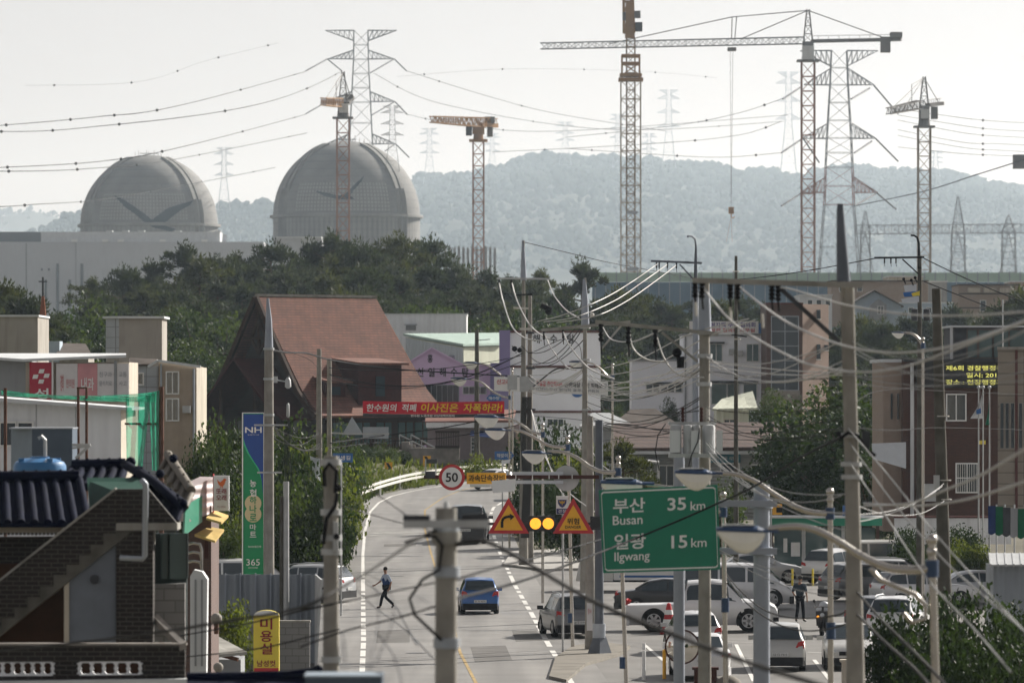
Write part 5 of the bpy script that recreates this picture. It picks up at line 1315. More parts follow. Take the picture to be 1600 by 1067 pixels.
# hoarding building
d = 255
th = thing('hoarding_building', 'low dark building faced with a red hoarding and pale poster panels', 'building', P(100, 790, d))
part(pbox(-40, 40, 561, 800, d+0.3, 6), 'wall', 'grey_wall', th); part(pbox(40, 202, 566, 800, d+0.2, 6), 'front_wall', 'cream', th)
b = MB(); b.prism([P(-40,560,d-0.3), P(36,565,d-0.3), P(197,558.5,d-0.3), P(197,556,d+4), P(-40,556,d+4)], (0,0,0.12)); part(b, 'roof_edge', 'sheet_white', th)
mk('poster_red', (0.42,0.02,0.05), 0.5, var=0.05); mk('poster_pink', (0.62,0.28,0.30), 0.5, var=0.12, scale=1.5); mk('poster_pale', (0.66,0.64,0.64), 0.5, var=0.05); mk('faded_red', (0.55,0.2,0.2), 0.6); mk('faded_grey', (0.30,0.31,0.33), 0.6)
s_ = FPX/d
p_ = part(pbox(46, 80.5, 566, 626, d-0.05, 0.1), 'poster', 'poster_red', th)
b = MB(); y = d-0.07
def cell(u, v, w_=8, h_=6.5, sh=2.0): b.face([(X(u-w_/2-sh/2,d),y,Z(v+h_/2,d)), (X(u+w_/2-sh/2,d),y,Z(v+h_/2,d)), (X(u+w_/2+sh/2,d),y,Z(v-h_/2,d)), (X(u-w_/2+sh/2,d),y,Z(v-h_/2,d))])
for du, dv in ((1,-8),(-8.5,0.5),(9,-1),(0.5,8)): cell(64+du, 588+dv)
part(b, 'emblem', 'white', p_)
part(MB().text('성', (X(65,d), d-0.07, Z(615,d)), 22/s_, 17/s_, bold=0.03), 'lettering', 'white', p_)
for u0, u1, m_ in ((88,121,'poster_pale'),(121.3,152,'poster_pink'),(152.3,178,'poster_pale'),(183,201,'poster_pale')):
    p_ = part(pbox(u0, u1, 568, 621, d-0.05, 0.1), 'poster', m_, th); b = MB()
    if u0 == 88:
        b.text('경희', (X(97,d), d-0.07, Z(598,d)), 5/s_, 26/s_, bold=0.02); b.text('한의원', (X(110,d), d-0.07, Z(599,d)), 13/s_, 14/s_, bold=0.01); part(b, 'lettering', 'faded_red', p_)
    elif u0 > 152:
        for q, tx in enumerate(('침구과','물리치료') if u0 < 180 else ('교통','사고')): b.text(tx, (X((u0+u1)/2,d), d-0.07, Z(585+q*14,d)), (u1-u0-6)/s_, 8/s_)
        part(b, 'lettering', 'faded_grey', p_)
    else: b.text('내과', (X(137,d), d-0.07, Z(600,d)), 20/s_, 20/s_, bold=0.01); part(b, 'lettering', 'white', p_)
part(MB().box(X(178.3,d), X(182.6,d), d-0.08, d, Z(625,d), Z(563,d)), 'frame_post', 'grey_wall', th); part(MB().box(X(81,d), X(83.5,d), d-0.1, d, Z(625,d), Z(562,d)), 'frame_post', 'white', th)
# flat roofed cabin
d = 205
th = thing('cabin_house', 'pale prefabricated cabin with a sloping white roof slab at the left', 'cabin', P(100, 850, d))
part(MB().xz([(X(u,d), Z(v,d)) for u, v in ((-60,900),(189,900),(189,638),(-60,620))], d, d+6), 'wall', 'siding_white', th)
part(MB().prism([(X(189,d),d-0.01,0),(X(196,d),d+2.5,0),(X(196,d),d+2.5,Z(640,d)),(X(189,d),d-0.01,Z(640,d))], (0,3,0)), 'end_wall', 'cream', th)
b = MB(); b.prism([P(-62,617,d-0.7), P(206,637,d-0.7), P(206,641,d-0.7), P(-62,624,d-0.7)], (0,7,0)); part(b, 'roof', 'sheet_white', th)
pwin(th, 1, 24, 661, 695, d, nx=1); pwin(th, 29, 50, 661, 672, d, nx=1)
for u_ in (56, 118): part(MB().box(X(u_,d), X(u_+1,d), d-0.015, d, 0, Z(627,d)), 'panel_joint', 'grey_wall', th)
# netting with posts
d = 200
net = mat('net_green', (0.03,0.30,0.19), 0.8, var=0.2, scale=0.6); t_ = net.node_tree
tr_ = t_.nodes.new('ShaderNodeBsdfTransparent'); tl_ = t_.nodes.new('ShaderNodeBsdfTranslucent'); tl_.inputs[0].default_value = (0.03,0.36,0.22,1)
a_ = t_.nodes.new('ShaderNodeMixShader'); a_.inputs[0].default_value = 0.5; b_ = t_.nodes.new('ShaderNodeMixShader'); b_.inputs[0].default_value = 0.35
t_.links.new(t_.nodes['Principled BSDF'].outputs[0], a_.inputs[1]); t_.links.new(tl_.outputs[0], a_.inputs[2]); t_.links.new(a_.outputs[0], b_.inputs[1]); t_.links.new(tr_.outputs[0], b_.inputs[2]); t_.links.new(b_.outputs[0], t_.nodes['Material Output'].inputs[0])
th = thing('net_screen', 'green netting slung from rusty posts beside the pale cabin', 'netting', P(225, 850, d))
def cloth(top, bot, n, m_, sag, seed, y):
    b = MB(); r_ = random.Random(seed); g = []
    for j in range(n+1):
        t = j/n; col = []
        for k in range(9):
            q = k/8; u = (top[0][0]+(top[1][0]-top[0][0])*t)*(1-q)+(bot[0][0]+(bot[1][0]-bot[0][0])*t)*q
            v = (top[0][1]+(top[1][1]-top[0][1])*t+sag*4*t*(1-t))*(1-q)+(bot[0][1]+(bot[1][1]-bot[0][1])*t+sag*2*t*(1-t))*q
            col.append(P(u, v, y+0.10*math.sin(t*n*0.9+q*2)+0.05*r_.random()))
        g.append(col)
    for j in range(n):
        for k in range(8): b.face([g[j][k], g[j][k+1], g[j+1][k+1], g[j+1][k]])
    return b
for q in (((2,609),(120,618),(2,617),(120,624),2), ((120,618),(244,612),(120,625),(244,628),2), ((196,620),(236,617),(198,735),(222,735),1), ((232,614),(249,610),(238,735),(249,735),0)):
    cloth((q[0],q[1]), (q[2],q[3]), 14, net, q[4], 3, d).build('netting', net, th)
mk('rust', (0.13,0.07,0.05), 0.85, var=0.3)
for u_, v_, r_ in ((252,604,0.09),(122,606,0.05),(135,606,0.05),(8,606,0.06)): part(MB().cyl(X(u_,d), d+0.1, 0, Z(v_,d), r_, n=8), 'post', 'rust', th)
b = MB(); b.bar(P(195,662,d+0.1), P(252,662,d+0.1), 0.07); b.bar(P(120,606,d+0.1), P(136,606,d+0.1), 0.06); part(b, 'rail', 'rust', th)
# railing on the bank, small houses
d = 300
th = thing('dark_railing', 'dark post and rail fence on the bank left of the A-frame', 'railing', P(300, 690, d))
b = MB(); b.bar(P(258,668,d), P(345,668,d), 0.12); b.bar(P(258,678,d), P(345,678,d), 0.08)
for k in range(15): b.bar(P(260+k*6,690,d), P(260+k*6,664,d), 0.08)
part(b, 'rail', 'wood_dark', th)
d = 200
# ------------------------------------------------------------------ shop row with awnings
d = 152; s_ = FPX/d
th = thing('chicken_shop', 'small shop with a corrugated pink wall, green signboard and yellow awnings at left', 'shop', P(310, 1000, d))
M['pink_sheet'] = corr('pink_sheet', (0.46,0.38,0.37), 0.25, axis=2)
b = MB(); b.prism([P(296,764,d-2.5), P(334,745,d+0.5), P(334,800,d+0.5), P(296,815,d-2.5)], (-0.4,0.6,0)); part(b, 'gable_cladding', 'pink_sheet', th)
part(MB().box(X(288,d), X(330,d), d, d+4, -0.2, Z(790,d)), 'wall', 'brick_brown', th); part(MB().box(X(320,d), X(326,d), d-0.05, d, Z(872,d), Z(835,d)), 'door', 'arm_brown' if 'arm_brown' in M else mk('arm_brown', (0.07,0.03,0.025), 0.6), th)
sg_ = part(MB().prism([P(290,790,d-3), P(316,774,d-1), P(316,815,d-1), P(288,837,d-3)], (-0.06,0.2,0)), 'signboard', 'sign_green', th)
mk('awning_yellow', (0.50,0.36,0.13), 0.7, var=0.15, scale=3)
for q in ((304,838,326,826,350,830,336,848),(322,812,334,800,357,808,346,819)): part(MB().prism([P(q[0],q[1],d-1.6), P(q[2],q[3],d+0.2), P(q[4],q[5],d+0.2), P(q[6],q[7],d-1.6)], (0,0,0.06)), 'awning', 'awning_yellow', th)
th = thing('chicken_sign', 'upright white shop sign with a red rooster and Korean lettering', 'sign', P(347, 800, d-0.5))
pl_ = part(MB().box(X(335.5,d), X(359.5,d), d-0.6, d-0.4, Z(797,d), Z(742.5,d)), 'panel', 'white_paint', th)
y = d-0.61; mk('rooster_orange', (0.70,0.16,0.04), 0.5)
b = MB(); b.xz([(X(u,d), Z(v,d)) for u, v in ((341,748),(343.5,751),(346,752.5),(349,750),(352,746.5),(356,748),(354,751),(352.5,756),(349.5,759),(347,759),(343.5,756.5),(342,752.5))], y-0.005, y+0.005); b.bar((X(346.5,d),y,Z(759,d)), (X(346,d),y,Z(761.5,d)), 0.02); b.bar((X(349.5,d),y,Z(759,d)), (X(349.5,d),y,Z(761.5,d)), 0.02); part(b, 'rooster', 'rooster_orange', pl_)
mk('sign_crimson', (0.28,0.04,0.05), 0.6)
b = MB(); b.text('또래', (X(347.5,d), y, Z(766.5,d)), 16/s_, 9/s_, bold=0.03); b.text('오래', (X(347.5,d), y, Z(776.5,d)), 16/s_, 9/s_, bold=0.03); b.text('치킨 전문점', (X(347.5,d), y, Z(790.5,d)), 13/s_, 2.6/s_); part(b, 'lettering', 'sign_crimson', pl_)
part(MB().box(X(334.2,d), X(335.4,d), d-0.55, d-0.2, Z(800,d), Z(740,d)), 'bracket', 'red_paint', th)
# ------------------------------------------------------------------ bank sign
d = 214; s_ = FPX/d
th = thing('mart_pylon_sign', 'tall narrow mart sign, blue over green, with the figures 365', 'sign', (X(395,d), d, 0))
gl, gr = 379, 412.5
part(MB().box(X(gl,d), X(gr,d), d, d+0.25, 0, Z(645.5,d)), 'panel', 'sign_nh' if 'sign_nh' in M else mk('sign_nh', (0.0,0.24,0.085), 0.4, var=0.05), th)
mk('nh_blue', (0.012,0.06,0.28), 0.4, var=0.05); mk('nh_light', (0.04,0.5,0.24), 0.4); mk('nh_cream', (0.62,0.52,0.30), 0.5, var=0.03)
def fl(pts, y0, y1): return MB().xz([(X(u,d), Z(v,d)) for u, v in pts], y0, y1)
cv = [(380.5,694),(386,707),(393,718),(400,728),(405,738),(409,752),(411.3,774)]
part(fl([(380.5,647)]+cv+[(411.3,647)], d-0.02, d-0.001), 'blue_field', 'nh_blue', th)
part(fl(cv[:6]+[(405,733),(397,721),(389,708),(383,694),(380.5,685)], d-0.03, d-0.021), 'light_stripe', 'nh_light', th)
b = MB()
for u_ in (gl, gr): b.box(X(u_,d)-0.02, X(u_,d)+0.02, d-0.04, d+0.28, 0, Z(645,d))
b.box(X(gl,d)-0.02, X(gr,d)+0.02, d-0.04, d+0.28, Z(645.5,d), Z(644.5,d)); part(b, 'edge_trim', 'white', th)
y = d-0.035; b = MB(); b.text('NH', (X(396,d), y, Z(671.5,d)), 26/s_, 9/s_, bold=0.02); b.text('농협하나로', (X(396,d), y, Z(679,d)), 18/s_, 1.8/s_)
b.text('농', (X(395.5,d), y, Z(755,d)), 10/s_, 11/s_, bold=0.01); b.text('협', (X(395.5,d), y, Z(769.5,d)), 10/s_, 11/s_, bold=0.01)
b.text('마', (X(395.5,d), y, Z(823,d)), 10/s_, 9/s_, bold=0.01); b.text('트', (X(395.5,d), y, Z(834.5,d)), 10/s_, 9/s_, bold=0.01); b.text('365', (X(395.5,d), y, Z(878,d)), 21/s_, 10/s_); b.text('AUTO BANK', (X(395.5,d), y, Z(886.5,d)), 15/s_, 2/s_); b.text('NH농협은행', (X(398,d), y, Z(853.5,d)), 20/s_, 3.2/s_)
part(b, 'lettering', 'white', th)
b = MB()
for vc in (786, 803): b.disc((X(395.5,d), d-0.03-(vc > 790)*0.003, Z(vc,d)), 13/s_, d-0.005, 28)
dc = part(b, 'cream_emblem', 'nh_cream', th)
b = MB()
for i, ch in enumerate('하나로'): b.text(ch, (X(395.5,d), d-0.036, Z(781+13.5*i,d)), 11/s_, 11.5/s_, bold=0.03)
part(b, 'lettering', 'sign_nh', dc)
# ------------------------------------------------------------------ sheet fence, yellow sign, clutter
d = 192; s_ = FPX/d
th = thing('sheet_fence', 'grey ribbed sheet metal fence round the yard behind the yellow sign', 'fence', P(410, 1045, d))
part(MB().box(X(315,d), X(488,d), d+4, d+4.06, -0.1, Z(897,d+4)), 'sheet', 'fence_sheet', th)
part(MB().prism([(X(488,d),d+4,-0.1),(X(504,d),d-6,-0.1),(X(504,d-6),d-6,Z(905,d-6)),(X(488,d),d+4,Z(897,d+4))], (-0.06,0,0)), 'sheet', 'galv', th)
b = MB()
for k in range(8): b.box(X(318+k*24,d), X(320+k*24,d), d+3.9, d+4.0, -0.1, Z(895,d+4))
part(b, 'posts', 'steel_pole', th)
d = 178
M['block_grey'] = tiled('block_grey', (0.27,0.265,0.26), (0.23,0.228,0.225), (0.16,0.155,0.15), 0.42, 0.22, 0.012, 0.9, 0.3)
th = thing('block_wall', 'low grey concrete block wall behind the yellow sign', 'wall', P(425, 1090, d)); part(pbox(374, 484, 972, 1110, d, 0.25), 'wall', 'block_grey', th); part(MB().box(X(373,d), X(485,d), d-0.04, d+0.3, Z(972,d), Z(969,d)), 'coping', 'concrete', th)
d = 168; s_ = FPX/d
th = thing('yellow_salon_sign', 'rounded yellow standing sign with large brown Korean lettering', 'sign', P(416, 1080, d))
pr = [(396,1048),(396,962)]+[(416-20*math.cos(R(a)), 962-9*math.sin(R(a))) for a in range(15, 166, 15)]+[(436,962),(436,1048)]
part(MB().xz([(X(u,d), Z(v,d)) for u, v in pr], d, d+0.35), 'lamp_box', 'lemon', th)
part(MB().box(X(397,d), X(435,d), d-0.01, d-0.002, Z(1048.5,d), Z(1043,d)), 'red_stripe', 'red_paint', th)
b = MB()
for i, ch in enumerate('미용실'): b.text(ch, (X(416,d), d-0.012, Z(974+19.5*i,d)), 19/s_, 17.5/s_, bold=0.035)
b.text('남성컷', (X(416,d), d-0.012, Z(1036,d)), 29/s_, 10/s_, bold=0.03); part(b, 'lettering', 'sign_crimson', th)
part(MB().xz([(X(u,d), Z(v,d)) for u, v in [(396,961)]+pr[2:-2]+[(436,961)]], d-0.008, d-0.001), 'white_cap', 'white', th)
part(MB().box(X(399,d), X(433,d), d+0.02, d+0.33, -0.2, Z(1048.6,d)), 'foot', 'concrete', th)
# roofs of the yard below
d = 165
th = thing('yard_shed', 'low yard shed with a weathered sheet roof below the shop row', 'shed', P(320, 1080, d))
b = MB(); b.prism([P(286,1000,d-2), P(310,1030,d-4), P(386,1022,d-3), P(330,992,d+1)], (0,0,0.08)); part(b, 'roof', 'awning_yellow' if False else 'concrete', th)
b = MB(); b.bar(P(305,1012,d-2.5), P(372,1030,d-3), 0.1); b.bar(P(308,1006,d-2), P(378,1022,d-2.5), 0.08); part(b, 'pipes', 'rust', th)
part(MB().box(X(290,d), X(380,d), d-1.5, d+1, 0, Z(1026,d)), 'wall', 'grey_wall', th)
d = 147
th = thing('gate_pillar', 'pale rendered gate pillar with white side panels beside the brick house', 'pillar', P(310, 1000, d))
part(MB().xz([(X(u,d), Z(v,d)) for u, v in ((297,1060),(322,1060),(324,905),(316,893),(303,890),(297,900))], d, d+0.7), 'pillar', 'sheet_white', th)
part(MB().box(X(304,d), X(307,d), d-0.03, d, Z(1040,d), Z(905,d)).box(X(314,d), X(317,d), d-0.03, d, Z(1040,d), Z(905,d)), 'grooves', 'grey_wall', th)
for u_, v_, k in ((338,966,8),(341,1042,7)):
    t2 = thing('pressure_tank', 'round pale tank in the yard below the shop row, the '+('upper' if v_ < 1000 else 'lower')+' of two', 'tank', P(u_, v_+20, d-1)); part(MB().ball(P(u_, v_, d-1), k/54, 14), 'shell', 'beige', t2); part(MB().cyl(X(u_,d-1), d-1, Z(v_+24,d-1), Z(v_+6,d-1), 0.06), 'stand', 'rust', t2)
b = MB()
for k, v_ in enumerate((848,862,876)): b.tube([P(284,v_+4,150), P(302,v_,150), P(312,v_+2,150), P(315,v_+10,150), P(315,v_+60,150)], 0.045, 6)
tag(b.build('pipe_rails', M['chrome'], smooth=40), 'bent shiny pipe rails beside the brick house porch', 'railing')
# ------------------------------------------------------------------ near brick house with blue tiled roof
d = 105; s_ = FPX/d
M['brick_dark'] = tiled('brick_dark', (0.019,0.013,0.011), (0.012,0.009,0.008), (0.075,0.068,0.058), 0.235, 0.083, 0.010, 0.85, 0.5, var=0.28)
mk('tile_blue', (0.0035,0.006,0.020), 0.85, var=0.35, scale=3, spec=0.08); mk('tile_lit', (0.20,0.18,0.15), 0.6, var=0.25, scale=3); mk('deck_green', (0.004,0.045,0.03), 0.7, var=0.15, scale=2)  # blue tiles darkened for shade, grey ones pale with sunlight in their colour
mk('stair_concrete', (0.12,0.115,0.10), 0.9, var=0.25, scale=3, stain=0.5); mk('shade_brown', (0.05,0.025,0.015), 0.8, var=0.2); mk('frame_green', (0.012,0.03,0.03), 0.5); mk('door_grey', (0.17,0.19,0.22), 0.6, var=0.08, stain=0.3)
H_ = thing('brick_house', 'shaded brown brick house with outside stair and blue tiled roofs at lower left', 'house', P(140, 1090, d))
def poly(pts, dd, dep, m_, name): return part(MB().xz([(X(u,dd), Z(v,dd)) for u, v in pts], dd, dd+dep), name, m_, H_)
steps = [(181,817),(181,833),(161.5,833),(161.5,850.5),(141.5,850.5),(141.5,867),(123.5,867),(123.5,881.5),(103.5,881.5),(103.5,897.6),(83.5,897.6),(83.5,915.8),(62.5,915.8),(62.5,932),(42.5,932),(42.5,948.4),(22.5,948.4),(22.5,964.7),(2,964.7),(2,981),(-22,981)]
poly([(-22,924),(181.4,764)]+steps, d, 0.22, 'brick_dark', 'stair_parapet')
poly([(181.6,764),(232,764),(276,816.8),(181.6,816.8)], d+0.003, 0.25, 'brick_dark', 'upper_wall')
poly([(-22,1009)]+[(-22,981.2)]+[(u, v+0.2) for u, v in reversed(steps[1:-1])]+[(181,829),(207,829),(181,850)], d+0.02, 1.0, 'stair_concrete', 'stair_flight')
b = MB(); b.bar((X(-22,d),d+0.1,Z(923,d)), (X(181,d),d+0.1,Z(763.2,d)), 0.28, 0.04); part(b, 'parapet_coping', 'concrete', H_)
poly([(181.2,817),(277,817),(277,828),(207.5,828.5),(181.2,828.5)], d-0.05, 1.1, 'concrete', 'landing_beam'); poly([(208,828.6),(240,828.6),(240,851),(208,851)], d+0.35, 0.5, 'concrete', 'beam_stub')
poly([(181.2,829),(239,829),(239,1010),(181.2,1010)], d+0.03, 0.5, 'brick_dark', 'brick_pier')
poly([(108,908),(181,851),(181,1010),(108,1010)], d+0.12, 0.1, 'door_grey', 'stair_panel'); poly([(100,915),(107.8,909),(107.8,1010),(100,1010)], d+0.08, 0.16, 'cream', 'panel_post')
part(MB().lathe([(0.055,0),(0.085,0.02),(0.085,0.05),(0.03,0.06),(0.01,0.03)], (X(147,d), d+0.10, Z(905,d)), 16, axis='y') if False else MB().disc((X(147,d), d+0.05, Z(905,d)), 0.085, d+0.11, 18), 'wall_lamp', 'dark_grey', H_)
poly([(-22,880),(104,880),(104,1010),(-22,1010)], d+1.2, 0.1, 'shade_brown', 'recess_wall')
# upper storey behind the stair with its blue tiled eave
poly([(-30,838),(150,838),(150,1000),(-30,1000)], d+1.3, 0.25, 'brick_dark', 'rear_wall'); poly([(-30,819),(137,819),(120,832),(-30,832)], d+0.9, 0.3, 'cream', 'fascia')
b = MB()
for k in range(22): b.box(X(-28+k*6.2,d), X(-24+k*6.2,d), d+1.1, d+1.29, Z(838,d), Z(832.5,d))
part(b, 'dentil_course', 'brick_dark', H_)
def tileroof(name, ridge0, ridge1, eave0, eave1, n, m_, r=0.075):
    b = MB(); a, c, e, f = [P(*q) for q in (ridge0, ridge1, eave0, eave1)]
    b.prism([e, f, c, a], (0,0,-0.08))
    for k in range(n+1):
        t = k/n; p, q = a.lerp(c, t), e.lerp(f, t); pts = [p.lerp(q, j/6)+Vector((0,0,0.02*(j%2))) for j in range(7)]
        b.tube(pts, [r*(0.92 if j % 2 else 1.06) for j in range(7)], 8)
    b.tube([a+Vector((0,0,0.08)), c+Vector((0,0,0.08))], r*1.5, 8)
    for k in range(n): q = a.lerp(c, (k+0.5)/n)+Vector((0,0,0.17)); b.ball(q, r*0.55, 6)
    return part(b, name, m_, H_, smooth=50)
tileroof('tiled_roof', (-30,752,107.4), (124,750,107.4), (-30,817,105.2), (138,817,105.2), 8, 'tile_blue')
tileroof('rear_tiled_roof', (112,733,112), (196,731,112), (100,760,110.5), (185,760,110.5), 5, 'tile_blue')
b = MB(); pts = [P(u,v,dd) for u, v, dd in ((196,726,110),(214,737,109),(240,752,107.5),(262,772,106.5),(286,795,106))]
b.tube(pts, 0.09, 8); b.ball(P(204,722,110), 0.11, 8); b.ball(P(287,786,106), 0.08, 8); b.ball(P(250,740,108), 0.09, 8); b.ball(P(271,716,110), 0.09, 8)
part(b, 'hip_ridge', 'tile_blue', H_, smooth=50)
tileroof('hip_tiles', (216,740,109), (284,792,106.1), (196,760,108.4), (276,815,105.6), 6, 'tile_blue', 0.055)
tileroof('lit_hip_tiles', (262,716,112), (299,772,109), (252,734,111.5), (290,792,108.5), 5, 'tile_lit', 0.06)  # sunlit tiles, the light is in their paler colour
b = MB(); b.prism([P(136,746,109), P(222,746,108.5), P(227,764,106), P(182,764,105.8), P(140,796,106.3)], (0,0,-0.05)); part(b, 'roof_terrace', 'deck_green', H_)
part(MB().tube([P(222,751,104.8), P(227,756,104.7), P(227.5,765,104.75), P(226,868,104.75), P(222,873,104.8), P(188,871,104.9)], 0.055, 10), 'downpipe', 'steel', H_, smooth=50)
# porch on the right
poly([(240,833),(292,833),(292,1000),(240,1000)], d+1.6, 0.2, 'frame_green', 'porch_wall')
for u0, u1 in ((244,254),(257,284)): 
    g_ = part(MB().box(X(u0,d), X(u1,d), d+1.5, d+1.59, Z(908,d), Z(838,d)), 'window', 'glass_green', H_); part(MB().box(X(u0-1.5,d), X(u0,d), d+1.42, d+1.5, Z(908,d), Z(836,d)).box(X(u1,d), X(u1+3,d), d+1.42, d+1.5, Z(908,d), Z(836,d)), 'frame', 'frame_green', g_)
poly([(240,913),(289,911),(289,1003),(240,1003)], d+1.0, 0.25, 'block_grey', 'porch_block_wall')
poly([(-25,1008),(289,1006),(289,1032),(-25,1034)], d-3, 0.25, 'brick_dark', 'balcony_wall'); poly([(-25,1056.5),(289,1053),(289,1064),(-25,1067)], d-3, 0.25, 'brick_dark', 'balcony_base')
for a, c in (((83,1031),(123,1057)),((220,1030),(289,1056))): poly([(a[0],a[1]),(c[0],a[1]),(c[0],c[1]),(a[0],c[1])], d-2.97, 0.2, 'brick_dark', 'balcony_pier')
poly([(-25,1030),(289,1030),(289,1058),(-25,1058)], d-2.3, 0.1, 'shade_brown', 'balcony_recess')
b = MB(); b.prism([P(239,962,d+0.6), P(246,958,d+0.6), P(291,1003,d-3.1), P(281,1006,d-3.1)], (0,0,-0.12)); b.box(X(-25,d-3), X(291,d-3), d-3.06, d-2.72, Z(1008,d-3), Z(1004.5,d-3)); part(b, 'balcony_coping', 'stone', H_)
for u0, u1, n_ in ((-12,82,6),(124,219,5)):
    b = MB(); dd = d-2.99; pitch = (u1-u0)/n_
    b.box(X(u0,dd), X(u1,dd), dd, dd+0.12, Z(1057,dd), Z(1052.5,dd)); b.box(X(u0,dd), X(u1,dd), dd, dd+0.12, Z(1035,dd), Z(1031,dd))
    for k in range(n_+1): c_ = u0+k*pitch; b.xz([(X(u,dd), Z(v,dd)) for u, v in ((c_-4.5,1052.4),(c_-1.6,1048),(c_-3.4,1043.8),(c_-1.6,1039.6),(c_-4.5,1035.1),(c_+4.5,1035.1),(c_+1.6,1039.6),(c_+3.4,1043.8),(c_+1.6,1048),(c_+4.5,1052.4))], dd+0.01, dd+0.11)
    part(b, 'balustrade', 'white_paint', H_)
poly([(-25,1064.5),(300,1060),(300,1110),(-25,1110)], d-3.3, 0.4, 'sheet_white', 'canopy_edge')
# roof tanks
d = 116
th = thing('water_tank', 'round blue plastic water tank on the roof of the brick house', 'water tank', P(62, 750, d)); c_ = P(62, 760, d)
mk('tank_blue', (0.03,0.16,0.36), 0.4, var=0.06)
part(MB().lathe([(0.52,0),(0.55,0.1),(0.54,0.42),(0.50,0.50),(0.34,0.565),(0.2,0.585),(0.2,0.61),(0.01,0.612)], c_, 28), 'tank', 'tank_blue', th, smooth=35)
b = MB()
for k in range(4): a = k*1.57+0.6; b.obox(c_+Vector((0.42*math.cos(a),0.42*math.sin(a),0.54)), (0.06,0,0), (0,0.06,0), (0,0,0.04))
part(b, 'lugs', 'tank_blue', th)
part(MB().tube([c_+Vector((0.12,-0.1,0.6)), c_+Vector((0.12,-0.1,0.95)), c_+Vector((0.05,-0.1,1.02)), c_+Vector((-0.02,-0.1,0.98))], 0.035, 8), 'vent_pipe', 'galv', th)
d = 124
th = thing('roof_plant_box', 'grey blue sheet metal box on the roof behind the blue tank', 'roof box', P(60, 740, d)); mk('box_blue', (0.10,0.13,0.17), 0.6, var=0.08); mk('box_pale', (0.26,0.31,0.36), 0.6, var=0.06)
part(MB().box(X(50,d), X(113,d), d, d+1.4, Z(760,d), Z(670,d)), 'front', 'box_blue', th); part(MB().xy([(X(14,d),d+0.5),(X(49.9,d),d),(X(49.9,d),d+1.4),(X(14,d),d+1.4)], Z(760,d), Z(670,d)), 'side', 'box_pale', th); part(MB().box(X(14,d), X(114,d), d-0.03, d+1.42, Z(670,d), Z(668,d)), 'lid', 'steel', th)
b = MB(); b.bar(P(113,695,d), P(141,695,d), 0.08, 0.06); b.bar(P(141,695,d), P(118,716,d), 0.06); b.bar(P(113,700,d), P(140,697,d), 0.04); part(b, 'support_frame', 'galv', th)
# nearest roofs at the bottom edge
d = 84
th = thing('near_tiled_roof', 'dark blue tiled ridge crossing the bottom edge left of centre', 'roof', P(400, 1090, d))
b = MB(); pts = [P(u,v,d) for u, v in ((292,1058),(380,1057),(450,1055),(490,1050),(501,1044))]; b.tube(pts, 0.075, 8)
for k in range(11): b.ball(P(300+k*18, 1053.5-(0.4*k if k > 7 else 0), d), 0.025, 6)
b.ball(P(498,1046,d), 0.07, 8); part(b, 'ridge', 'tile_blue', th, smooth=50); b = MB(); b.prism([P(292,1059,d), P(480,1059,d), P(470,1100,d-1.5), P(292,1100,d-1.5)], (0,0,-0.05)); part(b, 'tiles', 'tile_blue', th); part(MB().box(X(300,d-1), X(470,d-1), d-1, d+2, -0.1, Z(1098,d)), 'wall', 'brick_dark', th)
d = 60
th = thing('near_parapet', 'slate blue flat roof edge with a pale lip at the bottom centre', 'roof', P(536, 1090, d))
part(MB().box(X(477,d), X(597,d), d, d+0.7, 0, Z(1058,d)), 'wall', 'box_blue', th); part(MB().box(X(475,d), X(598,d), d-0.04, d+0.75, Z(1058,d), Z(1054.5,d)), 'lip', 'box_pale', th)
# ------------------------------------------------------------------ shrubs
SG = 'shrubs and bushes on the roadside bank'
sb = [round_tree(71+i, 3.2, 2.2, 46, 130, 0.165, 0.0, 'dense green bush on the bank left of the road', 'bush', SG, (broad, broad_dark, broad_lime)[i], 'shrub', 0.4) for i in range(3)]
k = 0; rnd = random.Random(31)
def bush(u, vtop, d_, wpx, i, zb=None, label=None):
    d_ = d_+26 if zb is None and d_ < 264 else d_; zt = Z(vtop, d_); zb = (bank_z(left_edge(d_)-X(u,d_), d_) if zb is None else zb)-0.15; H = max(1.2, zt-zb)
    wm = wpx/2*d_/FPX; put(sb[i], (X(u,d_), d_, zb), max(wm/2.3, 0.55*H/3.2 if zb < 1 else 0), rnd.uniform(0,6.28), label, sz=H/3.2)
for q in ((330,668,285,110,0),(292,680,292,90,1),(370,665,290,90,1),(405,662,300,80,2),(300,700,262,110,2),(350,700,258,120,0),(400,712,255,110,1),(340,740,246,110,1),(390,752,243,110,0),(365,790,236,90,2),(352,810,225,80,0),(440,668,300,80,1),(475,672,300,90,0),(455,700,275,110,1),(500,690,290,80,2),(470,735,262,110,0),(505,700,310,70,1),(528,676,360,60,0),(500,752,270,60,1),(440,770,248,90,1),(480,790,246,80,1),(505,800,250,60,0),(566,694,440,70,1),(578,716,434,60,1),(545,708,405,60,1),(600,694,446,60,0),(626,704,450,40,1),(430,735,268,80,0),(520,740,320,40,2),(522,776,310,34,2),(512,800,296,34,2),(730,722,440,40,1)):
    bush(*q)
for q, lab in (((346,932,176,50,2),'overgrown weeds behind the gate pillar'),((350,985,176,40,0),'green weeds at the foot of the block wall'),((545,802,352,22,2),'low bright ivy clump at the outside edge of the bend'),((540,822,335,26,0),'dark ivy clump near the end of the guard rail'),((530,842,315,30,2),'ivy spilling onto the verge beside the near left pole')): bush(*q, 0.0, lab)
RB = 'bushes and trees on the right hand side'
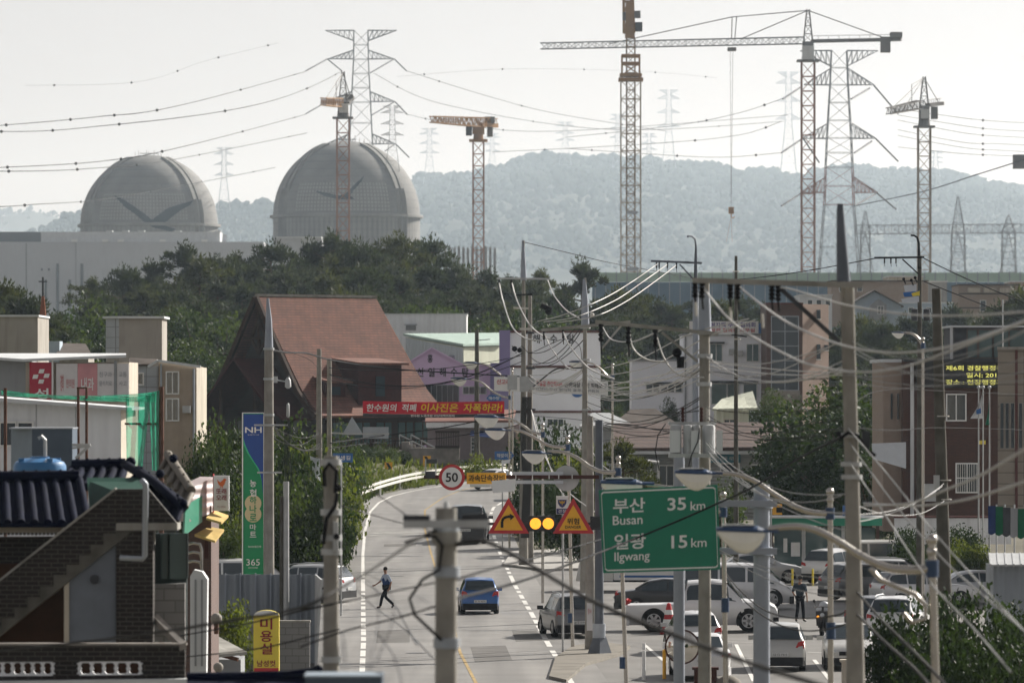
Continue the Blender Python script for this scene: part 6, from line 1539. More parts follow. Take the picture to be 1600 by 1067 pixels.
for (u, vt, d_, w_, i, lab) in ((1440,930,150,150,1,'large leafy bush in the bottom right corner, its left part'),(1530,925,146,170,1,'large leafy bush in the bottom right corner, its right part'),(1590,960,140,120,1,'leafy bush cut by the bottom right corner'),(1400,985,150,90,1,'small leafy bush at the foot of the corner bushes'),(1480,985,140,160,1,'low dark leaves filling the bottom right corner'),(1560,1000,136,180,1,'nearest leaves at the bottom right corner'),
    (1510,838,262,40,2,'olive shrub beside the dark wooden pole'),(1520,852,258,50,0,'low shrub right of the dark wooden pole'),(1430,850,262,70,1,'clipped hedge bush left of the dark wooden pole'),
    (1500,822,276,120,1,'dark hedge under the low boundary wall'),(1420,824,276,60,1,'short dark hedge by the bus shelter end'),
    (855,662,352,95,1,'leafy tree behind the speed camera arm'),(900,690,345,70,2,'bright green bush right of the double utility pole'),(845,735,330,60,1,'dark bush under the speed camera arm'),(880,760,322,100,1,'shaded bush beside the pavement at the bend'),(905,800,305,60,1,'dark bush behind the round sign'),(1128,757,318,50,0,'flowering bush under the teal shop sign'),(760,705,430,26,2,'yellow green shrub behind the street lamps')):
    bush(u, vt, d_, w_, i, 0.0, lab)
bt = [round_tree(91+i, 8.0, 4.2, 80, 120, 0.25, 0.05, 'dark broad tree between the brick block and the brick station', 'tree', 'dark trees beside the brick station', (broad_dark, broad)[i], 'broadleaf_tree', 0.3) for i in range(2)]
for (u, vt, d_, k_, i, lab) in ((1300,612,330,1.35,0,'broad dark tree whose crown spreads over the brown roof end'),(1350,590,340,1.2,1,'sunlit topped dark tree against the brick station wing'),(1240,660,335,0.9,0,'lower dark tree over the end of the brown roof'),(1360,680,312,1.0,0,'dark shady tree beside the white canopy of the brick station'),(1195,612,430,0.8,1,'round tree behind the cream cottage'),(1228,640,410,0.7,0,'small dark tree right of the cream cottage'),(1045,625,470,0.6,1,'small bright tree in front of the white office')):
    zt = Z(vt, d_); zb = ground_z(d_)-0.2; put(bt[i], (X(u,d_), d_, zb), (zt-zb)/8.0*k_*0.8, rnd.uniform(0,6), lab, sz=(zt-zb)/8.0)

put(pines[1], (X(978,322), 322, 0), 0.62, 1.0, 'clipped garden pine left of the brown roofed house', sz=Z(684,322)/12.6)
# ------------------------------------------------------------------ vehicles
def paint(name, col, rough=0.3, metal=0.3): 
    m = mat(name, col, rough, metal, var=0.03, scale=1.0, spec=0.6); m.node_tree.nodes['Principled BSDF'].inputs['Coat Weight'].default_value = 0.5; M[name] = m
for k, c in (('car_blue',(0.02,0.11,0.34)),('car_grey',(0.17,0.175,0.18)),('car_white',(0.70,0.70,0.70)),('car_silver',(0.42,0.43,0.44)),('car_black',(0.02,0.022,0.026)),('car_pearl',(0.62,0.61,0.58)),('car_beige',(0.45,0.45,0.43))): paint(k, c)
mk('tail_red', (0.40,0.015,0.015), 0.25, var=0.05); mk('head_clear', (0.6,0.62,0.64), 0.15, var=0.03); mk('trim_black', (0.025,0.025,0.027), 0.6, var=0.1); mk('plate_white', (0.66,0.67,0.66), 0.5, var=0.03); mk('alloy', (0.42,0.42,0.43), 0.35, 0.7, var=0.05)
#            y     belt  top   wb    wt     (fractions: y of length from the rear, heights of H, half widths of W/2)
STY = {
 'hatch': [(0,.50,.52,.88,.84),(.025,.60,.63,.96,.86),(.06,.62,.78,.98,.80),(.12,.62,.945,.985,.72),(.32,.61,1.0,1,.73),(.52,.60,.99,1,.73),(.74,.585,.64,.99,.82),(.90,.54,.57,.95,.80),(.97,.47,.49,.88,.76),(1,.38,.40,.82,.72)],
 'suv':   [(0,.50,.52,.90,.86),(.02,.60,.63,.97,.88),(.05,.62,.76,.99,.82),(.11,.62,.955,.99,.74),(.30,.61,1.0,1,.76),(.52,.60,.985,1,.76),(.71,.595,.65,.99,.86),(.90,.56,.59,.96,.84),(.97,.50,.52,.90,.80),(1,.40,.42,.85,.76)],
 'sedan': [(0,.50,.53,.86,.80),(.03,.60,.63,.95,.84),(.17,.64,.675,.98,.80),(.30,.64,.94,1,.68),(.42,.63,1.0,1,.69),(.56,.63,.985,1,.69),(.74,.62,.66,.99,.80),(.90,.55,.58,.95,.80),(.97,.47,.49,.88,.76),(1,.38,.40,.80,.72)],
 'van':   [(0,.45,.60,.95,.93),(.015,.55,.92,.98,.86),(.04,.56,.985,1,.84),(.5,.56,1.0,1,.84),(.74,.55,.98,1,.82),(.89,.52,.60,.98,.86),(.97,.42,.46,.92,.84),(1,.32,.36,.86,.8)],
 'pickup':[(0,.45,.47,.92,.88),(.02,.50,.52,.96,.92),(.36,.52,.54,.98,.92),(.375,.56,.60,.99,.80),(.41,.58,.96,.99,.72),(.55,.58,1.0,1,.74),(.66,.575,.97,1,.74),(.77,.57,.62,.99,.85),(.93,.55,.58,.96,.84),(.98,.48,.50,.9,.8),(1,.36,.38,.86,.76)],
}
def car(style, L, W, Hh, pm, label, loc, heading, k=1.0, roof=None, plate=True, front=False, group=None, name='parked_car', cat='car', plate_text='31 누 4276'):
    """heading: degrees, 0 = nose away from the viewer, clockwise"""
    st = [(f*L-L/2, b_*Hh, t_*Hh, wb*W/2, wt*W/2) for f, b_, t_, wb, wt in STY[style]]
    th = thing(name, label, cat, (0,0,0), group); z0 = 0.13*Hh
    def ring(s): 
        y, be, tp, wb, wt = s; q = max(0.0, tp-be)
        L_ = [(wb*.90, z0),(wb*.985, z0+.10*Hh),(wb, be*.78),(wb*.985, be),(wt+(wb-wt)*0.04, tp-min(.04*Hh, q*.35)),(wt*.86, tp-min(.008*Hh, q*.1)),(0, tp+0.012*Hh)]
        return [Vector((-a, y, z)) for a, z in L_] + [Vector((a, y, z)) for a, z in reversed(L_[:-1])]
    rs = [ring(s) for s in st]; n = len(rs[0]); b = MB()
    for r in rs: b.v += [tuple(p) for p in r]
    for i in range(len(rs)-1):
        for j in range(n-1): b.f.append((i*n+j, i*n+j+1, (i+1)*n+j+1, (i+1)*n+j)); b.m.append(0)
        b.f.append((i*n+n-1, i*n, (i+1)*n, (i+1)*n+n-1)); b.m.append(0)
    b.f.append(tuple(reversed(range(n)))); b.m.append(0); b.f.append(tuple((len(rs)-1)*n+j for j in range(n))); b.m.append(0)
    body = b.build('body', M[pm], th, smooth=38)
    def at(y):
        for s, e in zip(st, st[1:]):
            if y <= e[0]: t = (y-s[0])/(e[0]-s[0]); return [s[i]+(e[i]-s[i])*t for i in range(5)]
        return st[-1]
    def sidept(sg, y, t):
        _, be, tp, wb, wt = at(y); q = tp-be
        a0, z_0 = wb*.985, be; a1, z_1 = wt+(wb-wt)*0.04, tp-min(.04*Hh, q*.35)
        return Vector((sg*(a0+(a1-a0)*t+0.012), y, z_0+(z_1-z_0)*t))
    def fr(f): return f*L-L/2
    wins = {'hatch':[(.10,.27),(.285,.46),(.475,.69)],'suv':[(.08,.25),(.265,.45),(.465,.665)],'sedan':[(.235,.45),(.465,.695)],'van':[(.06,.34),(.36,.58),(.60,.83)],'pickup':[(.405,.545),(.56,.725)]}[style]
    for sg in (-1, 1):
        for a, c in wins:
            b = MB(); ys = [fr(a+(c-a)*i/6) for i in range(7)]
            for y0, y1 in zip(ys, ys[1:]):
                pts = [sidept(sg, y0, .10), sidept(sg, y1, .10), sidept(sg, y1, .90), sidept(sg, y0, .90)]
                b.face(pts if sg > 0 else pts[::-1])
            b.build('window', M['glass'], th)
    def strip(i, j, a, c, name, fx=0.86):
        rows = []; zlo, zhi = st[i][2], st[j][2]; lo, hi = zlo+(zhi-zlo)*a, zlo+(zhi-zlo)*c
        for q in range(9):
            zq = lo+(hi-lo)*q/8
            for s, e in zip(st[i:j], st[i+1:j+1]):
                if min(s[2], e[2])-1e-6 <= zq <= max(s[2], e[2])+1e-6:
                    t = (zq-s[2])/(e[2]-s[2]); y = s[0]+(e[0]-s[0])*t; w_ = (s[4]+(e[4]-s[4])*t)*fx; break
            sg = -1 if zhi > zlo else 1
            rows.append((Vector((-w_, y+sg*0.025, zq+0.012)), Vector((0, y+sg*0.04, zq+0.022)), Vector((w_, y+sg*0.025, zq+0.012))))
        b = MB()
        for r0_, r1_ in zip(rows, rows[1:]):
            for k_ in (0, 1): b.face([r0_[k_], r0_[k_+1], r1_[k_+1], r1_[k_]])
        return b.build(name, M['glass'], th, smooth=60)
    if style in ('hatch','suv'): strip(1, 3, .10, .90, 'rear_window', .93); strip(5, 6, .06, .95, 'windscreen', .95)
    elif style == 'sedan': strip(2, 3, .08, .94, 'rear_window', .92); strip(5, 6, .06, .95, 'windscreen', .95)
    elif style == 'van': strip(0, 1, .35, .9, 'rear_window', .9); strip(4, 5, .06, .95, 'windscreen', .95)
    else: strip(3, 4, .15, .9, 'rear_window', .85); strip(6, 7, .06, .95, 'windscreen', .95)
    R_ = Hh*0.215 if style != 'hatch' else Hh*0.205
    for yy in (fr(.19), fr(.81)):
        for sg in (-1, 1):
            b = MB(); xo = sg*W/2*0.985; xi = sg*(W/2*0.985-0.2)
            b.lathe([(R_*.62, xi),(R_, xi),(R_, xo-sg*0.03),(R_*.94, xo+sg*0.004),(R_*.64, xo+sg*0.006),(R_*.62, xo-sg*0.04)], (0, yy, R_), 20, axis='x'); wh = b.build('wheel', M['rubber'], th, smooth=40)
            b = MB()
            for q in range(6): a = q*math.pi/3; b.bar((xo-sg*0.02, yy, R_), (xo-sg*0.02, yy+R_*.6*math.cos(a), R_+R_*.6*math.sin(a)), 0.05, 0.09)
            b.lathe([(R_*.56, xo-sg*0.03),(R_*.64, xo-sg*0.03),(R_*.64, xo),(R_*.56, xo)], (0, yy, R_), 20, axis='x'); b.build('rim', M['alloy'], wh)
            b = MB(); b.lathe([(R_*.2, xo-sg*0.012),(R_*1.13, xo+sg*0.003),(R_*1.13, xo-sg*0.1)], (0, yy, R_), 24, axis='x', a0=R(-25), a1=R(205)); b.build('arch_shade', M['trim_black'], th)  # black disc round the wheel stands in for the shaded arch gap
    r0 = st[0]; bw = r0[3]
    b = MB(); b.xy([(-bw*1.0, r0[0]-0.03),(bw*1.0, r0[0]-0.03),(W/2*0.97, r0[0]+0.16),(-W/2*0.97, r0[0]+0.16)], z0*0.9, Hh*0.30); b.build('rear_bumper', M['trim_black'] if style in ('suv','hatch') else M[pm], th)
    b = MB(); f0 = st[-1]; b.xy([(-f0[3], f0[0]+0.03),(f0[3], f0[0]+0.03),(W/2*0.97, f0[0]-0.16),(-W/2*0.97, f0[0]-0.16)], z0*0.9, Hh*0.28); b.build('front_bumper', M['trim_black'], th)
    zl = Hh*(.56 if style != 'van' else .5)
    for sg in (-1, 1):
        xa, xb = sg*W/2*.60, sg*W/2*.93
        yb = st[0][0]
        b = MB(); hh = Hh*({'hatch':.14,'suv':.10}.get(style,.07))
        b.prism([(xa, yb-0.012, zl-hh*.4),(xb, yb+0.03, zl-hh*.55),(sg*W/2*.975, yb+0.16, zl),(xb, yb+0.05, zl+hh*.7),(xa+(xb-xa)*.3, yb-0.0, zl+hh*.4)], (0,0.06,0)); b.build('tail_light', M['tail_red'], th)
        yf = st[-1][0]; b = MB(); zf = Hh*.43
        b.prism([(xa*.9, yf+0.0, zf-.03*Hh),(sg*W/2*.86, yf-0.06, zf-.03*Hh),(sg*W/2*.95, yf-0.22, zf+.06*Hh),(xa*.95, yf-0.03, zf+.03*Hh)], (0,-0.08,0)); b.build('headlight', M['head_clear'], th)
        b = MB(); ym = fr(.66 if style != 'van' else .84); m_ = sidept(sg, ym, .12); b.obox(m_+Vector((sg*0.13,0,0.06)), (0.11,0,0),(0,0.05,0),(0,0,0.07)); b.bar(m_, m_+Vector((sg*0.08,0,0.03)), 0.05); b.build('side_mirror', M[pm] if style != 'suv' else M['trim_black'], th)
    b = MB(); b.bar((-f0[3]*.55, f0[0]+0.012, Hh*.38), (f0[3]*.55, f0[0]+0.012, Hh*.38), 0.05, 0.09*Hh); b.build('grille', M['trim_black'], th)
    if plate:
        yb = st[0][0]-0.035; zz = Hh*(.36 if style != 'sedan' else .44)
        pl_ = MB().box(-0.26, 0.26, yb-0.015, yb, zz-0.06, zz+0.06).build('number_plate', M['plate_white'], th)
        MB().text(plate_text, (0, yb-0.017, zz), 0.44, 0.085).build('lettering', M['ink'], pl_)
    if roof:
        for sg in (-1, 1): MB().tube([(sg*W*.35, fr(.14), Hh*.985),(sg*W*.35, fr(.18), Hh*1.025),(sg*W*.35, fr(.5), Hh*1.025),(sg*W*.35, fr(.56), Hh*.99)], 0.02, 6).build('roof_rail', M['galv'], th)
    th.location = loc; th.rotation_euler = (0, 0, -R(heading)); th.scale = (k, k, k)
    return th
def ground_at(u, v): return RP(u, v)
def place(u, v, fwd):
    """centre of a car whose rear wheels stand at photo point (u, v); fwd = distance to the centre along +y"""
    q = RP(u, v); return Vector((q.x, q.y+fwd, q.z))
c_ = place(745, 959, 1.6); c_.x += 0.05
car('hatch', 3.6, 1.62, 1.50, 'car_blue', 'blue hatchback driving away along the road beside the near pole', c_, -3, name='driving_car')
car('suv', 4.45, 1.85, 1.64, 'car_grey', 'grey sport utility car parked at the kerb left of the sign mast', place(891, 996, 2.0), -9, roof=True, plate_text='28 로 0194')
c_ = RP(726, 848); th = car('pickup', 5.2, 1.9, 1.75, 'car_black', 'dark pickup truck on the bend seen just above the near pole', (c_.x+0.15, c_.y+1.5, c_.z), 2, k=1.28, name='driving_truck', cat='truck')
b = MB(); b.box(-0.88, 0.88, -2.55, -0.75, 0.9, 1.15); b.build('cargo', M['dark_grey'], th)
c_ = RP(779, 764); car('sedan', 4.6, 1.85, 1.48, 'car_white', 'white car in the far bend behind the yellow camera sign', (c_.x, c_.y, c_.z), 38, name='driving_car')
car('hatch', 3.6, 1.62, 1.50, 'car_beige', 'pale beige hatchback parked nose in beside the thick grey sign pole', place(1223, 1048, 1.6), 3, k=1.06, plate_text='52 더 7315')
c_ = RP(1132, 985); car('pickup', 5.3, 1.95, 1.80, 'car_white', 'white crew cab pickup truck parked sideways in the car park', (c_.x-0.9, c_.y, c_.z), 92, k=1.12, name='pickup_truck', cat='truck')
c_ = RP(1052, 957); car('sedan', 4.9, 1.86, 1.46, 'car_black', 'black saloon car parked sideways behind the white pickup', (c_.x, c_.y, c_.z), 93)
c_ = RP(1150, 950); car('van', 4.9, 1.9, 1.95, 'car_white', 'white people carrier behind the white pickup, seen from its side', (c_.x, c_.y, c_.z), 92)
car('sedan', 4.6, 1.82, 1.47, 'car_white', 'white saloon parked between the two poles, in front of the traffic mirror side', place(1096, 1062, 1.9), -2, plate_text='14 마 8802')
car('hatch', 3.7, 1.70, 1.50, 'car_white', 'white hatchback beyond the white saloon, partly hidden by the concrete pole', place(1084, 1022, 1.7), -6)
c_ = place(1333, 1046, 2.0); car('sedan', 4.6, 1.84, 1.48, 'car_pearl', 'cream white car facing the viewer beside the tapering concrete pole', c_, 182, plate=False)
car('suv', 4.5, 1.86, 1.68, 'car_white', 'white car with red tail lights half hidden by the corner bush', place(1412, 1003, 2.0), 14, roof=True)
c_ = RP(1328, 913); car('suv', 4.5, 1.88, 1.70, 'car_white', 'white car parked at an angle in the middle of the car park row', (c_.x-0.2, c_.y+2, c_.z), 40)
c_ = RP(1388, 908); car('van', 5.1, 1.95, 1.95, 'car_pearl', 'long pale van with dark windows parked sideways at the back of the row', (c_.x-0.2, c_.y+3, c_.z), 82)
c_ = RP(1400, 930); car('suv', 4.6, 1.88, 1.65, 'car_silver', 'silver estate car with roof rails parked sideways in the row', (c_.x+0.2, c_.y+1, c_.z), 80, roof=True)
c_ = RP(1428, 948); car('suv', 4.4, 1.84, 1.60, 'car_white', 'white car with a red tail light behind the arm of the nearest street lamp', (c_.x+0.4, c_.y, c_.z), 72)
car('sedan', 4.6, 1.84, 1.46, 'car_silver', 'silver car glimpsed behind the bushes near the kiosk', (X(1530,250), 250, 0), 80)
c_ = RP(1500, 862); car('sedan', 4.6, 1.84, 1.46, 'car_black', 'dark car behind the hedge under the brick station', (X(1470,283), 284.5, 0.6), 88)
c_ = RP(1374, 992); car('hatch', 3.7, 1.7, 1.5, 'car_black', 'dark small car squeezed between the cream white car and the corner bush', (c_.x, c_.y+1, c_.z), 20)
c_ = RP(1345, 938); car('suv', 4.5, 1.86, 1.66, 'car_grey', 'grey car behind the tapering pole in the middle of the row', (c_.x+0.5, c_.y+1, c_.z), 60)
c_ = RP(1186, 912); car('sedan', 4.6, 1.84, 1.46, 'car_silver', 'silver saloon behind the people carrier by the bus shelter', (c_.x, c_.y+2, c_.z), 86)
# left yard vehicles
t1 = car('van', 5.0, 1.75, 1.95, 'car_white', 'white delivery van with lettering on its side behind the sheet fence', (X(372,250), 250, 0), 84, name='delivery_van', cat='van')
MB().text('하나로 마트 배달', (0.885, 0.9, 1.02), 1.9, 0.16, right=(0,1,0), up=(0,0,1), depth=0.012).build('lettering', M['ink'], t1)
car('suv', 4.6, 1.86, 1.66, 'car_silver', 'silver sport utility car with a red tail light right of the bank sign', (X(470,252), 252, 0), -70, roof=True)
# box truck half hidden by the green sign
d = D(922); th = thing('box_truck', 'white box truck with a pale cab half hidden behind the green road sign', 'truck'); L_ = 6.4
b = MB(); b.yz([(-0.95,0.5),(0.95,0.5),(0.95,2.4),(-0.95,2.4)], -3.2+1.75, 3.2); b.build('cargo_box', M['car_white'], th)
b = MB(); b.prism([(-3.2,-0.92,0.45),(-1.5,-0.92,0.45),(-1.5,-0.92,2.15),(-2.35,-0.92,2.15),(-3.05,-0.92,1.25)], (0,1.84,0)); b.build('cab', M['car_pearl'], th)
b = MB(); b.prism([(-2.95,-0.935,1.25),(-1.85,-0.935,1.25),(-1.85,-0.935,1.95),(-2.4,-0.935,1.95)], (0,0.01,0)); b.build('side_window', M['glass'], th)
b = MB(); b.prism([(-3.06,-0.8,1.3),(-2.42,-0.8,2.08),(-2.42,0.8,2.08),(-3.06,0.8,1.3)], (-0.015,0,0.012)); b.build('windscreen', M['glass'], th)
b = MB(); b.box(-2.6, 3.1, -0.7, 0.7, 0.4, 0.5); b.build('chassis', M['trim_black'], th)
b = MB(); b.box(-1.2, 3.1, -0.955, -0.95, 0.62, 0.72); b.text('신선 식품 운송', (0.6,-0.956,1.9), 2.2, 0.2); b.build('lettering', M['sign_blue'], th)
for x in (-2.4, 1.9):
    for y in (-0.86, 0.86):
        b = MB(); b.lathe([(0.02,-0.12),(0.38,-0.12),(0.38,0.12),(0.02,0.12)], (x,y,0.38), 18, axis='y'); wh = b.build('wheel', M['rubber'], th, smooth=40); s_ = -1 if y < 0 else 1
        MB().lathe([(0.01,s_*0.125),(0.22,s_*0.125),(0.24,s_*0.10)], (x,y,0.38), 16, axis='y').build('rim', M['alloy'], wh)
th.location = (X(1010,d), d, 0); th.rotation_euler = (0,0,R(-3)); th.scale = (1.02,)*3

# ------------------------------------------------------------------ people and scooter
def skin(joints, edges, radii, lv=2, root=0):
    me = bpy.data.meshes.new('figure'); me.from_pydata(joints, edges, [])
    o = bpy.data.objects.new('figure', me); COL.objects.link(o)
    sk = o.modifiers.new('s', 'SKIN'); sk.use_smooth_shade = True
    for i, r in enumerate(radii):
        v = me.skin_vertices[0].data[i]; v.radius = r if isinstance(r, tuple) else (r, r); v.use_root = (i == root)
    o.modifiers.new('d', 'SUBSURF').levels = lv
    bpy.context.view_layer.update(); dg = bpy.context.evaluated_depsgraph_get()
    m2 = bpy.data.meshes.new_from_object(o.evaluated_get(dg), depsgraph=dg)
    r_ = ([v.co.copy() for v in m2.vertices], [tuple(p.vertices) for p in m2.polygons])
    bpy.data.objects.remove(o); bpy.data.meshes.remove(me); bpy.data.meshes.remove(m2); return r_
mk('skin', (0.33,0.19,0.13), 0.6, var=0.05); mk('hair', (0.015,0.012,0.01), 0.6); mk('navy_vest', (0.03,0.06,0.16), 0.8, var=0.1); mk('shirt_pale', (0.42,0.48,0.58), 0.8, var=0.05); mk('trousers_dark', (0.015,0.017,0.022), 0.85, var=0.1); mk('shirt_slate', (0.035,0.05,0.065), 0.85, var=0.1); mk('shoe', (0.015,0.013,0.012), 0.5)
def person(label, J, top, vest, loc, face, k=1.0):
    """J: joint name -> (x, y, z); y is forward for the figure"""
    th = thing('person', label, 'person')
    def V(n): return Vector(J[n])
    N = ['pelvis','spine','chest','neck','head0','head1']; pts = [V(n) for n in N]; rd = [.11,.105,.12,.05,.075,.07]; ed = [(0,1),(1,2),(2,3),(3,4),(4,5)]
    def chain(start, names, radii):
        prev = start
        for n_, r_ in zip(names, radii): pts.append(V(n_)); rd.append(r_); ed.append((prev, len(pts)-1)); prev = len(pts)-1
        return prev
    for s in 'lr':
        chain(0, [s+'hip', s+'knee', s+'ankle', s+'toe'], [.085,.055,.038,.035])
        w_ = chain(2, [s+'sho', s+'elb', s+'wri', s+'palm'], [.052,.04,.028,(.034,.018)])
        base, hand = V(s+'wri'), V(s+'palm'); dr = (hand-base).normalized(); sdv = dr.cross(Vector((1,0,0))).normalized()
        for q, L_ in ((-.03,.07),(-.01,.085),(.011,.08),(.031,.06)):
            pts.append(hand+dr*.02+sdv*q); rd.append(.010); ed.append((w_, len(pts)-1)); a = len(pts)-1
            pts.append(hand+dr*(.02+L_)+sdv*q*1.1+Vector((0,.015,0))); rd.append(.008); ed.append((a, len(pts)-1))
        pts.append(hand-dr*.01+sdv*.05); rd.append(.011); ed.append((w_, len(pts)-1))
    vs, fs = skin(pts, ed, rd); b = MB(); b.add(vs, fs)
    b.build('body', M['skin'], th, smooth=180)
    def cloth(names, edges, radii, m, name): vs, fs = skin([V(n) for n in names], edges, radii); q = MB(); q.add(vs, fs); return q.build(name, M[m], th, smooth=180)
    cloth(['pelvis','lhip','lknee','lankle','rhip','rknee','rankle'], [(0,1),(1,2),(2,3),(0,4),(4,5),(5,6)], [(.15,.12),.10,.075,.062,.10,.075,.062], 'trousers_dark', 'trousers')
    cloth(['pelvis','spine','chest','neck','lsho','lelb','rsho','relb'], [(0,1),(1,2),(2,3),(2,4),(4,5),(2,6),(6,7)], [(.165,.14),(.165,.15),(.2,.19),.1,.085,.06,.085,.06], top, 'shirt')
    if vest: cloth(['pelvis','spine','chest'], [(0,1),(1,2)], [(.19,.165),(.19,.18),(.215,.22)], vest, 'vest')
    for s in 'lr':
        a, t = V(s+'ankle'), V(s+'toe'); dr = (t-a); b = MB(); vs, fs = skin([a+Vector((0,0,-.01))-dr*.15, a.lerp(t, .6)+Vector((0,0,-.015)), t+dr*.15], [(0,1),(1,2)], [.05,.048,.038], 1); b.add(vs, fs); b.build('shoe', M['shoe'], th, smooth=180)
    h0, h1 = V('head0'), V('head1'); b = MB(); b.ball(h1+Vector((0,-.015,.025)), .093, 14, 0.95); b.build('hair', M['hair'], th, smooth=180)
    f = Vector((0, .085, 0)); b = MB(); hc = (h0+h1)/2
    b.ball(hc+f+Vector((0,0.0,-.005)), .016, 8); b.build('nose', M['skin'], th)
    b = MB()
    for sx in (-.03, .03): b.ball(hc+f*.86+Vector((sx,0,.028)), .011, 6)
    b.bar(hc+f*.93+Vector((-.022,0,-.045)), hc+f*.93+Vector((.022,0,-.045)), .008); b.build('eyes_and_mouth', M['hair'], th)
    th.location = loc; th.rotation_euler = (0,0,-R(face)); th.scale = (k,)*3
    return th
J1 = dict(pelvis=(0,0,.95), spine=(0,.01,1.12), chest=(0,.03,1.36), neck=(0,.045,1.5), head0=(0,.06,1.58), head1=(0,.065,1.68),
  lhip=(-.09,0,.92), lknee=(-.10,.24,.50), lankle=(-.10,.33,.09), ltoe=(-.10,.48,.05), rhip=(.09,0,.92), rknee=(.10,.02,.49), rankle=(.10,-.36,.15), rtoe=(.10,-.27,.04),
  lsho=(-.20,.03,1.40), lelb=(-.25,-.12,1.13), lwri=(-.26,-.04,.90), lpalm=(-.26,.0,.82), rsho=(.20,.03,1.40), relb=(.26,.17,1.16), rwri=(.27,.38,1.02), rpalm=(.27,.45,.99))
q = RP(604, 950); person('man in a navy vest and dark trousers striding across the road', J1, 'shirt_pale', 'navy_vest', q, -112, 1.0)
J2 = dict(pelvis=(0,0,.95), spine=(0,0,1.12), chest=(0,-.01,1.36), neck=(0,.0,1.5), head0=(0,.02,1.58), head1=(.01,.025,1.68),
  lhip=(-.09,0,.92), lknee=(-.12,.05,.50), lankle=(-.15,-.04,.09), ltoe=(-.19,.10,.04), rhip=(.09,0,.92), rknee=(.12,.04,.50), rankle=(.14,.03,.09), rtoe=(.18,.17,.04),
  lsho=(-.20,0,1.40), lelb=(-.29,-.06,1.14), lwri=(-.24,.10,.96), lpalm=(-.20,.16,.93), rsho=(.20,0,1.40), relb=(.29,-.05,1.14), rwri=(.26,.08,.93), rpalm=(.25,.11,.85))
q = RP(1250, 971); person('man in a dark slate shirt standing in the car park near the scooter', J2, 'shirt_slate', None, q, 30, 1.05)
# scooter
th = thing('motor_scooter', 'black motor scooter facing the viewer, with an amber lamp and a bundle on its seat', 'scooter')
for y in (-0.62, 0.62): b = MB(); b.lathe([(0.12,-0.05),(0.25,-0.055),(0.25,0.055),(0.12,0.05)], (0,y,0.25), 18, axis='x'); w_ = b.build('wheel', M['rubber'], th, smooth=40); MB().lathe([(0.01,-0.04),(0.13,-0.04),(0.13,0.04),(0.01,0.04)], (0,y,0.25), 12, axis='x').build('rim', M['alloy'], w_)
b = MB(); b.tube([(0,-0.62,0.25),(0,-0.5,0.62),(0,-0.42,1.0)], [0.05,0.06,0.04], 8); b.prism([(-0.2,-0.58,0.35),(0.2,-0.58,0.35),(0.24,-0.5,0.85),(-0.24,-0.5,0.85)], (0,0.1,0.03)); b.build('front_fairing', M['black'], th)
b = MB(); b.box(-0.16,0.16,-0.5,0.15,0.28,0.36); b.xz([(-0.2,0.3),(0.2,0.3),(0.17,0.72),(-0.17,0.72)], 0.1, 0.85); b.build('body', M['black'], th)
b = MB(); b.xz([(-0.17,0.725),(0.17,0.725),(0.13,0.82),(-0.13,0.82)], 0.08, 0.8); b.build('seat', M['rubber'], th)
b = MB(); b.tube([(-0.34,-0.30,0.98),(-0.1,-0.42,1.0),(0.1,-0.42,1.0),(0.34,-0.30,0.98)], 0.018, 6); b.build('handlebar', M['chrome'], th)
for sg in (-1, 1): b = MB(); b.tube([(sg*0.24,-0.36,0.99),(sg*0.3,-0.38,1.16)], 0.01, 5); b.ball((sg*0.31,-0.38,1.2), 0.06, 8); b.build('mirror', M['black'], th)
b = MB(); b.disc((0,-0.6,0.72), 0.075, -0.5, 14); b.build('headlight', M['head_clear'], th); b = MB(); b.disc((-0.15,-0.6,0.66), 0.045, -0.5, 12); b.build('indicator', M['orange_lamp'], th)
q = RP(1290, 993); th.location = (q.x, q.y+0.6, 0); th.rotation_euler = (0,0,R(-12)); th.scale = (1.1,)*3
b = MB(); 
for k in range(3): b.ball((q.x+0.1*(k-1), q.y+0.95, 0.97+0.16*(k % 2)), 0.2, 10, 0.8)
tag(b.build('cloth_bundle', M['pale_panel'], smooth=60), 'pale blue cloth bundle tied on the seat of the scooter', 'bundle')
# ------------------------------------------------------------------ poles, lamps, road signs
def gnd(d): return itp(ROADZ, d)
def pole(u, vtop, d, wpx_top, wpx_bot, label, m='pole_concrete', ub=None, name='utility_pole', cat='utility pole', z0=None, cap=None):
    """upright pole, widths read in photo pixels; returns the thing"""
    s = FPX/d; z0 = gnd(d)-0.1 if z0 is None else z0; ub = u if ub is None else ub
    vb = min(1067, VH+(EYE-z0)*s); zt = Z(vtop, d)
    th = thing(name, label, cat, (X(ub,d), d, z0))
    x0 = X(u+(ub-u)*((VH+(EYE-z0)*s)-vtop)/max(1, vb-vtop), d)
    b = MB(); b.tube([(x0,d,z0),(X(u,d),d,zt)], [wpx_bot/2/s, wpx_top/2/s], 16); b.build('shaft', M[m], th, smooth=40)
    if cap:
        v1, w_ = cap; b = MB(); b.tube([(X(u,d),d,Z(vtop+v1,d)),(X(u,d),d,Z(vtop,d)-0.02),(X(u,d),d,zt+0.05)], [w_/2/s*1.05, wpx_top/2/s*0.9, wpx_top/2/s*0.5], 14); b.build('steel_cap', M['steel_pole'], th, smooth=40)
    return th
def pw(pts, d): return [P(u, v, d) for u, v in pts]
def crossarm(th, d, u0, v0, u1, v1, m='galv', w=0.09, dy=-0.2, brace=None):
    b = MB(); b.bar(P(u0,v0,d+dy), P(u1,v1,d+dy), w, w)
    b.build('crossarm', M[m], th)
    if brace: b = MB(); b.bar(P(brace[0],brace[1],d+dy), P(brace[2],brace[3],d+dy), w*0.7); b.build('brace', M[m], th)
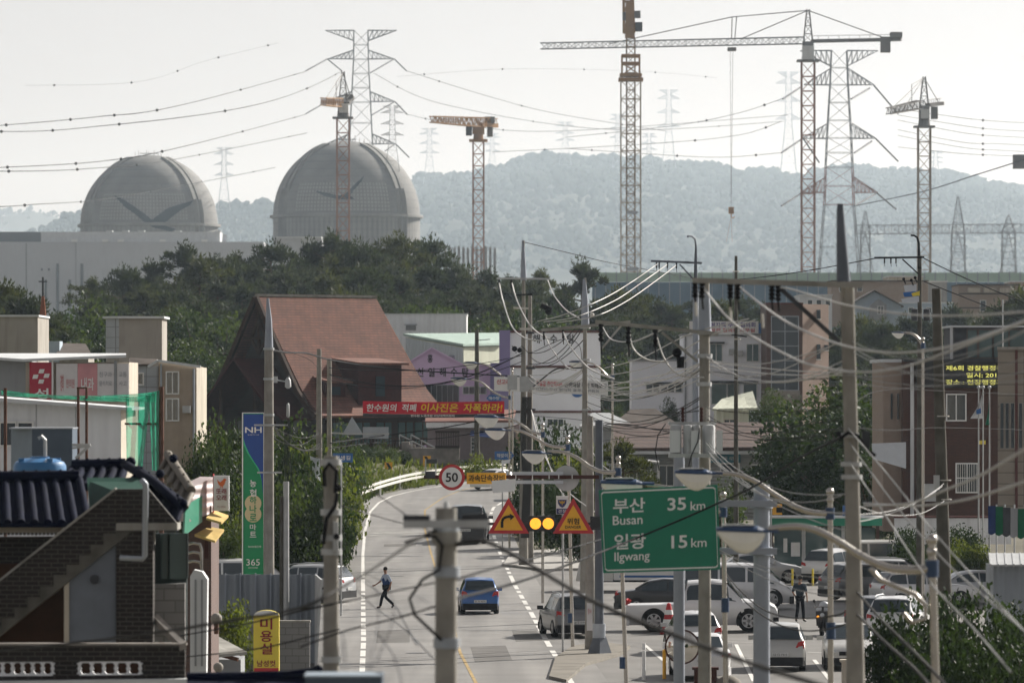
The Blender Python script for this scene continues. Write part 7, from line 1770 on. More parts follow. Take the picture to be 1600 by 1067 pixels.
def insulators(th, d, spots, m='cable_black', L=0.4, r=0.06, dy=-0.2):
    for u, v in spots:
        b = MB(); q = P(u, v, d+dy); b.tube([q+Vector((0,0,-L*j/8)) for j in range(9)], [r*(1.0 if j % 2 else 0.55) for j in range(9)], 10); b.tube([q+Vector((0,0,-L)), q+Vector((0.02,0,-L*1.7))], r*0.3, 6); b.build('insulator', M[m], th, smooth=50)
def collar(th, d, spots, r, h=0.1, m='galv'):
    for u, v in spots: b = MB(); q = P(u, v, d); b.cyl(q.x, q.y, q.z-h/2, q.z+h/2, r, r, 14); b.build('collar', M[m], th, smooth=40)
def kbox(th, d, u0, u1, v0, v1, dep, m, name, dy=-0.4): b = MB(); b.box(X(u0,d), X(u1,d), d+dy, d+dy+dep, Z(v1,d), Z(v0,d)); return b.build(name, M[m], th)

# near left pole and near centre pole
d = 85
t = pole(517, 712, d, 22, 30, 'thick near utility pole rising left of the road, with cables strapped round it')
collar(t, d, ((517,722),(517,800),(518,840),(518,862),(518,1030)), 0.155, 0.09)
b = MB(); b.tube(pw(((507,760),(506,736),(514,724),(526,735),(524,770)), d-0.18), 0.03, 6); b.tube(pw(((505,850),(510,810),(524,790),(527,770)), d-0.2), 0.03, 6); b.ball(P(528,762,d-0.2), 0.06, 8); b.ball(P(526,838,d-0.2), 0.05, 8); b.build('cable_loop', M['cable_black'], t)
kbox(t, d, 521, 529, 815, 860, 0.1, 'galv', 'bracket', -0.2)
d = 66
t = pole(697, 793, d, 33, 40, 'nearest concrete pole in front of the road with a stub crossarm at its head', 'pole_concrete')
collar(t, d, ((697,822),(698,893),(698,1004)), 0.155, 0.12, 'steel'); collar(t, d, ((697,840),), 0.17, 0.15, 'concrete')
b = MB(); 
for dy in (-0.24, 0.24): b.bar(P(630,819,d+dy), P(763,818,d+dy), 0.05, 0.09)
b.build('crossarm', M['galv'], t)
b = MB(); b.bar(P(630,811,d-0.2), P(672,811,d-0.2), 0.1, 0.1); b.build('arm_plate', M['dark_grey'], t); b = MB(); b.bar(P(722,811,d-0.2), P(762,809,d-0.2), 0.1, 0.12); b.build('arm_plate', M['dark_grey'], t)
b = MB(); b.cyl(X(697,d), d, Z(793,d), Z(783,d), 0.035, 0.02, 8); b.build('tip_pin', M['galv'], t)
b = MB(); b.tube(pw(((632,848),(660,838),(680,838),(691,852),(686,890),(660,905),(640,935),(648,960),(690,1000)), d-0.2), 0.02, 6); b.build('cable_loop', M['cable_black'], t)
# left poles
d = 200
t = pole(420, 545, d, 14, 18, 'concrete pole with a long steel cap standing before the gable of the A-frame', cap=None)
b = MB(); b.tube([P(420,545,d), P(420,500,d), P(418.5,470,d), P(418.5,466,d)], [0.155,0.11,0.05,0.05], 12); b.build('steel_cap', M['steel_pole'], t, smooth=40); collar(t, d, ((420,545),(420,592),(420,648),(420,664)), 0.19, 0.08)
b = MB(); b.bar(P(397,664,d-0.2), P(450,664,d-0.2), 0.06); b.bar(P(402,738,d-0.2), P(440,738,d-0.2), 0.06); b.build('crossarm', M['galv'], t)
kbox(t, d, 428, 434, 588, 598, 0.12, 'galv', 'bracket')
b = MB(); b.tube(pw(((434,594),(446,596),(452,588)), d-0.2), 0.03, 6); b.lathe([(0.03,0.0),(0.11,0.06),(0.10,0.3),(0.03,0.4)], P(450,607,d-0.2), 12); b.lathe([(0.03,0),(0.06,0.05),(0.05,0.45),(0.02,0.5)], P(450,652,d-0.2), 10); b.build('floodlight', M['galv'], t, smooth=40)
d = 190
pole(447, 752, d, 9, 10, 'short grey steel pipe post behind the sheet fence', 'galv', name='steel_post', cat='post'); pole(440, 775, d, 6, 7, 'thin dark post close beside the grey steel pipe post', 'pole_dark', name='steel_post', cat='post')
d = 290
pole(498.5, 545, d, 7, 13, 'plain concrete pole left of the red banner, the taller of the pair'); pole(514.5, 560, d+6, 7, 9, 'shorter concrete pole of the pair beside the red banner')
# poles in the middle
d = 300
t = pole(818, 376, d, 3.5, 15, 'tall utility pole carrying transformer boxes and a crossarm beside the white bath house', 'pole_concrete')
b = MB(); b.tube([P(818,438,d), P(817.5,400,d), P(817,376,d)], [0.17,0.11,0.06], 12); b.build('steel_cap', M['steel_pole'], t, smooth=40)
crossarm(t, d, 776, 435, 860, 436); insulators(t, d, ((780,437),(799,437)), L=0.45); crossarm(t, d, 806, 461, 832, 460, 'cable_black', 0.08); crossarm(t, d, 802, 481, 826, 482, 'insulator', 0.1); crossarm(t, d, 812, 514, 830, 514, 'insulator', 0.12)
for u0, u1, v0, v1 in ((793,808,586,609),(826,835,590,609),(812,826,588,612)): kbox(t, d, u0, u1, v0, v1, 0.4, 'galv', 'transformer_box', -0.6)
b = MB()
for k in range(9): b.tube(pw(((816+k*1.7,620),(813+k*2,680),(818+k*1.4,760),(814+k*1.5,840)), d-0.3), 0.03, 5)
b.build('cable_bundle', M['cable_grey'], t)
b = MB(); b.tube(pw(((800,540),(806,552),(815,540),(826,552),(838,548)), d-0.3), 0.02, 5); b.ball(P(804,545,d-0.3), 0.15, 8); b.ball(P(812,547,d-0.3), 0.14, 8); b.build('splice_cage', M['cable_black'], t)
t = pole(828, 462, d+4, 6, 12, 'second pole close behind the transformer pole beside the white bath house', 'pole_concrete')
collar(t, d+4, ((828,520),(829,575),(830,640)), 0.25, 0.12, 'dark_grey')
d = 255
t = pole(745, 515, 445, 6, 9, 'thin dark pole between the pink bath house and the street lamps', 'pole_dark'); crossarm(t, 445, 744, 532, 766, 530, 'dark_grey', 0.06)
d = 230
t = pole(914, 434, d, 4, 17, 'concrete pole with a steel cap in front of the white bath house wall', 'pole_concrete')
b = MB(); b.tube([P(914.5,512,d), P(914,470,d), P(913,436,d)], [0.17,0.13,0.06], 12); b.build('steel_cap', M['steel_pole'], t, smooth=40); collar(t, d, ((914.5,512),(915,562),(917,640)), 0.21, 0.08)
crossarm(t, d, 846, 516, 985, 503, 'concrete', 0.12, brace=(940,545,972,507)); insulators(t, d, ((850,517),(880,515),(941,509)), L=0.35); b = MB(); b.ball(P(925,492,d-0.2), 0.1, 8); b.build('lamp_globe', M['insulator'], t)
b = MB(); b.tube(pw(((845,477),(853,480),(862,484)), d-0.3), 0.1, 8); b.ball(P(857,487,d-0.3), 0.14, 8); b.build('switch_gear', M['cable_black'], t)
# steel sign mast with camera arms
d = 201
t = pole(936, 656, d, 12, 15, 'dark grey steel mast carrying the speed camera arm and warning signs', 'dark_grey', name='sign_mast', cat='sign mast')
mk('steel_dark', (0.10,0.115,0.14), 0.5, 0.2); t.children[0].data.materials[0] = M['steel_dark']
q = P(937,1023,d); b = MB(); b.tube([(q.x,d,0.1),(q.x,d,0.75)], [0.42,0.2], 4); b.build('base', M['steel_dark'], t); collar(t, d, ((936,985),), 0.23, 0.5, 'steel')
mk('arm_brown', (0.07,0.03,0.025), 0.6)
b = MB(); b.bar(P(662,745,d-0.3), P(936,745,d-0.3), 0.1, 0.13); b.build('camera_arm', M['arm_brown'], t)
for v in (739.5, 753): b = MB(); b.bar(P(800,v,d-0.28), P(880,v,d-0.28), 0.05, 0.12); b.build('arm_rail', M['pale_panel'], t)
b = MB(); 
for u_ in (806,832,858,873,894): b.bar(P(u_,748,d-0.37), P(u_,741,d-0.37), 0.03)
b.build('arm_clips', M['white'], t)
b = MB(); b.bar(P(735,818,d-0.3), P(936,818,d-0.3), 0.06, 0.09); b.build('warning_arm', M['dark_grey'], t)
kbox(t, d, 665, 680, 736, 746, 0.5, 'dark_grey', 'camera', -0.4)
s_ = FPX/d
th = thing('speed_limit_sign', 'round white speed limit sign with a red ring reading 50', 'road sign', P(706,765,d-0.5))
th2 = MB().disc(P(706,745.5,d-0.5), 20.2/s_, d-0.45, 36).build('red_ring', M['red_paint'], th); MB().disc(P(706,745.5,d-0.51), 15.6/s_, d-0.501, 32).build('face', M['white'], th); MB().text('50', P(706,745.5,d-0.52), 19/s_, 14.5/s_, bold=0.015).build('numerals', M['ink'], th)
th = thing('camera_notice', 'yellow speed camera notice in Korean beside the round 50 sign', 'road sign', P(760,756,d-0.5)); MB().box(X(729.5,d), X(791,d), d-0.5, d-0.45, Z(755.5,d), Z(738,d)).build('plate', M['yellow_paint'], th); MB().text('과속단속장비', P(760,746.8,d-0.505), 56/s_, 11/s_, bold=0.02).build('lettering', M['ink'], th)
th = thing('round_sign_back', 'pale grey back of a round traffic sign on the camera arm', 'road sign', P(885,766,d)); MB().disc(P(885,747,d-0.2), 20/s_, d-0.15, 32).build('plate', M['galv'], th)
for (u, lab) in ((794.5,'triangular yellow warning sign with a red border and a right bend arrow'),(895.5,'triangular yellow warning sign with a red border reading danger')):
    th = thing('warning_sign', lab, 'road sign', P(u,833,d-0.6)); c3 = [(u-32,832.5),(u+32,832.5),(u,777)]
    MB().xz([(X(a,d), Z(c,d)) for a, c in c3], d-0.6, d-0.56).build('border', M['red_paint'], th)
    MB().xz([(X(a,d), Z(c,d)) for a, c in ((u-22.5,827.5),(u+22.5,827.5),(u,788))], d-0.61, d-0.601).build('face', M['yellow_paint'], th)
    b = MB(); y = d-0.62
    if u < 850:
        for p0, p1 in (((u-10,824),(u-10,814)),((u-10,814),(u-7.5,809)),((u-7.5,809),(u-2,807)),((u-2,807),(u+4,806.5))): b.bar(P(p0[0],p0[1],y), P(p1[0],p1[1],y), *((0.09, 0.02) if p0[0] == p1[0] else (0.02, 0.09)))
        b.xz([(X(a,d), Z(c,d)) for a, c in ((u+2,801.5),(u+9.5,806),(u+3,812))], y-0.01, y+0.01); b.build('arrow', M['ink'], th)
    else: b.text('위험', P(u,814,y), 19/s_, 9.5/s_, bold=0.03); b.text('DANGER', P(u,823,y), 25/s_, 4.4/s_, bold=0.02); b.build('lettering', M['ink'], th)
th = thing('warning_beacon', 'pair of lit amber warning beacons between the two triangular signs', 'beacon', P(846,830,d-0.6)); MB().box(X(826,d), X(867,d), d-0.62, d-0.35, Z(829,d), Z(805,d)).build('housing', M['black'], th)
for u in (836.5, 856.5): MB().lathe([(0.01,-0.09),(0.1,-0.075),(0.17,-0.04),(8.8/s_,0)], (X(u,d), d-0.63, Z(817,d)), 20, axis='y').build('lamp', M['orange_lamp'], th, smooth=60)
th = thing('unlit_beacon', 'dark unlit beacon at the left edge of the green sign', 'beacon', P(932,828,d-0.6)); b = MB(); b.disc(P(931,816,d-0.62), 8.5/s_, d-0.4, 18); b.build('lamp', M['black'], th); MB().box(X(922,d), X(940,d), d-0.4, d-0.25, Z(827,d), Z(806,d)).build('housing', M['dark_grey'], th)
th = thing('police_sign', 'white police sign with a dark blue eagle shield on a slim post', 'sign', (X(879,d+3), d+3, 0)); MB().box(X(870,d), X(889,d), d+2.9, d+3.05, Z(806,d), Z(777,d)).build('panel', M['white'], th); mk('police_navy', (0.02,0.03,0.13), 0.5); mk('gold', (0.5,0.3,0.05), 0.5)
b = MB(); b.xz([(X(a,d), Z(c,d)) for a, c in ((872.5,783),(886.5,783),(886,789),(883,793.5),(879.5,795.5),(876,793.5),(873,789))], d+2.88, d+2.895); b.box(X(870.5,d), X(888.5,d), d+2.88, d+2.895, Z(805.5,d), Z(797,d)); em = b.build('shield', M['police_navy'], th)
b = MB(); b.xz([(X(a,d), Z(c,d)) for a, c in ((874,784),(877.5,786),(879.5,784.5),(881.5,786),(885,784),(882.5,789),(880.5,788.5),(879.5,792.5),(878.5,788.5),(876.5,789))], d+2.87, d+2.879); b.build('eagle', M['gold'], em); MB().text('경찰', (X(879.5,d), d+2.87, Z(801,d)), 13/s_, 5.5/s_).build('lettering', M['white'], em)
MB().cyl(X(879.5,d+3), d+3.1, 0, Z(770,d+3), 0.04, n=8).build('post', M['galv'], th)
# green direction sign on its thick grey pole
d = 133; s_ = FPX/d
t = pole(1190, 757, d, 25, 27, 'thick blue grey steel pole holding the green direction sign', 'steel_pole', name='sign_pole', cat='sign pole')
for v in (787, 861): b = MB(); b.bar(P(1095,v-1,d-0.32), P(1214,v,d-0.32), 0.1, 0.15); b.build('arm', M['steel_pole'], t)
collar(t, d, ((1190,787),(1190,861)), 0.26, 0.2, 'steel_pole')
th = thing('direction_sign', 'large green road sign giving distances to Busan and Ilgwang', 'road sign', P(1030,893,d-0.45))
dl, dr_ = (935.5,766,943,895), (1123,757,1126,889)
def sgn(u, v):  # the plate is slightly skewed in the photograph: its left edge is lower than its right
    return u, v
Cq = [(935.5,765.5),(1121,757),(1125.5,889.5),(942.5,895)]
b = MB(); b.prism([P(u,v,d-0.45) for u, v in Cq], (0,0.06,0)); b.build('plate', M['sign_green'], th)
def qi(a, c):  # bilinear point on the plate
    t0 = [Cq[0][i]+(Cq[1][i]-Cq[0][i])*a for i in (0,1)]; t1 = [Cq[3][i]+(Cq[2][i]-Cq[3][i])*a for i in (0,1)]
    return t0[0]+(t1[0]-t0[0])*c, t0[1]+(t1[1]-t0[1])*c
b = MB(); rr = []
for (ax, cx, a0) in ((.045,.065,180),(.955,.065,270),(.955,.935,0),(.045,.935,90)):
    for k in range(5): a = R(a0+k*22.5); rr.append((ax+0.025*math.cos(a), cx+0.035*math.sin(a)))
for p0, p1 in zip(rr, rr[1:]+rr[:1]): b.bar(P(*qi(*p0), d-0.465), P(*qi(*p1), d-0.465), 0.012, 0.035)
mk('sign_text', (0.80,0.84,0.82), 0.5, var=0.03)
b.build('border', M['sign_text'], th)
rg = Vector((1,0,0.045)).normalized()
def sg_t(tx, u0, u1, v, h, bold): MB().text(tx, P((u0+u1)/2, v, d-0.46), (u1-u0)/s_, h/s_, right=rg, bold=bold).build('lettering', M['sign_text'], th)
sg_t('부산', 958, 1008, 789.5, 23, .028); sg_t('35', 1043, 1072, 787, 20, .035); sg_t('km', 1079, 1102, 789.5, 14, .008); sg_t('Busan', 957.5, 1004, 812, 14.5, .012)
sg_t('일광', 960, 1009, 845.5, 24, .028); sg_t('15', 1049, 1074, 846, 20, .035); sg_t('km', 1080, 1104, 847, 14, .008); sg_t('Ilgwang', 960, 1015, 870.5, 18, .012)
# big poles on the right
d = 140
t = pole(1101, 440, d, 15, 22, 'concrete pole carrying the grey transformers above the green sign', 'pole_concrete')
b = MB(); b.tube([P(1101,520,d), P(1101,470,d), P(1100,438,d)], [0.17,0.14,0.11], 12); b.build('steel_cap', M['steel_pole'], t, smooth=40); collar(t, d, ((1101,520),(1101,556),(1100,600)), 0.19, 0.1)
crossarm(t, d, 930, 502.5, 1122, 521.5, 'concrete', 0.09, brace=(1034,519,1090,565)); insulators(t, d, ((939,505),(982,509),(1024,514)), L=0.45, r=0.07)
b = MB(); b.ball(P(1058,551,d-0.2), 0.12, 10); b.cyl(X(1063,d), d-0.25, Z(575,d), Z(557,d), 0.09, 0.1, 12); b.build('arrester', M['cable_black'], t)
# transformer cluster
for k, (u0, u1) in enumerate(((1046,1064),(1066,1080),(1079,1093),(1096,1116))): 
    b = MB(); c_ = (u0+u1)/2; r_ = (u1-u0)/2*d/FPX; b.lathe([(0.01,0),(r_,0.02),(r_,0.68),(r_*0.9,0.74),(0.01,0.76)], (X(c_,d), d-0.55-(k%2)*0.1, Z(711,d)), 14); b.build('transformer', M['galv'], t, smooth=40)
b = MB(); b.box(X(1044,d), X(1118,d), d-0.35, d-0.15, Z(664,d), Z(659,d)); b.box(X(1044,d), X(1118,d), d-0.9, d-0.2, Z(714,d), Z(708,d)); b.build('platform', M['galv'], t)
for u0, u1 in ((1045,1061),(1078,1090),(1117,1127)): kbox(t, d, u0, u1, 672, 706, 0.1, 'sheet_white', 'radiator_panel', -0.95)
for u_ in (1067, 1096, 1106): b = MB(); q = P(u_,659,d-0.5); b.tube([q+Vector((0,0,0.045*j)) for j in range(9)], [0.05 if j % 2 else 0.028 for j in range(9)], 10); b.build('bushing', M['arm_brown'] if u_ != 1106 else M['insulator'], t, smooth=50)
b = MB(); b.tube(pw(((1040,662),(1028,680),(1024,705),(1030,735)), d-0.6), 0.014, 5); b.tube(pw(((1093,668),(1090,690),(1080,712),(1076,728)), d-0.97), 0.014, 5); b.build('lead_wire', M['cable_black'], t)
t = pole(1061, 700, d+4, 17, 18, 'blue grey steel post close left of the transformer pole', 'steel_pole', name='steel_post', cat='post')
d = 250
t = pole(1087, 455, d, 9, 14, 'slim steel pole with a hooked lamp top and a high crossarm', 'steel_pole')
b = MB(); b.tube([P(1087,470,d), P(1087,410,d), P(1087.5,385,d), P(1086,374,d), P(1081,369.5,d), P(1075,369,d)], [0.10,0.07,0.045,0.04,0.035,0.035], 8); b.ball(P(1075,369.5,d), 0.06, 8); b.build('lamp_hook', M['steel_dark'], t, smooth=50)
crossarm(t, d, 1017, 408, 1097, 411, 'steel_dark', 0.09, brace=(1062,413,1083,436)); insulators(t, d, ((1026,410),(1030,410),(1043,410),(1057,411)), L=0.25, r=0.04)
t = pole(1150, 400, d+10, 4.5, 9, 'thin dark topped pole right of the hooked lamp pole', 'pole_dark'); collar(t, d+10, ((1150,424),(1152,530)), 0.15, 0.06, 'insulator'); crossarm(t, d+10, 1143, 523, 1167, 526, 'cable_black', 0.06)
d = 92
t = pole(1313, 320, d, 6, 17, 'tall tapering concrete pole with a long crossarm to its left, right of centre', 'pole_concrete', ub=1334)
t.children[0].data.transform(Matrix.Identity(4))
b = MB(); b.tube([P(1318,440,d), P(1315,380,d), P(1313,330,d), P(1313,319,d)], [0.115,0.085,0.06,0.05], 12); b.build('steel_cap', M['steel_dark'], t, smooth=40)
b = MB(); b.tube([P(1326,450,d), P(1338,1120,d)], [0.085,0.155], 14); b.build('strain_pole', M['pole_concrete'], t, smooth=40)
crossarm(t, d, 1082, 438, 1348, 446, 'concrete', 0.085, -0.22); crossarm(t, d, 1215, 447, 1312, 535, 'dark_grey', 0.07, -0.22)
insulators(t, d, ((1086,440),(1097,441),(1141,442),(1153,442),(1206,444),(1216,445)), L=0.26, r=0.055, dy=-0.22)
for u_, v_ in ((1087,472),(1141,480),(1191,490)): b = MB(); b.tube(pw(((u_,v_),(u_+1,v_+22)), d-0.22), 0.022, 6); b.build('sleeve', M['insulator'], t)
collar(t, d, ((1326,680),(1330,725),(1331,745)), 0.17, 0.07); b = MB(); b.ball(P(1310,678,d-0.2), 0.05, 8); b.tube(pw(((1311,686),(1325,676),(1340,680),(1352,700),(1368,712)), d-0.25), 0.03, 6); b.build('cable_clamp', M['cable_black'], t)
kbox(t, d, 1346, 1359, 673, 700, 0.12, 'dark_grey', 'meter_box', -0.1)
d = 240
t = pole(1437, 400, d, 6, 12, 'dark pole with a hooked lamp top, transformers and a torn colourful banner', 'pole_dark')
b = MB(); b.tube([P(1437,420,d), P(1436,400,d), P(1435.5,380,d), P(1433,371,d), P(1428,368,d), P(1423,368,d)], [0.09,0.06,0.05,0.045,0.04,0.04], 8); b.build('lamp_hook', M['cable_black'], t, smooth=50)
crossarm(t, d, 1366, 403, 1444, 402, 'cable_black', 0.08, brace=(1410,405,1435,428)); insulators(t, d, ((1382,404),(1392,404),(1400,404)), L=0.2, r=0.04)
for u_, v_ in ((1412,436),(1424,438),(1430,434)): b = MB(); b.ball(P(u_,v_,d-0.3), 0.07, 8); b.bar(P(u_,v_,d-0.3), P(u_+3,v_+8,d-0.3), 0.05); b.build('fuse_cutout', M['cable_black'], t)
for u0, u1 in ((1424,1432),(1442,1452)): b = MB(); b.lathe([(0.01,0),(0.14,0.02),(0.14,0.5),(0.01,0.54)], (X((u0+u1)/2,d), d-0.35, Z(502,d)), 12); b.build('transformer', M['dark_grey'], t, smooth=40)
th = thing('torn_banner', 'small torn white blue and yellow banner on the dark lamp pole', 'banner', P(1424,475,d-0.3))
for k, (u0, u1, v0, v1, m_) in enumerate(((1412,1432,446,456,'pale_panel'),(1411,1436,456.2,464,'sign_blue'),(1424,1437,456.5,463,'lemon'),(1408,1436,464.2,473,'pale_panel'))): MB().prism([P(u0,v0+k,d-0.3-0.02*k), P(u1,v0-2,d-0.3-0.02*k), P(u1,v1-1,d-0.36-0.02*k), P(u0+2,v1,d-0.36-0.02*k)], (0,0.01,0)).build('cloth_strip', M[m_], th)
d = 160
t = pole(1463, 451, d, 14, 25, 'dark weathered wooden pole standing bare before the brick station', 'pole_dark', ub=1480); collar(t, d, ((1472,650),(1475,750),(1476,780)), 0.2, 0.03, 'insulator'); kbox(t, d, 1458, 1467, 742, 765, 0.12, 'galv', 'meter_box', -0.3)

# ------------------------------------------------------------------ street lamps
def lamp(d, head, arm, px, vball, vcollar, label, low=None, lean=0, wpx=None, group='street lamps with blue and white heads along the kerb'):
    """head: (u0, u1, v) ends of the lantern and its level"""
    s = FPX/d; th = thing('street_lamp', label, 'street lamp', (X(px+lean,d), d, gnd(d)), group)
    u0, u1, v = head; L = (u1-u0)/s; r = 0.056
    b = MB(); zb = gnd(d); b.tube([(X(px+lean,d),d,zb),(X(px,d),d,Z(vball+4,d))], [r*1.15, r], 12); b.build('pole', M['chrome'], th, smooth=40)
    b = MB(); q = P(px, vball, d); b.ball(q, r*1.5, 12); b.ball(q+Vector((0,0,-0.17)), r*1.35, 12); b.build('finial', M['chrome'], th, smooth=60)
    b = MB(); b.cyl(X(px,d), d, Z(vcollar,d)-0.12, Z(vcollar,d)+0.12, r*1.7, n=12); b.build('collar', M['blue_cap'], th, smooth=40)
    if low: b = MB(); b.cyl(X(px+lean*0.5,d), d, Z(low,d)-0.17, Z(low,d)+0.17, r*1.7, n=12); b.build('collar', M['blue_cap'], th, smooth=40)
    b = MB(); Q = pw(arm, d); out = []
    for i in range(len(Q)-1):
        p0, p1, p2, p3 = Q[max(i-1,0)], Q[i], Q[i+1], Q[min(i+2,len(Q)-1)]
        for j in range(6): t = j/6; out.append(0.5*((2*p1)+(p2-p0)*t+(2*p0-5*p1+4*p2-p3)*t*t+(3*p1-p0-3*p2+p3)*t*t*t))
    out.append(Q[-1]); b.tube(out, [0.045+0.025*i/len(out) for i in range(len(out))], 10); b.build('arm', M['chrome'], th, smooth=50)
    x0, x1, zc = X(u0,d), X(u1,d), Z(v,d); Lb = x1-x0; w = Lb*0.2
    b = MB(); n = 9
    def sec(t): return w*math.sin(math.pi*min(1, 0.12+t*1.0))**0.6 if t < .72 else w*0.38
    rows = []
    for i in range(n+1):
        t = i/n; ww = sec(t); hh = Lb*(0.10 if t < .75 else .055)*(0.35+0.65*math.sin(math.pi*min(.5, t+.12))); x = x0+Lb*t; zz = zc-Lb*0.03*t
        rows.append([Vector((x, d+ww*math.cos(R(a)), zz+hh*math.sin(R(a)))) for a in range(0, 181, 30)])
    for a_, c_ in zip(rows, rows[1:]):
        for j in range(6): b.face([a_[j], a_[j+1], c_[j+1], c_[j]])
    b.face(rows[0]); b.face(rows[-1][::-1])
    for a_, c_ in zip(rows, rows[1:]): b.face([a_[0], c_[0], c_[-1], a_[-1]])
    b.build('lantern_cap', M['blue_cap'], th, smooth=50)
    b = MB(); rows = []
    for i in range(9):
        t = i/8; x = x0+Lb*(0.02+0.76*t); hh = Lb*0.36*math.sin(math.pi*min(1, max(0.03, t*0.96+0.02)))**0.7*(0.75+0.4*t); ww = w*0.9*math.sin(math.pi*min(.97, 0.1+t*.85))**0.5
        rows.append([Vector((x, d+ww*math.cos(R(a)), zc-Lb*0.03*t-0.004-hh*math.sin(R(a)))) for a in range(0, 181, 30)])
    for a_, c_ in zip(rows, rows[1:]):
        for j in range(6): b.face([a_[j], c_[j], c_[j+1], a_[j+1]])
    b.face(rows[0][::-1]); b.face(rows[-1]); b.build('glass_bowl', M['lamp_glass'], th, smooth=60)
    b = MB(); b.box(x0+Lb*.1, x0+Lb*.62, d-w*0.5, d+w*0.5, zc+Lb*0.085, zc+Lb*0.105); b.build('lantern_ridge', M['galv'], th)
    return th
lamp(80, (1119,1216,829), [(1200,826),(1240,822),(1275,828),(1310,846),(1345,868),(1385,886),(1420,890),(1458,888)], 1456, 843, 888, 'nearest street lamp, its large lantern hanging right of the green sign', lean=22)
lamp(116, (1054,1129,739), [(1118,739),(1150,741),(1180,752),(1210,772),(1240,790),(1268,800),(1297,802)], 1297, 768, 802, 'second nearest street lamp, its lantern above the corner of the green sign', low=985, lean=2)
lamp(137, (938,1022,755), [(1010,757),(1045,762),(1075,776),(1100,792),(1131,800)], 1130, 773, 800, 'street lamp whose lantern peeps over the top of the green sign', low=945, lean=6)
lamp(168, (815,862,708), [(855,705),(880,706),(902,715),(922,729),(942,737),(966,737)], 966, 716, 737, 'street lamp with its lantern above the round sign back', low=1035, lean=14)
lamp(206, (757,799,672), [(792,671),(815,674),(836,684),(858,696),(887,699)], 887, 683, 699, 'street lamp whose lantern hangs left of the round sign back', low=965, lean=8)
lamp(250, (741,789,652), [(782,652),(800,655),(816,664),(830,674),(848,679)], 848, 664, 679, 'street lamp with its lantern at the right end of the red banner')
lamp(330, (704,736,592), [(730,592),(750,596),(768,610),(784,619),(796,621)], 796, 604, 621, 'street lamp with its lantern before the pink bath house windows')
lamp(345, (724,752,567.5), [(746,568),(762,571),(776,581),(788,590),(800,592)], 801, 576, 592, 'farthest left street lamp with its lantern above the pink bath house windows')
lamp(300, (889,917,566), [(911,566),(926,568),(940,578),(950,588),(957,590)], 957, 570, 590, 'street lamp with its lantern before the lower white bath house wall')
lamp(230, (1393,1418,520), [(1412,520),(1424,521),(1434,528),(1441,538)], 1442, 530, 540, 'small street lamp head before the right hand trees', group=None)
b = MB(); d = 80
b.tube(pw(((1360,888),(1375,905),(1400,916),(1430,928),(1446,945),(1446,965),(1425,972),(1412,958)), d), 0.035, 8); tag(b.build('bent_lamp_arm', M['chrome'], smooth=50), 'second shiny lamp arm curling down left of the nearest lamp pole', 'lamp arm')
# ------------------------------------------------------------------ other signs
def plate(name, u0, u1, v0, v1, d, m, label, tx=None, tm='white', post=None, cat='road sign', pts=None, zb=None):
    th = thing(name, label, cat, P((u0+u1)/2, v1, d))
    p_ = (MB().xz([(X(a,d), Z(c,d)) for a, c in pts], d, d+0.05) if pts else MB().box(X(u0,d), X(u1,d), d, d+0.05, Z(v1,d), Z(v0,d))).build('plate', M[m], th)
    if tx: MB().text(tx, P((u0+u1)/2, (v0+v1)/2, d-0.01), (u1-u0)*0.78*d/FPX, (v1-v0)*0.5*d/FPX, bold=0.01).build('lettering', M[tm], p_)
    if post: MB().cyl(X(post,d+0.1), d+0.1, gnd(d)-0.1 if zb is None else zb, Z(v0,d), 0.04, n=8).build('post', M['galv'], th)
    return th
plate('street_name_sign', 520, 551, 708, 722, 236, 'sign_blue', 'small blue street name sign beside the pair of concrete poles', '서생길', 'white', 533)
plate('street_name_sign', 773, 803, 705, 718, 330, 'sign_blue', 'blue arrow shaped street name sign behind the camera arm', '해맞이로', 'white', 785, pts=((773,705),(798,705),(803.5,711.5),(798,718),(773,718)))
plate('street_name_sign', 761, 783, 617, 627, 380, 'sign_blue', 'small blue sign just above the right end of the red banner', '해수탕', 'white', None, pts=((764,617),(783,617),(783,627),(764,627),(760,622)))
for u0, u1, v0, v1, d_, lab in ((601,613,722,739,425,'left yellow chevron board on the outside of the bend'),(661,673,712,731,436,'right yellow chevron board, partly behind a black box, by the guard rail')):
    th = plate('chevron_board', u0, u1, v0, v1, d_, 'yellow_paint', lab, post=(u0+u1)/2, zb=2.7); w_ = u1-u0; vm = (v0+v1)/2
    MB().xz([(X(a,d_), Z(c,d_)) for a, c in ((u0+w_*.15,v0+1),(u0+w_*.5,v0+1),(u1-w_*.1,vm),(u0+w_*.5,v1-1),(u0+w_*.15,v1-1),(u0+w_*.5,vm))], d_-0.02, d_-0.003).build('chevron', M['ink'], th)
th = thing('roadside_box', 'black control box on legs behind the guard rail at the bend', 'box', P(675,735,420)); MB().box(X(666,420), X(683,420), 420, 420.6, Z(724,420), Z(717,420)).build('box', M['black'], th); MB().box(X(664,420), X(666,420), 420, 420.1, 2, Z(717,420)).box(X(680,420), X(682,420), 420, 420.1, 2, Z(724,420)).build('legs', M['galv'], th)
th = thing('road_sign', 'grey backs of a triangular and an oblong road sign on one arm', 'road sign', P(570,690,300)); d = 300
MB().xz([(X(a,d), Z(c,d)) for a, c in ((536,677),(566,677),(550,651))], d, d+0.05).build('triangle_back', M['steel'], th); MB().box(X(567,d), X(607,d), d, d+0.05, Z(685,d), Z(667,d)).build('oblong_back', M['steel'], th)
MB().box(X(535,d), X(608,d), d-0.04, d, Z(679,d), Z(676.5,d)).build('arm', M['galv'], th); MB().bar(P(513,676,d+0.1), P(536,677,d+0.1), 0.08).build('arm_root', M['galv'], th)
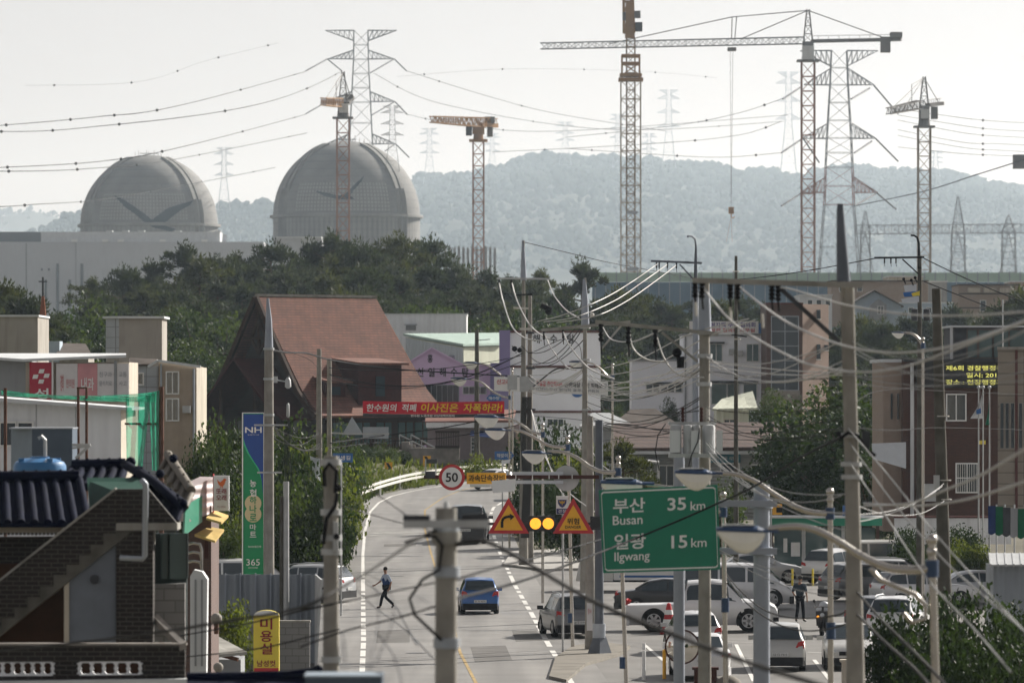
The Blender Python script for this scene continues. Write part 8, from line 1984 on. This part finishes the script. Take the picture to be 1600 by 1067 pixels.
th = thing('hanging_cloth', 'pale torn cloth hung on the pair of concrete poles', 'cloth', P(491,750,285)); cloth(((484,712),(500,716)), ((490,742),(501,752)), 6, None, 1, 4, 285).build('cloth', M['pale_panel'], th)
for u0, u1, v0, v1, lab in ((783,798,717,726,'small blank white board hanging above the yellow camera notice'),(768,806,748,770,'torn white paper notices hanging under the camera arm')):
    th = thing('paper_notice', lab, 'notice', P((u0+u1)/2, v1, 200)); MB().prism([P(u0,v0+3,200), P(u1,v0,200), P(u1-2,v1-3,199.9), P(u0+2,v1,199.9)], (0,0.01,0)).build('sheet', M['white'], th)
th = thing('pole_poster', 'narrow white poster with red print tied to the sign mast foot', 'poster', P(920,985,200)); q_ = MB().box(X(917,200), X(926,200), 200.2, 200.25, Z(985,200), Z(942,200)).build('sheet', M['poster_pale'], th); MB().text('행사', (X(921.5,200), 200.19, Z(955,200)), 0.14, 0.2).build('lettering', M['faded_red'], q_)
# foot of the near poles: kerb stone, cone, mirror, bollards
t = pole(922, 650, 204, 9, 17, 'concrete pole standing directly behind the steel sign mast', 'pole_concrete')
t = thing('traffic_mirror', 'round convex traffic mirror on a post in front of the white saloon', 'mirror', (X(1066,172), 172, 0)); d = 172
mm = mat('mirror_glass', (0.75,0.72,0.66), 0.03, 1.0, var=0); M['mirror_glass'] = mm
MB().lathe([(0.005,-0.10),(0.15,-0.092),(0.28,-0.07),(0.40,-0.035),(0.48,0.0)], P(1066,1010,d-0.1), 28, axis='y').build('mirror_face', mm, t, smooth=80)
MB().lathe([(0.48,0.0),(0.53,0.0),(0.53,0.06),(0.02,0.10)], P(1066,1010,d-0.1), 28, axis='y').build('rim', M['arm_brown'], t, smooth=40); MB().cyl(X(1066,d), d+0.1, 0, Z(1000,d), 0.05, n=10).build('post', M['yellow_paint'], t)
t = thing('traffic_cone', 'orange and white traffic cone standing beside the grey steel post', 'cone', RP(1045, 990))
q = RP(1045, 990); b = MB(); b.lathe([(0.20,0.04),(0.05,0.78),(0.01,0.80)], (q.x,q.y,0), 16); b.build('cone', M['red_paint'], t, smooth=40); b = MB(); b.lathe([(0.172,0.20),(0.138,0.38)], (q.x,q.y,0.0), 16); b.lathe([(0.115,0.50),(0.09,0.62)], (q.x,q.y,0), 16); b.build('white_bands', M['white'], t, smooth=40); MB().box(q.x-.22,q.x+.22,q.y-.22,q.y+.22,0,0.04).build('base', M['red_paint'], t); t.scale = (1.5,)*3
for u_, v_, lab in ((1038,1060,'orange and white delineator post left of the traffic mirror'),(1006,1062,'white plastic delineator post at the kerb left of the mirror')):
    q = RP(u_, v_); t = thing('delineator_post', lab, 'post', q); MB().cyl(q.x, q.y, 0, 0.95, 0.06, n=10).build('post', M['yellow_paint'] if u_ > 1020 else M['white'], t); MB().cyl(q.x, q.y, 0.98, 1.2, 0.062, 0.05, n=10).build('top', M['white'], t)
d = 174
for u0, u1, v0, v1, m_, lab in ((1316,1346,1030,1062,'cream','wooden box at the foot of the tapering concrete pole'),(1085,1120,1042,1070,'arm_brown','brown stand at the bottom edge below the white saloon'),(1118,1160,1052,1090,'beige','rounded boulder like stone at the bottom edge right of the brown stand')):
    if m_ == 'beige': tag(MB().ball(P(1138,1075,d), 0.45, 14, 0.9).build('stone', M['dust'], smooth=80), lab, 'stone')
    else:
        t = thing('wooden_box', lab, 'box', P((u0+u1)/2, v1, d)); MB().box(X(u0,d), X(u1,d), d, d+0.4, -0.1, Z(v0+4,d)).build('legs', M[m_], t); MB().box(X(u0-3,d), X(u1+3,d), d-0.05, d+0.45, Z(v0+4,d), Z(v0,d)).build('top', M[m_], t)

# ------------------------------------------------------------------ banners over the road
d = 300
th = thing('protest_banner', 'long red protest banner with white and yellow Korean slogan across the road', 'banner', P(678,650,d)); s_ = FPX/d
b = MB(); n = 20
for k in range(n): u0, u1 = 567+221*k/n, 567+221*(k+1)/n; sag = lambda u: 1.5*math.sin(math.pi*(u-567)/221); b.prism([P(u0,626.5+sag(u0),d+0.08*math.sin(u0*.2)), P(u1,626.5+sag(u1),d+0.08*math.sin(u1*.2)), P(u1,645.5+sag(u1),d+0.08*math.sin(u1*.2+1)), P(u0,645.5+sag(u0),d+0.08*math.sin(u0*.2+1))], (0,0.02,0))
mk('banner_red', (0.62,0.035,0.06), 0.7, var=0.05); mk('banner_yellow', (0.85,0.62,0.06), 0.7, var=0.03); b.build('red_cloth', M['banner_red'], th)
b = MB(); 
for k in range(n): u0, u1 = 567+221*k/n, 567+221*(k+1)/n; b.prism([P(u0,645.7+sag(u0),d+0.02), P(u1,645.7+sag(u1),d+0.02), P(u1,651+sag(u1),d+0.02), P(u0,651+sag(u0),d+0.02)], (0,0.02,0))
st_ = b.build('black_strip', M['dark_grey'], th); MB().text('한수원 노동조합 비상대책위원회', P(676,649.4,d-0.05), 68/s_, 3.4/s_, bold=0.02).build('lettering', M['white'], st_)
for tx, u0, u1, m_ in (('한수원의',573,620,'white'),('적폐',628,651,'white'),('이사진은',658,716,'banner_yellow'),('자폭하라!',724,785,'banner_yellow')): MB().text(tx, P((u0+u1)/2,637,d-0.12), (u1-u0)/s_, (12 if m_ == 'white' else 13.5)/s_, bold=0.035, shear=0.12).build('lettering', M[m_], th)
d = 330
th = thing('white_banner', 'long white banner with red and black Korean lettering behind the utility poles', 'banner', P(860,622,d)); s_ = FPX/d
Q = lambda u, v: P(u, v+(u-772)*0.041, d+0.05*math.sin(u*.15))
b = MB(); 
for k in range(18): u0, u1 = 772+178*k/18, 772+178*(k+1)/18; b.prism([Q(u0,588.5), Q(u1,588.5), Q(u1,610.5), Q(u0,610.5)], (0,0.02,0))
b.build('cloth', M['white'], th); rg2 = Vector((1,0,-0.041)).normalized()
for tx, u0, u1, v, h, m_ in (('신고리',776,797,596,8,'sign_redtext'),('건설을 중단하라!!',838,878,596,8,'sign_redtext'),('손해배상 주민 피해보상',882,948,596,8,'ink'),('서생면 주민 협의회 울주군 위원회',836,936,604.5,4.5,'faded_grey')): MB().text(tx, P((u0+u1)/2, v+((u0+u1)/2-772)*0.041, d-0.08), (u1-u0)/s_, h/s_, right=rg2, bold=0.025).build('lettering', M[m_], th)

# ------------------------------------------------------------------ cables
def cable(pts, r, m, label, group=None, n=8):
    Q = [P(*p) for p in pts]; out = []
    for i in range(len(Q)-1):
        p0, p1, p2, p3 = Q[max(i-1,0)], Q[i], Q[i+1], Q[min(i+2,len(Q)-1)]
        for j in range(n): t = j/n; out.append(0.5*((2*p1)+(p2-p0)*t+(2*p0-5*p1+4*p2-p3)*t*t+(3*p1-p0-3*p2+p3)*t*t*t))
    out.append(Q[-1]); b = MB(); b.tube(out, r, 6); return tag(b.build('power_cable', M[m], smooth=60), label, 'cable', group)
W, K, G_ = 'cable_white', 'cable_black', 'cable_grey'
CB = [
 ([(1098,449,92),(1150,508,88),(1240,560,82),(1300,577,78),(1360,581,75),(1420,571,72),(1480,550,69),(1540,527,66),(1620,495,62)],0.016,W,'lowest of the three thick white cables sagging right from the long crossarm'),
 ([(1156,449,92),(1195,480,88),(1240,509,84),(1315,539,80),(1390,551,76),(1465,545,72),(1525,529,68),(1620,494,62)],0.016,W,'middle of the three thick white cables sagging right from the long crossarm'),
 ([(1217,449,92),(1240,453,90),(1315,475,84),(1390,488,80),(1450,493,76),(1530,492,70),(1620,485,62)],0.014,W,'topmost of the three thick white cables sagging right from the long crossarm'),
 ([(780,442,300),(786,470,290),(800,510,280),(820,528,270),(846,532,262)],0.036,W,'left white cable dropping from the crossarm of the transformer pole'),
 ([(800,442,300),(808,470,290),(826,505,280),(846,524,270),(860,530,262)],0.036,W,'second white cable dropping from the crossarm of the transformer pole'),
 ([(856,438,300),(866,462,285),(885,485,270),(905,497,250)],0.032,W,'white cable dropping right from the crossarm end to the capped concrete pole'),
 ([(880,518,230),(890,540,225),(920,575,220),(960,592,215)],0.032,W,'white cable falling in front of the bath house from the capped pole crossarm'),
 ([(850,520,230),(862,545,226),(884,572,222),(900,578,218)],0.029,W,'shorter white cable falling in front of the bath house near its lettering'),
 ([(840,502,235),(880,492,225),(940,468,225),(985,442,235),(1028,412,250)],.019,W,'upper of three white cables climbing right to the hooked lamp pole'),
 ([(850,503,235),(900,495,225),(960,470,230),(1005,440,240),(1043,413,250)],.019,W,'middle of three white cables climbing right to the hooked lamp pole'),
 ([(870,504,235),(930,494,225),(980,470,232),(1030,435,242),(1057,414,250)],.019,W,'lower of three white cables climbing right to the hooked lamp pole'),
 ([(942,511,230),(955,530,200),(985,534,170),(1010,526,150),(1036,514,140)],0.022,W,'white jumper loop hanging left under the crossarm of the transformers pole'),
 ([(983,517,140),(990,545,140),(1012,562,140),(1045,566,140)],0.018,W,'white lead curving down from the middle of the transformers pole crossarm'),
 ([(1025,522,140),(1038,560,140),(1060,585,140),(1100,590,139)],0.018,W,'white lead curving down from the inner end of the transformers pole crossarm'),
 ([(945,575,200),(1000,560,180),(1060,530,150),(1100,515,140),(1170,498,130)],0.016,W,'thin white wire rising right past the transformers pole'),
 ([(945,587,200),(1010,575,180),(1070,545,150),(1110,524,140),(1180,500,130)],0.016,W,'second thin white wire rising right past the transformers pole'),
 ([(940,605,215),(1000,592,190),(1060,580,160),(1098,566,140)],0.022,W,'upper service wire reaching the transformers pole from the left'),
 ([(940,612,215),(1010,600,190),(1060,586,160),(1098,568,140)],0.022,W,'second service wire reaching the transformers pole from the left'),
 ([(940,620,215),(1000,612,190),(1060,596,160),(1098,572,140)],0.022,W,'third service wire reaching the transformers pole from the left'),
 ([(938,626,215),(1000,622,190),(1050,606,160),(1098,576,140)],0.022,G_,'lowest service wire reaching the transformers pole from the left'),
 ([(1110,566,140),(1180,574,120),(1250,580,105),(1324,583,93)],0.012,W,'pale wire stretched level from the transformers pole to the tapering pole'),
 ([(1110,572,140),(1180,582,120),(1250,586,105),(1324,586,93)],0.012,W,'second pale wire stretched level from the transformers pole to the tapering pole'),
 ([(1110,580,140),(1190,590,120),(1260,592,105),(1324,590,93)],0.010,G_,'third and lowest level wire from the transformers pole to the tapering pole'),
 ([(1324,668,92),(1390,745,86),(1450,820,80),(1520,900,74),(1600,985,68),(1660,1050,64)],0.012,'cable_mid','topmost pale cable slanting down right from the tapering pole to the corner'),
 ([(1326,690,92),(1400,790,86),(1480,880,78),(1560,950,70),(1640,1020,64)],0.012,'cable_mid','second pale cable slanting down right from the tapering pole to the corner'),
 ([(1326,720,92),(1380,800,86),(1450,905,78),(1520,980,72),(1580,1050,66)],0.012,'cable_mid','third pale cable slanting down right from the tapering pole to the corner'),
 ([(1350,790,88),(1420,786,80),(1480,764,72),(1540,738,66),(1620,690,60)],0.016,W,'upper thick white cable swinging up to the right edge below the brick station'),
 ([(1350,786,88),(1430,790,80),(1500,782,72),(1560,766,66),(1630,742,60)],0.016,W,'lower thick white cable swinging up to the right edge below the brick station'),
 ([(1340,925,92),(1370,960,86),(1410,1000,80),(1460,1050,74),(1490,1085,72)],0.023,G_,'twisted grey service cable slanting through the parked cars to the bottom edge'),
 ([(1340,960,92),(1380,1000,84),(1430,1045,78),(1460,1080,74)],0.023,G_,'lower twisted grey service cable slanting to the bottom edge near the corner'),
 ([(1128,885,150),(1150,915,135),(1190,950,120),(1240,965,108),(1310,960,95),(1336,940,92)],0.016,G_,'upper grey cable looping past the man in the car park'),
 ([(1128,888,150),(1160,935,135),(1210,972,120),(1260,985,108),(1320,975,95),(1336,950,92)],0.016,G_,'lower grey cable looping past the man in the car park'),
 ([(712,850,66),(760,846,64),(840,889,60),(910,930,57),(981,963,55),(1107,1012,52),(1198,1044,50),(1310,1078,48)],.024,G_,'thick grey cable sweeping from the nearest pole down to the lower right'),
 ([(-30,1020,78),(150,1000,72),(270,984,68),(366,968,65),(430,958,63),(480,946,61),(520,925,61),(580,890,63),(640,850,65),(684,826,66)],.019,G_,'thick grey cable sweeping from the nearest pole down to the lower left'),
 ([(470,952,78),(560,935,74),(640,918,70),(690,908,66)],0.010,K,'upper black wire running left from the nearest pole across the road'),
 ([(470,1010,78),(540,985,74),(620,965,70),(690,944,66)],0.012,K,'lower black wire running left from the nearest pole across the road'),
 ([(240,1000,110),(380,975,95),(480,952,84),(520,944,80)],0.012,K,'black wire crossing the sheet fence towards the near left pole'),
 ([(240,1030,110),(390,1015,95),(500,990,84),(530,983,80)],0.012,K,'second black wire crossing above the yellow salon sign'),
 ([(712,935,66),(778,918,76),(843,898,95),(939,862,118),(1030,826,122),(1122,786,118),(1183,757,108),(1250,715,100),(1316,682,93)],0.022,K,'black cable rising right across the face of the green road sign'),
 ([(712,905,66),(780,885,80),(860,865,120),(940,842,160),(990,828,170),(1061,800,144)],0.016,K,'black wire rising right behind the green sign from the nearest pole'),
 ([(420,546,200),(450,551,215),(480,552,250),(516,562,290),(600,575,300),(700,582,300),(812,588,300)],0.036,K,'dark messenger cable running across the A-frame to the transformer pole'),
 ([(516,692,290),(600,680,300),(680,670,300),(760,655,300),(815,642,300)],0.032,K,'dark cable hanging under the red banner across the road'),
 ([(516,700,290),(600,690,300),(690,684,300),(770,672,300),(815,662,300)],0.025,K,'second dark cable hanging under the red banner across the road'),
 ([(836,660,300),(880,672,280),(960,662,240),(1030,672,180),(1095,680,140)],0.018,K,'dark wire sagging between the transformer pole and the transformers above the sign'),
 ([(836,650,300),(900,655,270),(1000,668,200),(1095,672,140)],0.016,K,'second dark wire between the transformer pole and the transformers above the sign'),
 ([(932,690,230),(1000,683,200),(1200,688,150),(1330,690,93)],0.009,K,'thin black wire crossing the brown shingle roof'),
 ([(932,672,230),(1050,676,180),(1200,676,150),(1330,668,93)],0.009,K,'second thin black wire crossing the brown shingle roof'),
 ([(1338,668,92),(1400,672,110),(1480,668,150),(1620,672,200)],0.009,K,'thin black wire crossing the brick station at window height'),
 ([(1338,600,92),(1410,607,110),(1500,612,140),(1640,618,180)],0.007,K,'thin black wire crossing just below the yellow letter board'),
 ([(500,780,85),(620,815,90),(660,819,66)],0.007,K,'thin black wire from the near left pole to the stub crossarm'),
 ([(530,735,85),(600,780,78),(670,830,67)],0.007,K,'thin black wire slanting across the bend from the near left pole'),
 ([(817,378,300),(900,398,330),(960,412,360),(1090,436,400)],0.022,K,'thin wire from the tip of the transformer pole over the lone pine'),
 ([(1366,404,240),(1280,420,260),(1200,432,280),(1120,440,300)],0.022,K,'thin wire leaving the dark lamp pole to the left'),
 ([(1444,404,240),(1520,440,230),(1620,480,220)],0.022,K,'upper thin wire leaving the dark lamp pole to the right'),
 ([(1444,440,240),(1520,470,230),(1620,510,220)],0.022,K,'lower thin wire leaving the dark lamp pole to the right'),
 ([(838,548,300),(880,530,280),(905,540,260),(910,580,240)],0.018,K,'black loop between the transformer pole and the capped concrete pole'),
 ([(832,605,300),(866,578,290),(886,576,270),(914,574,232)],0.036,K,'thick black splice cable reaching the capped pole across the white wall'),
 ([(830,640,300),(846,700,260),(880,760,230),(930,800,205)],0.022,W,'upper white service wire dropping right from the transformer pole bundle'),
 ([(832,646,300),(856,720,260),(872,760,235),(895,790,215)],0.022,W,'lower white service wire dropping right from the transformer pole bundle'),
 ([(918,690,230),(935,720,215),(960,740,200),(1000,760,180)],0.018,W,'white service wire dropping from the capped pole towards the green sign'),
 ([(440,546,200),(480,560,190),(497,575,180)],0.007,K,'short thin wire at the head of the A-frame pole'),
 ([(1500,600,200),(1380,610,170),(1334,630,93)],0.009,K,'short thin wire before the upper brick wall'),
]
for a in CB: cable(*a)
# vertical drop lines beside the floodlight, as one bundle on its pole
b = MB()
for k in range(5): b.tube(pw(((446+k*2.2,655),(444+k*2,700),(447+k*2.6,760)), 199.5), 0.012, 5)
tag(b.build('cable_bundle', M['cable_black']), 'thin black drop wires hanging below the floodlight', 'cable')

def bundle(a, c, n, sag, spread, r, m, label, seed):
    """a slack bundle of fine wires strung between two poles"""
    r_ = random.Random(seed); b = MB(); p, q = P(*a), P(*c)
    for k in range(n):
        o0 = Vector((r_.gauss(0,.05), 0, r_.uniform(-spread, spread))); o1 = Vector((r_.gauss(0,.05), 0, r_.uniform(-spread, spread))); sg = sag*r_.uniform(0.5, 1.4)
        b.tube([(p+o0).lerp(q+o1, t/14)+Vector((0,0,-4*sg*(t/14)*(1-t/14)+0.006*math.sin(t*1.1+k))) for t in range(15)], r, 5)
    tag(b.build('wire_bundle', M[m], smooth=60), label, 'wires')
for z in (((826,600,300),(914,575,230),6,0.5,0.5,0.022,'cable_white','bundle of fine pale wires between the transformer pole and the capped pole'),
          ((828,560,304),(914,520,230),4,0.7,0.6,0.020,'cable_black','bundle of fine dark wires in front of the white bath house lettering'),
          ((918,600,230),(1098,560,140),7,0.6,0.45,0.014,'cable_white','bundle of fine sunlit wires before the low wing of the white office'),
          ((918,640,230),(1098,640,140),5,0.5,0.4,0.014,'cable_grey','slack dark wires before the trees left of the grey transformers'),
          ((1106,560,140),(1324,560,93),6,0.35,0.35,0.009,'cable_white','bundle of fine pale wires before the brown brick block'),
          ((1106,640,140),(1326,650,93),4,0.3,0.3,0.009,'cable_black','fine dark wires before the broad dark tree'),
          ((1330,560,92),(1640,540,70),5,0.3,0.4,0.007,'cable_mid','fine wires fanning right before the dark roof storey'),
          ((1330,790,92),(1475,770,160),3,0.3,0.3,0.008,'cable_mid','fine wires over the bus shelter between the tapering pole and the wooden pole'),
          ((1101,700,140),(1326,800,93),5,0.45,0.35,0.010,'cable_mid','fine wires slanting over the bus shelter roof to the tapering pole'),
          ((1101,850,140),(1330,930,93),3,0.35,0.3,0.008,'cable_mid','fine slack wires crossing the car park behind the nearest lantern'),
          ((420,660,200),(500,690,290),5,0.5,0.5,0.016,'cable_black','fine dark wires over the bushes right of the bank sign'),
          ((516,580,290),(818,560,300),4,0.8,0.7,0.018,'cable_black','fine dark wires over the roof of the A-frame restaurant')): bundle(*z, seed=len(z[-1]))
# ------------------------------------------------------------------ haze: one closed box of even air round the camera and the scene
hz = MB().box(-6000, 6000, -90, 19500, -3.0, 720).build('haze', [])
hm = bpy.data.materials.new('haze_air'); hm.use_nodes = True
t = hm.node_tree
t.nodes.remove(t.nodes['Principled BSDF'])
pv = t.nodes.new('ShaderNodeVolumePrincipled')
pv.inputs['Color'].default_value = (0.70, 0.86, 1.0, 1)
pv.inputs['Absorption Color'].default_value = (1, 1, 1, 1)
pv.inputs['Density'].default_value = 0.000055
pv.inputs['Anisotropy'].default_value = 0.45
t.links.new(pv.outputs[0], t.nodes['Material Output'].inputs['Volume'])
hz.data.materials.append(hm)
tag(hz, 'pale even haze in the air over the whole village and plant', 'haze', kind='stuff')
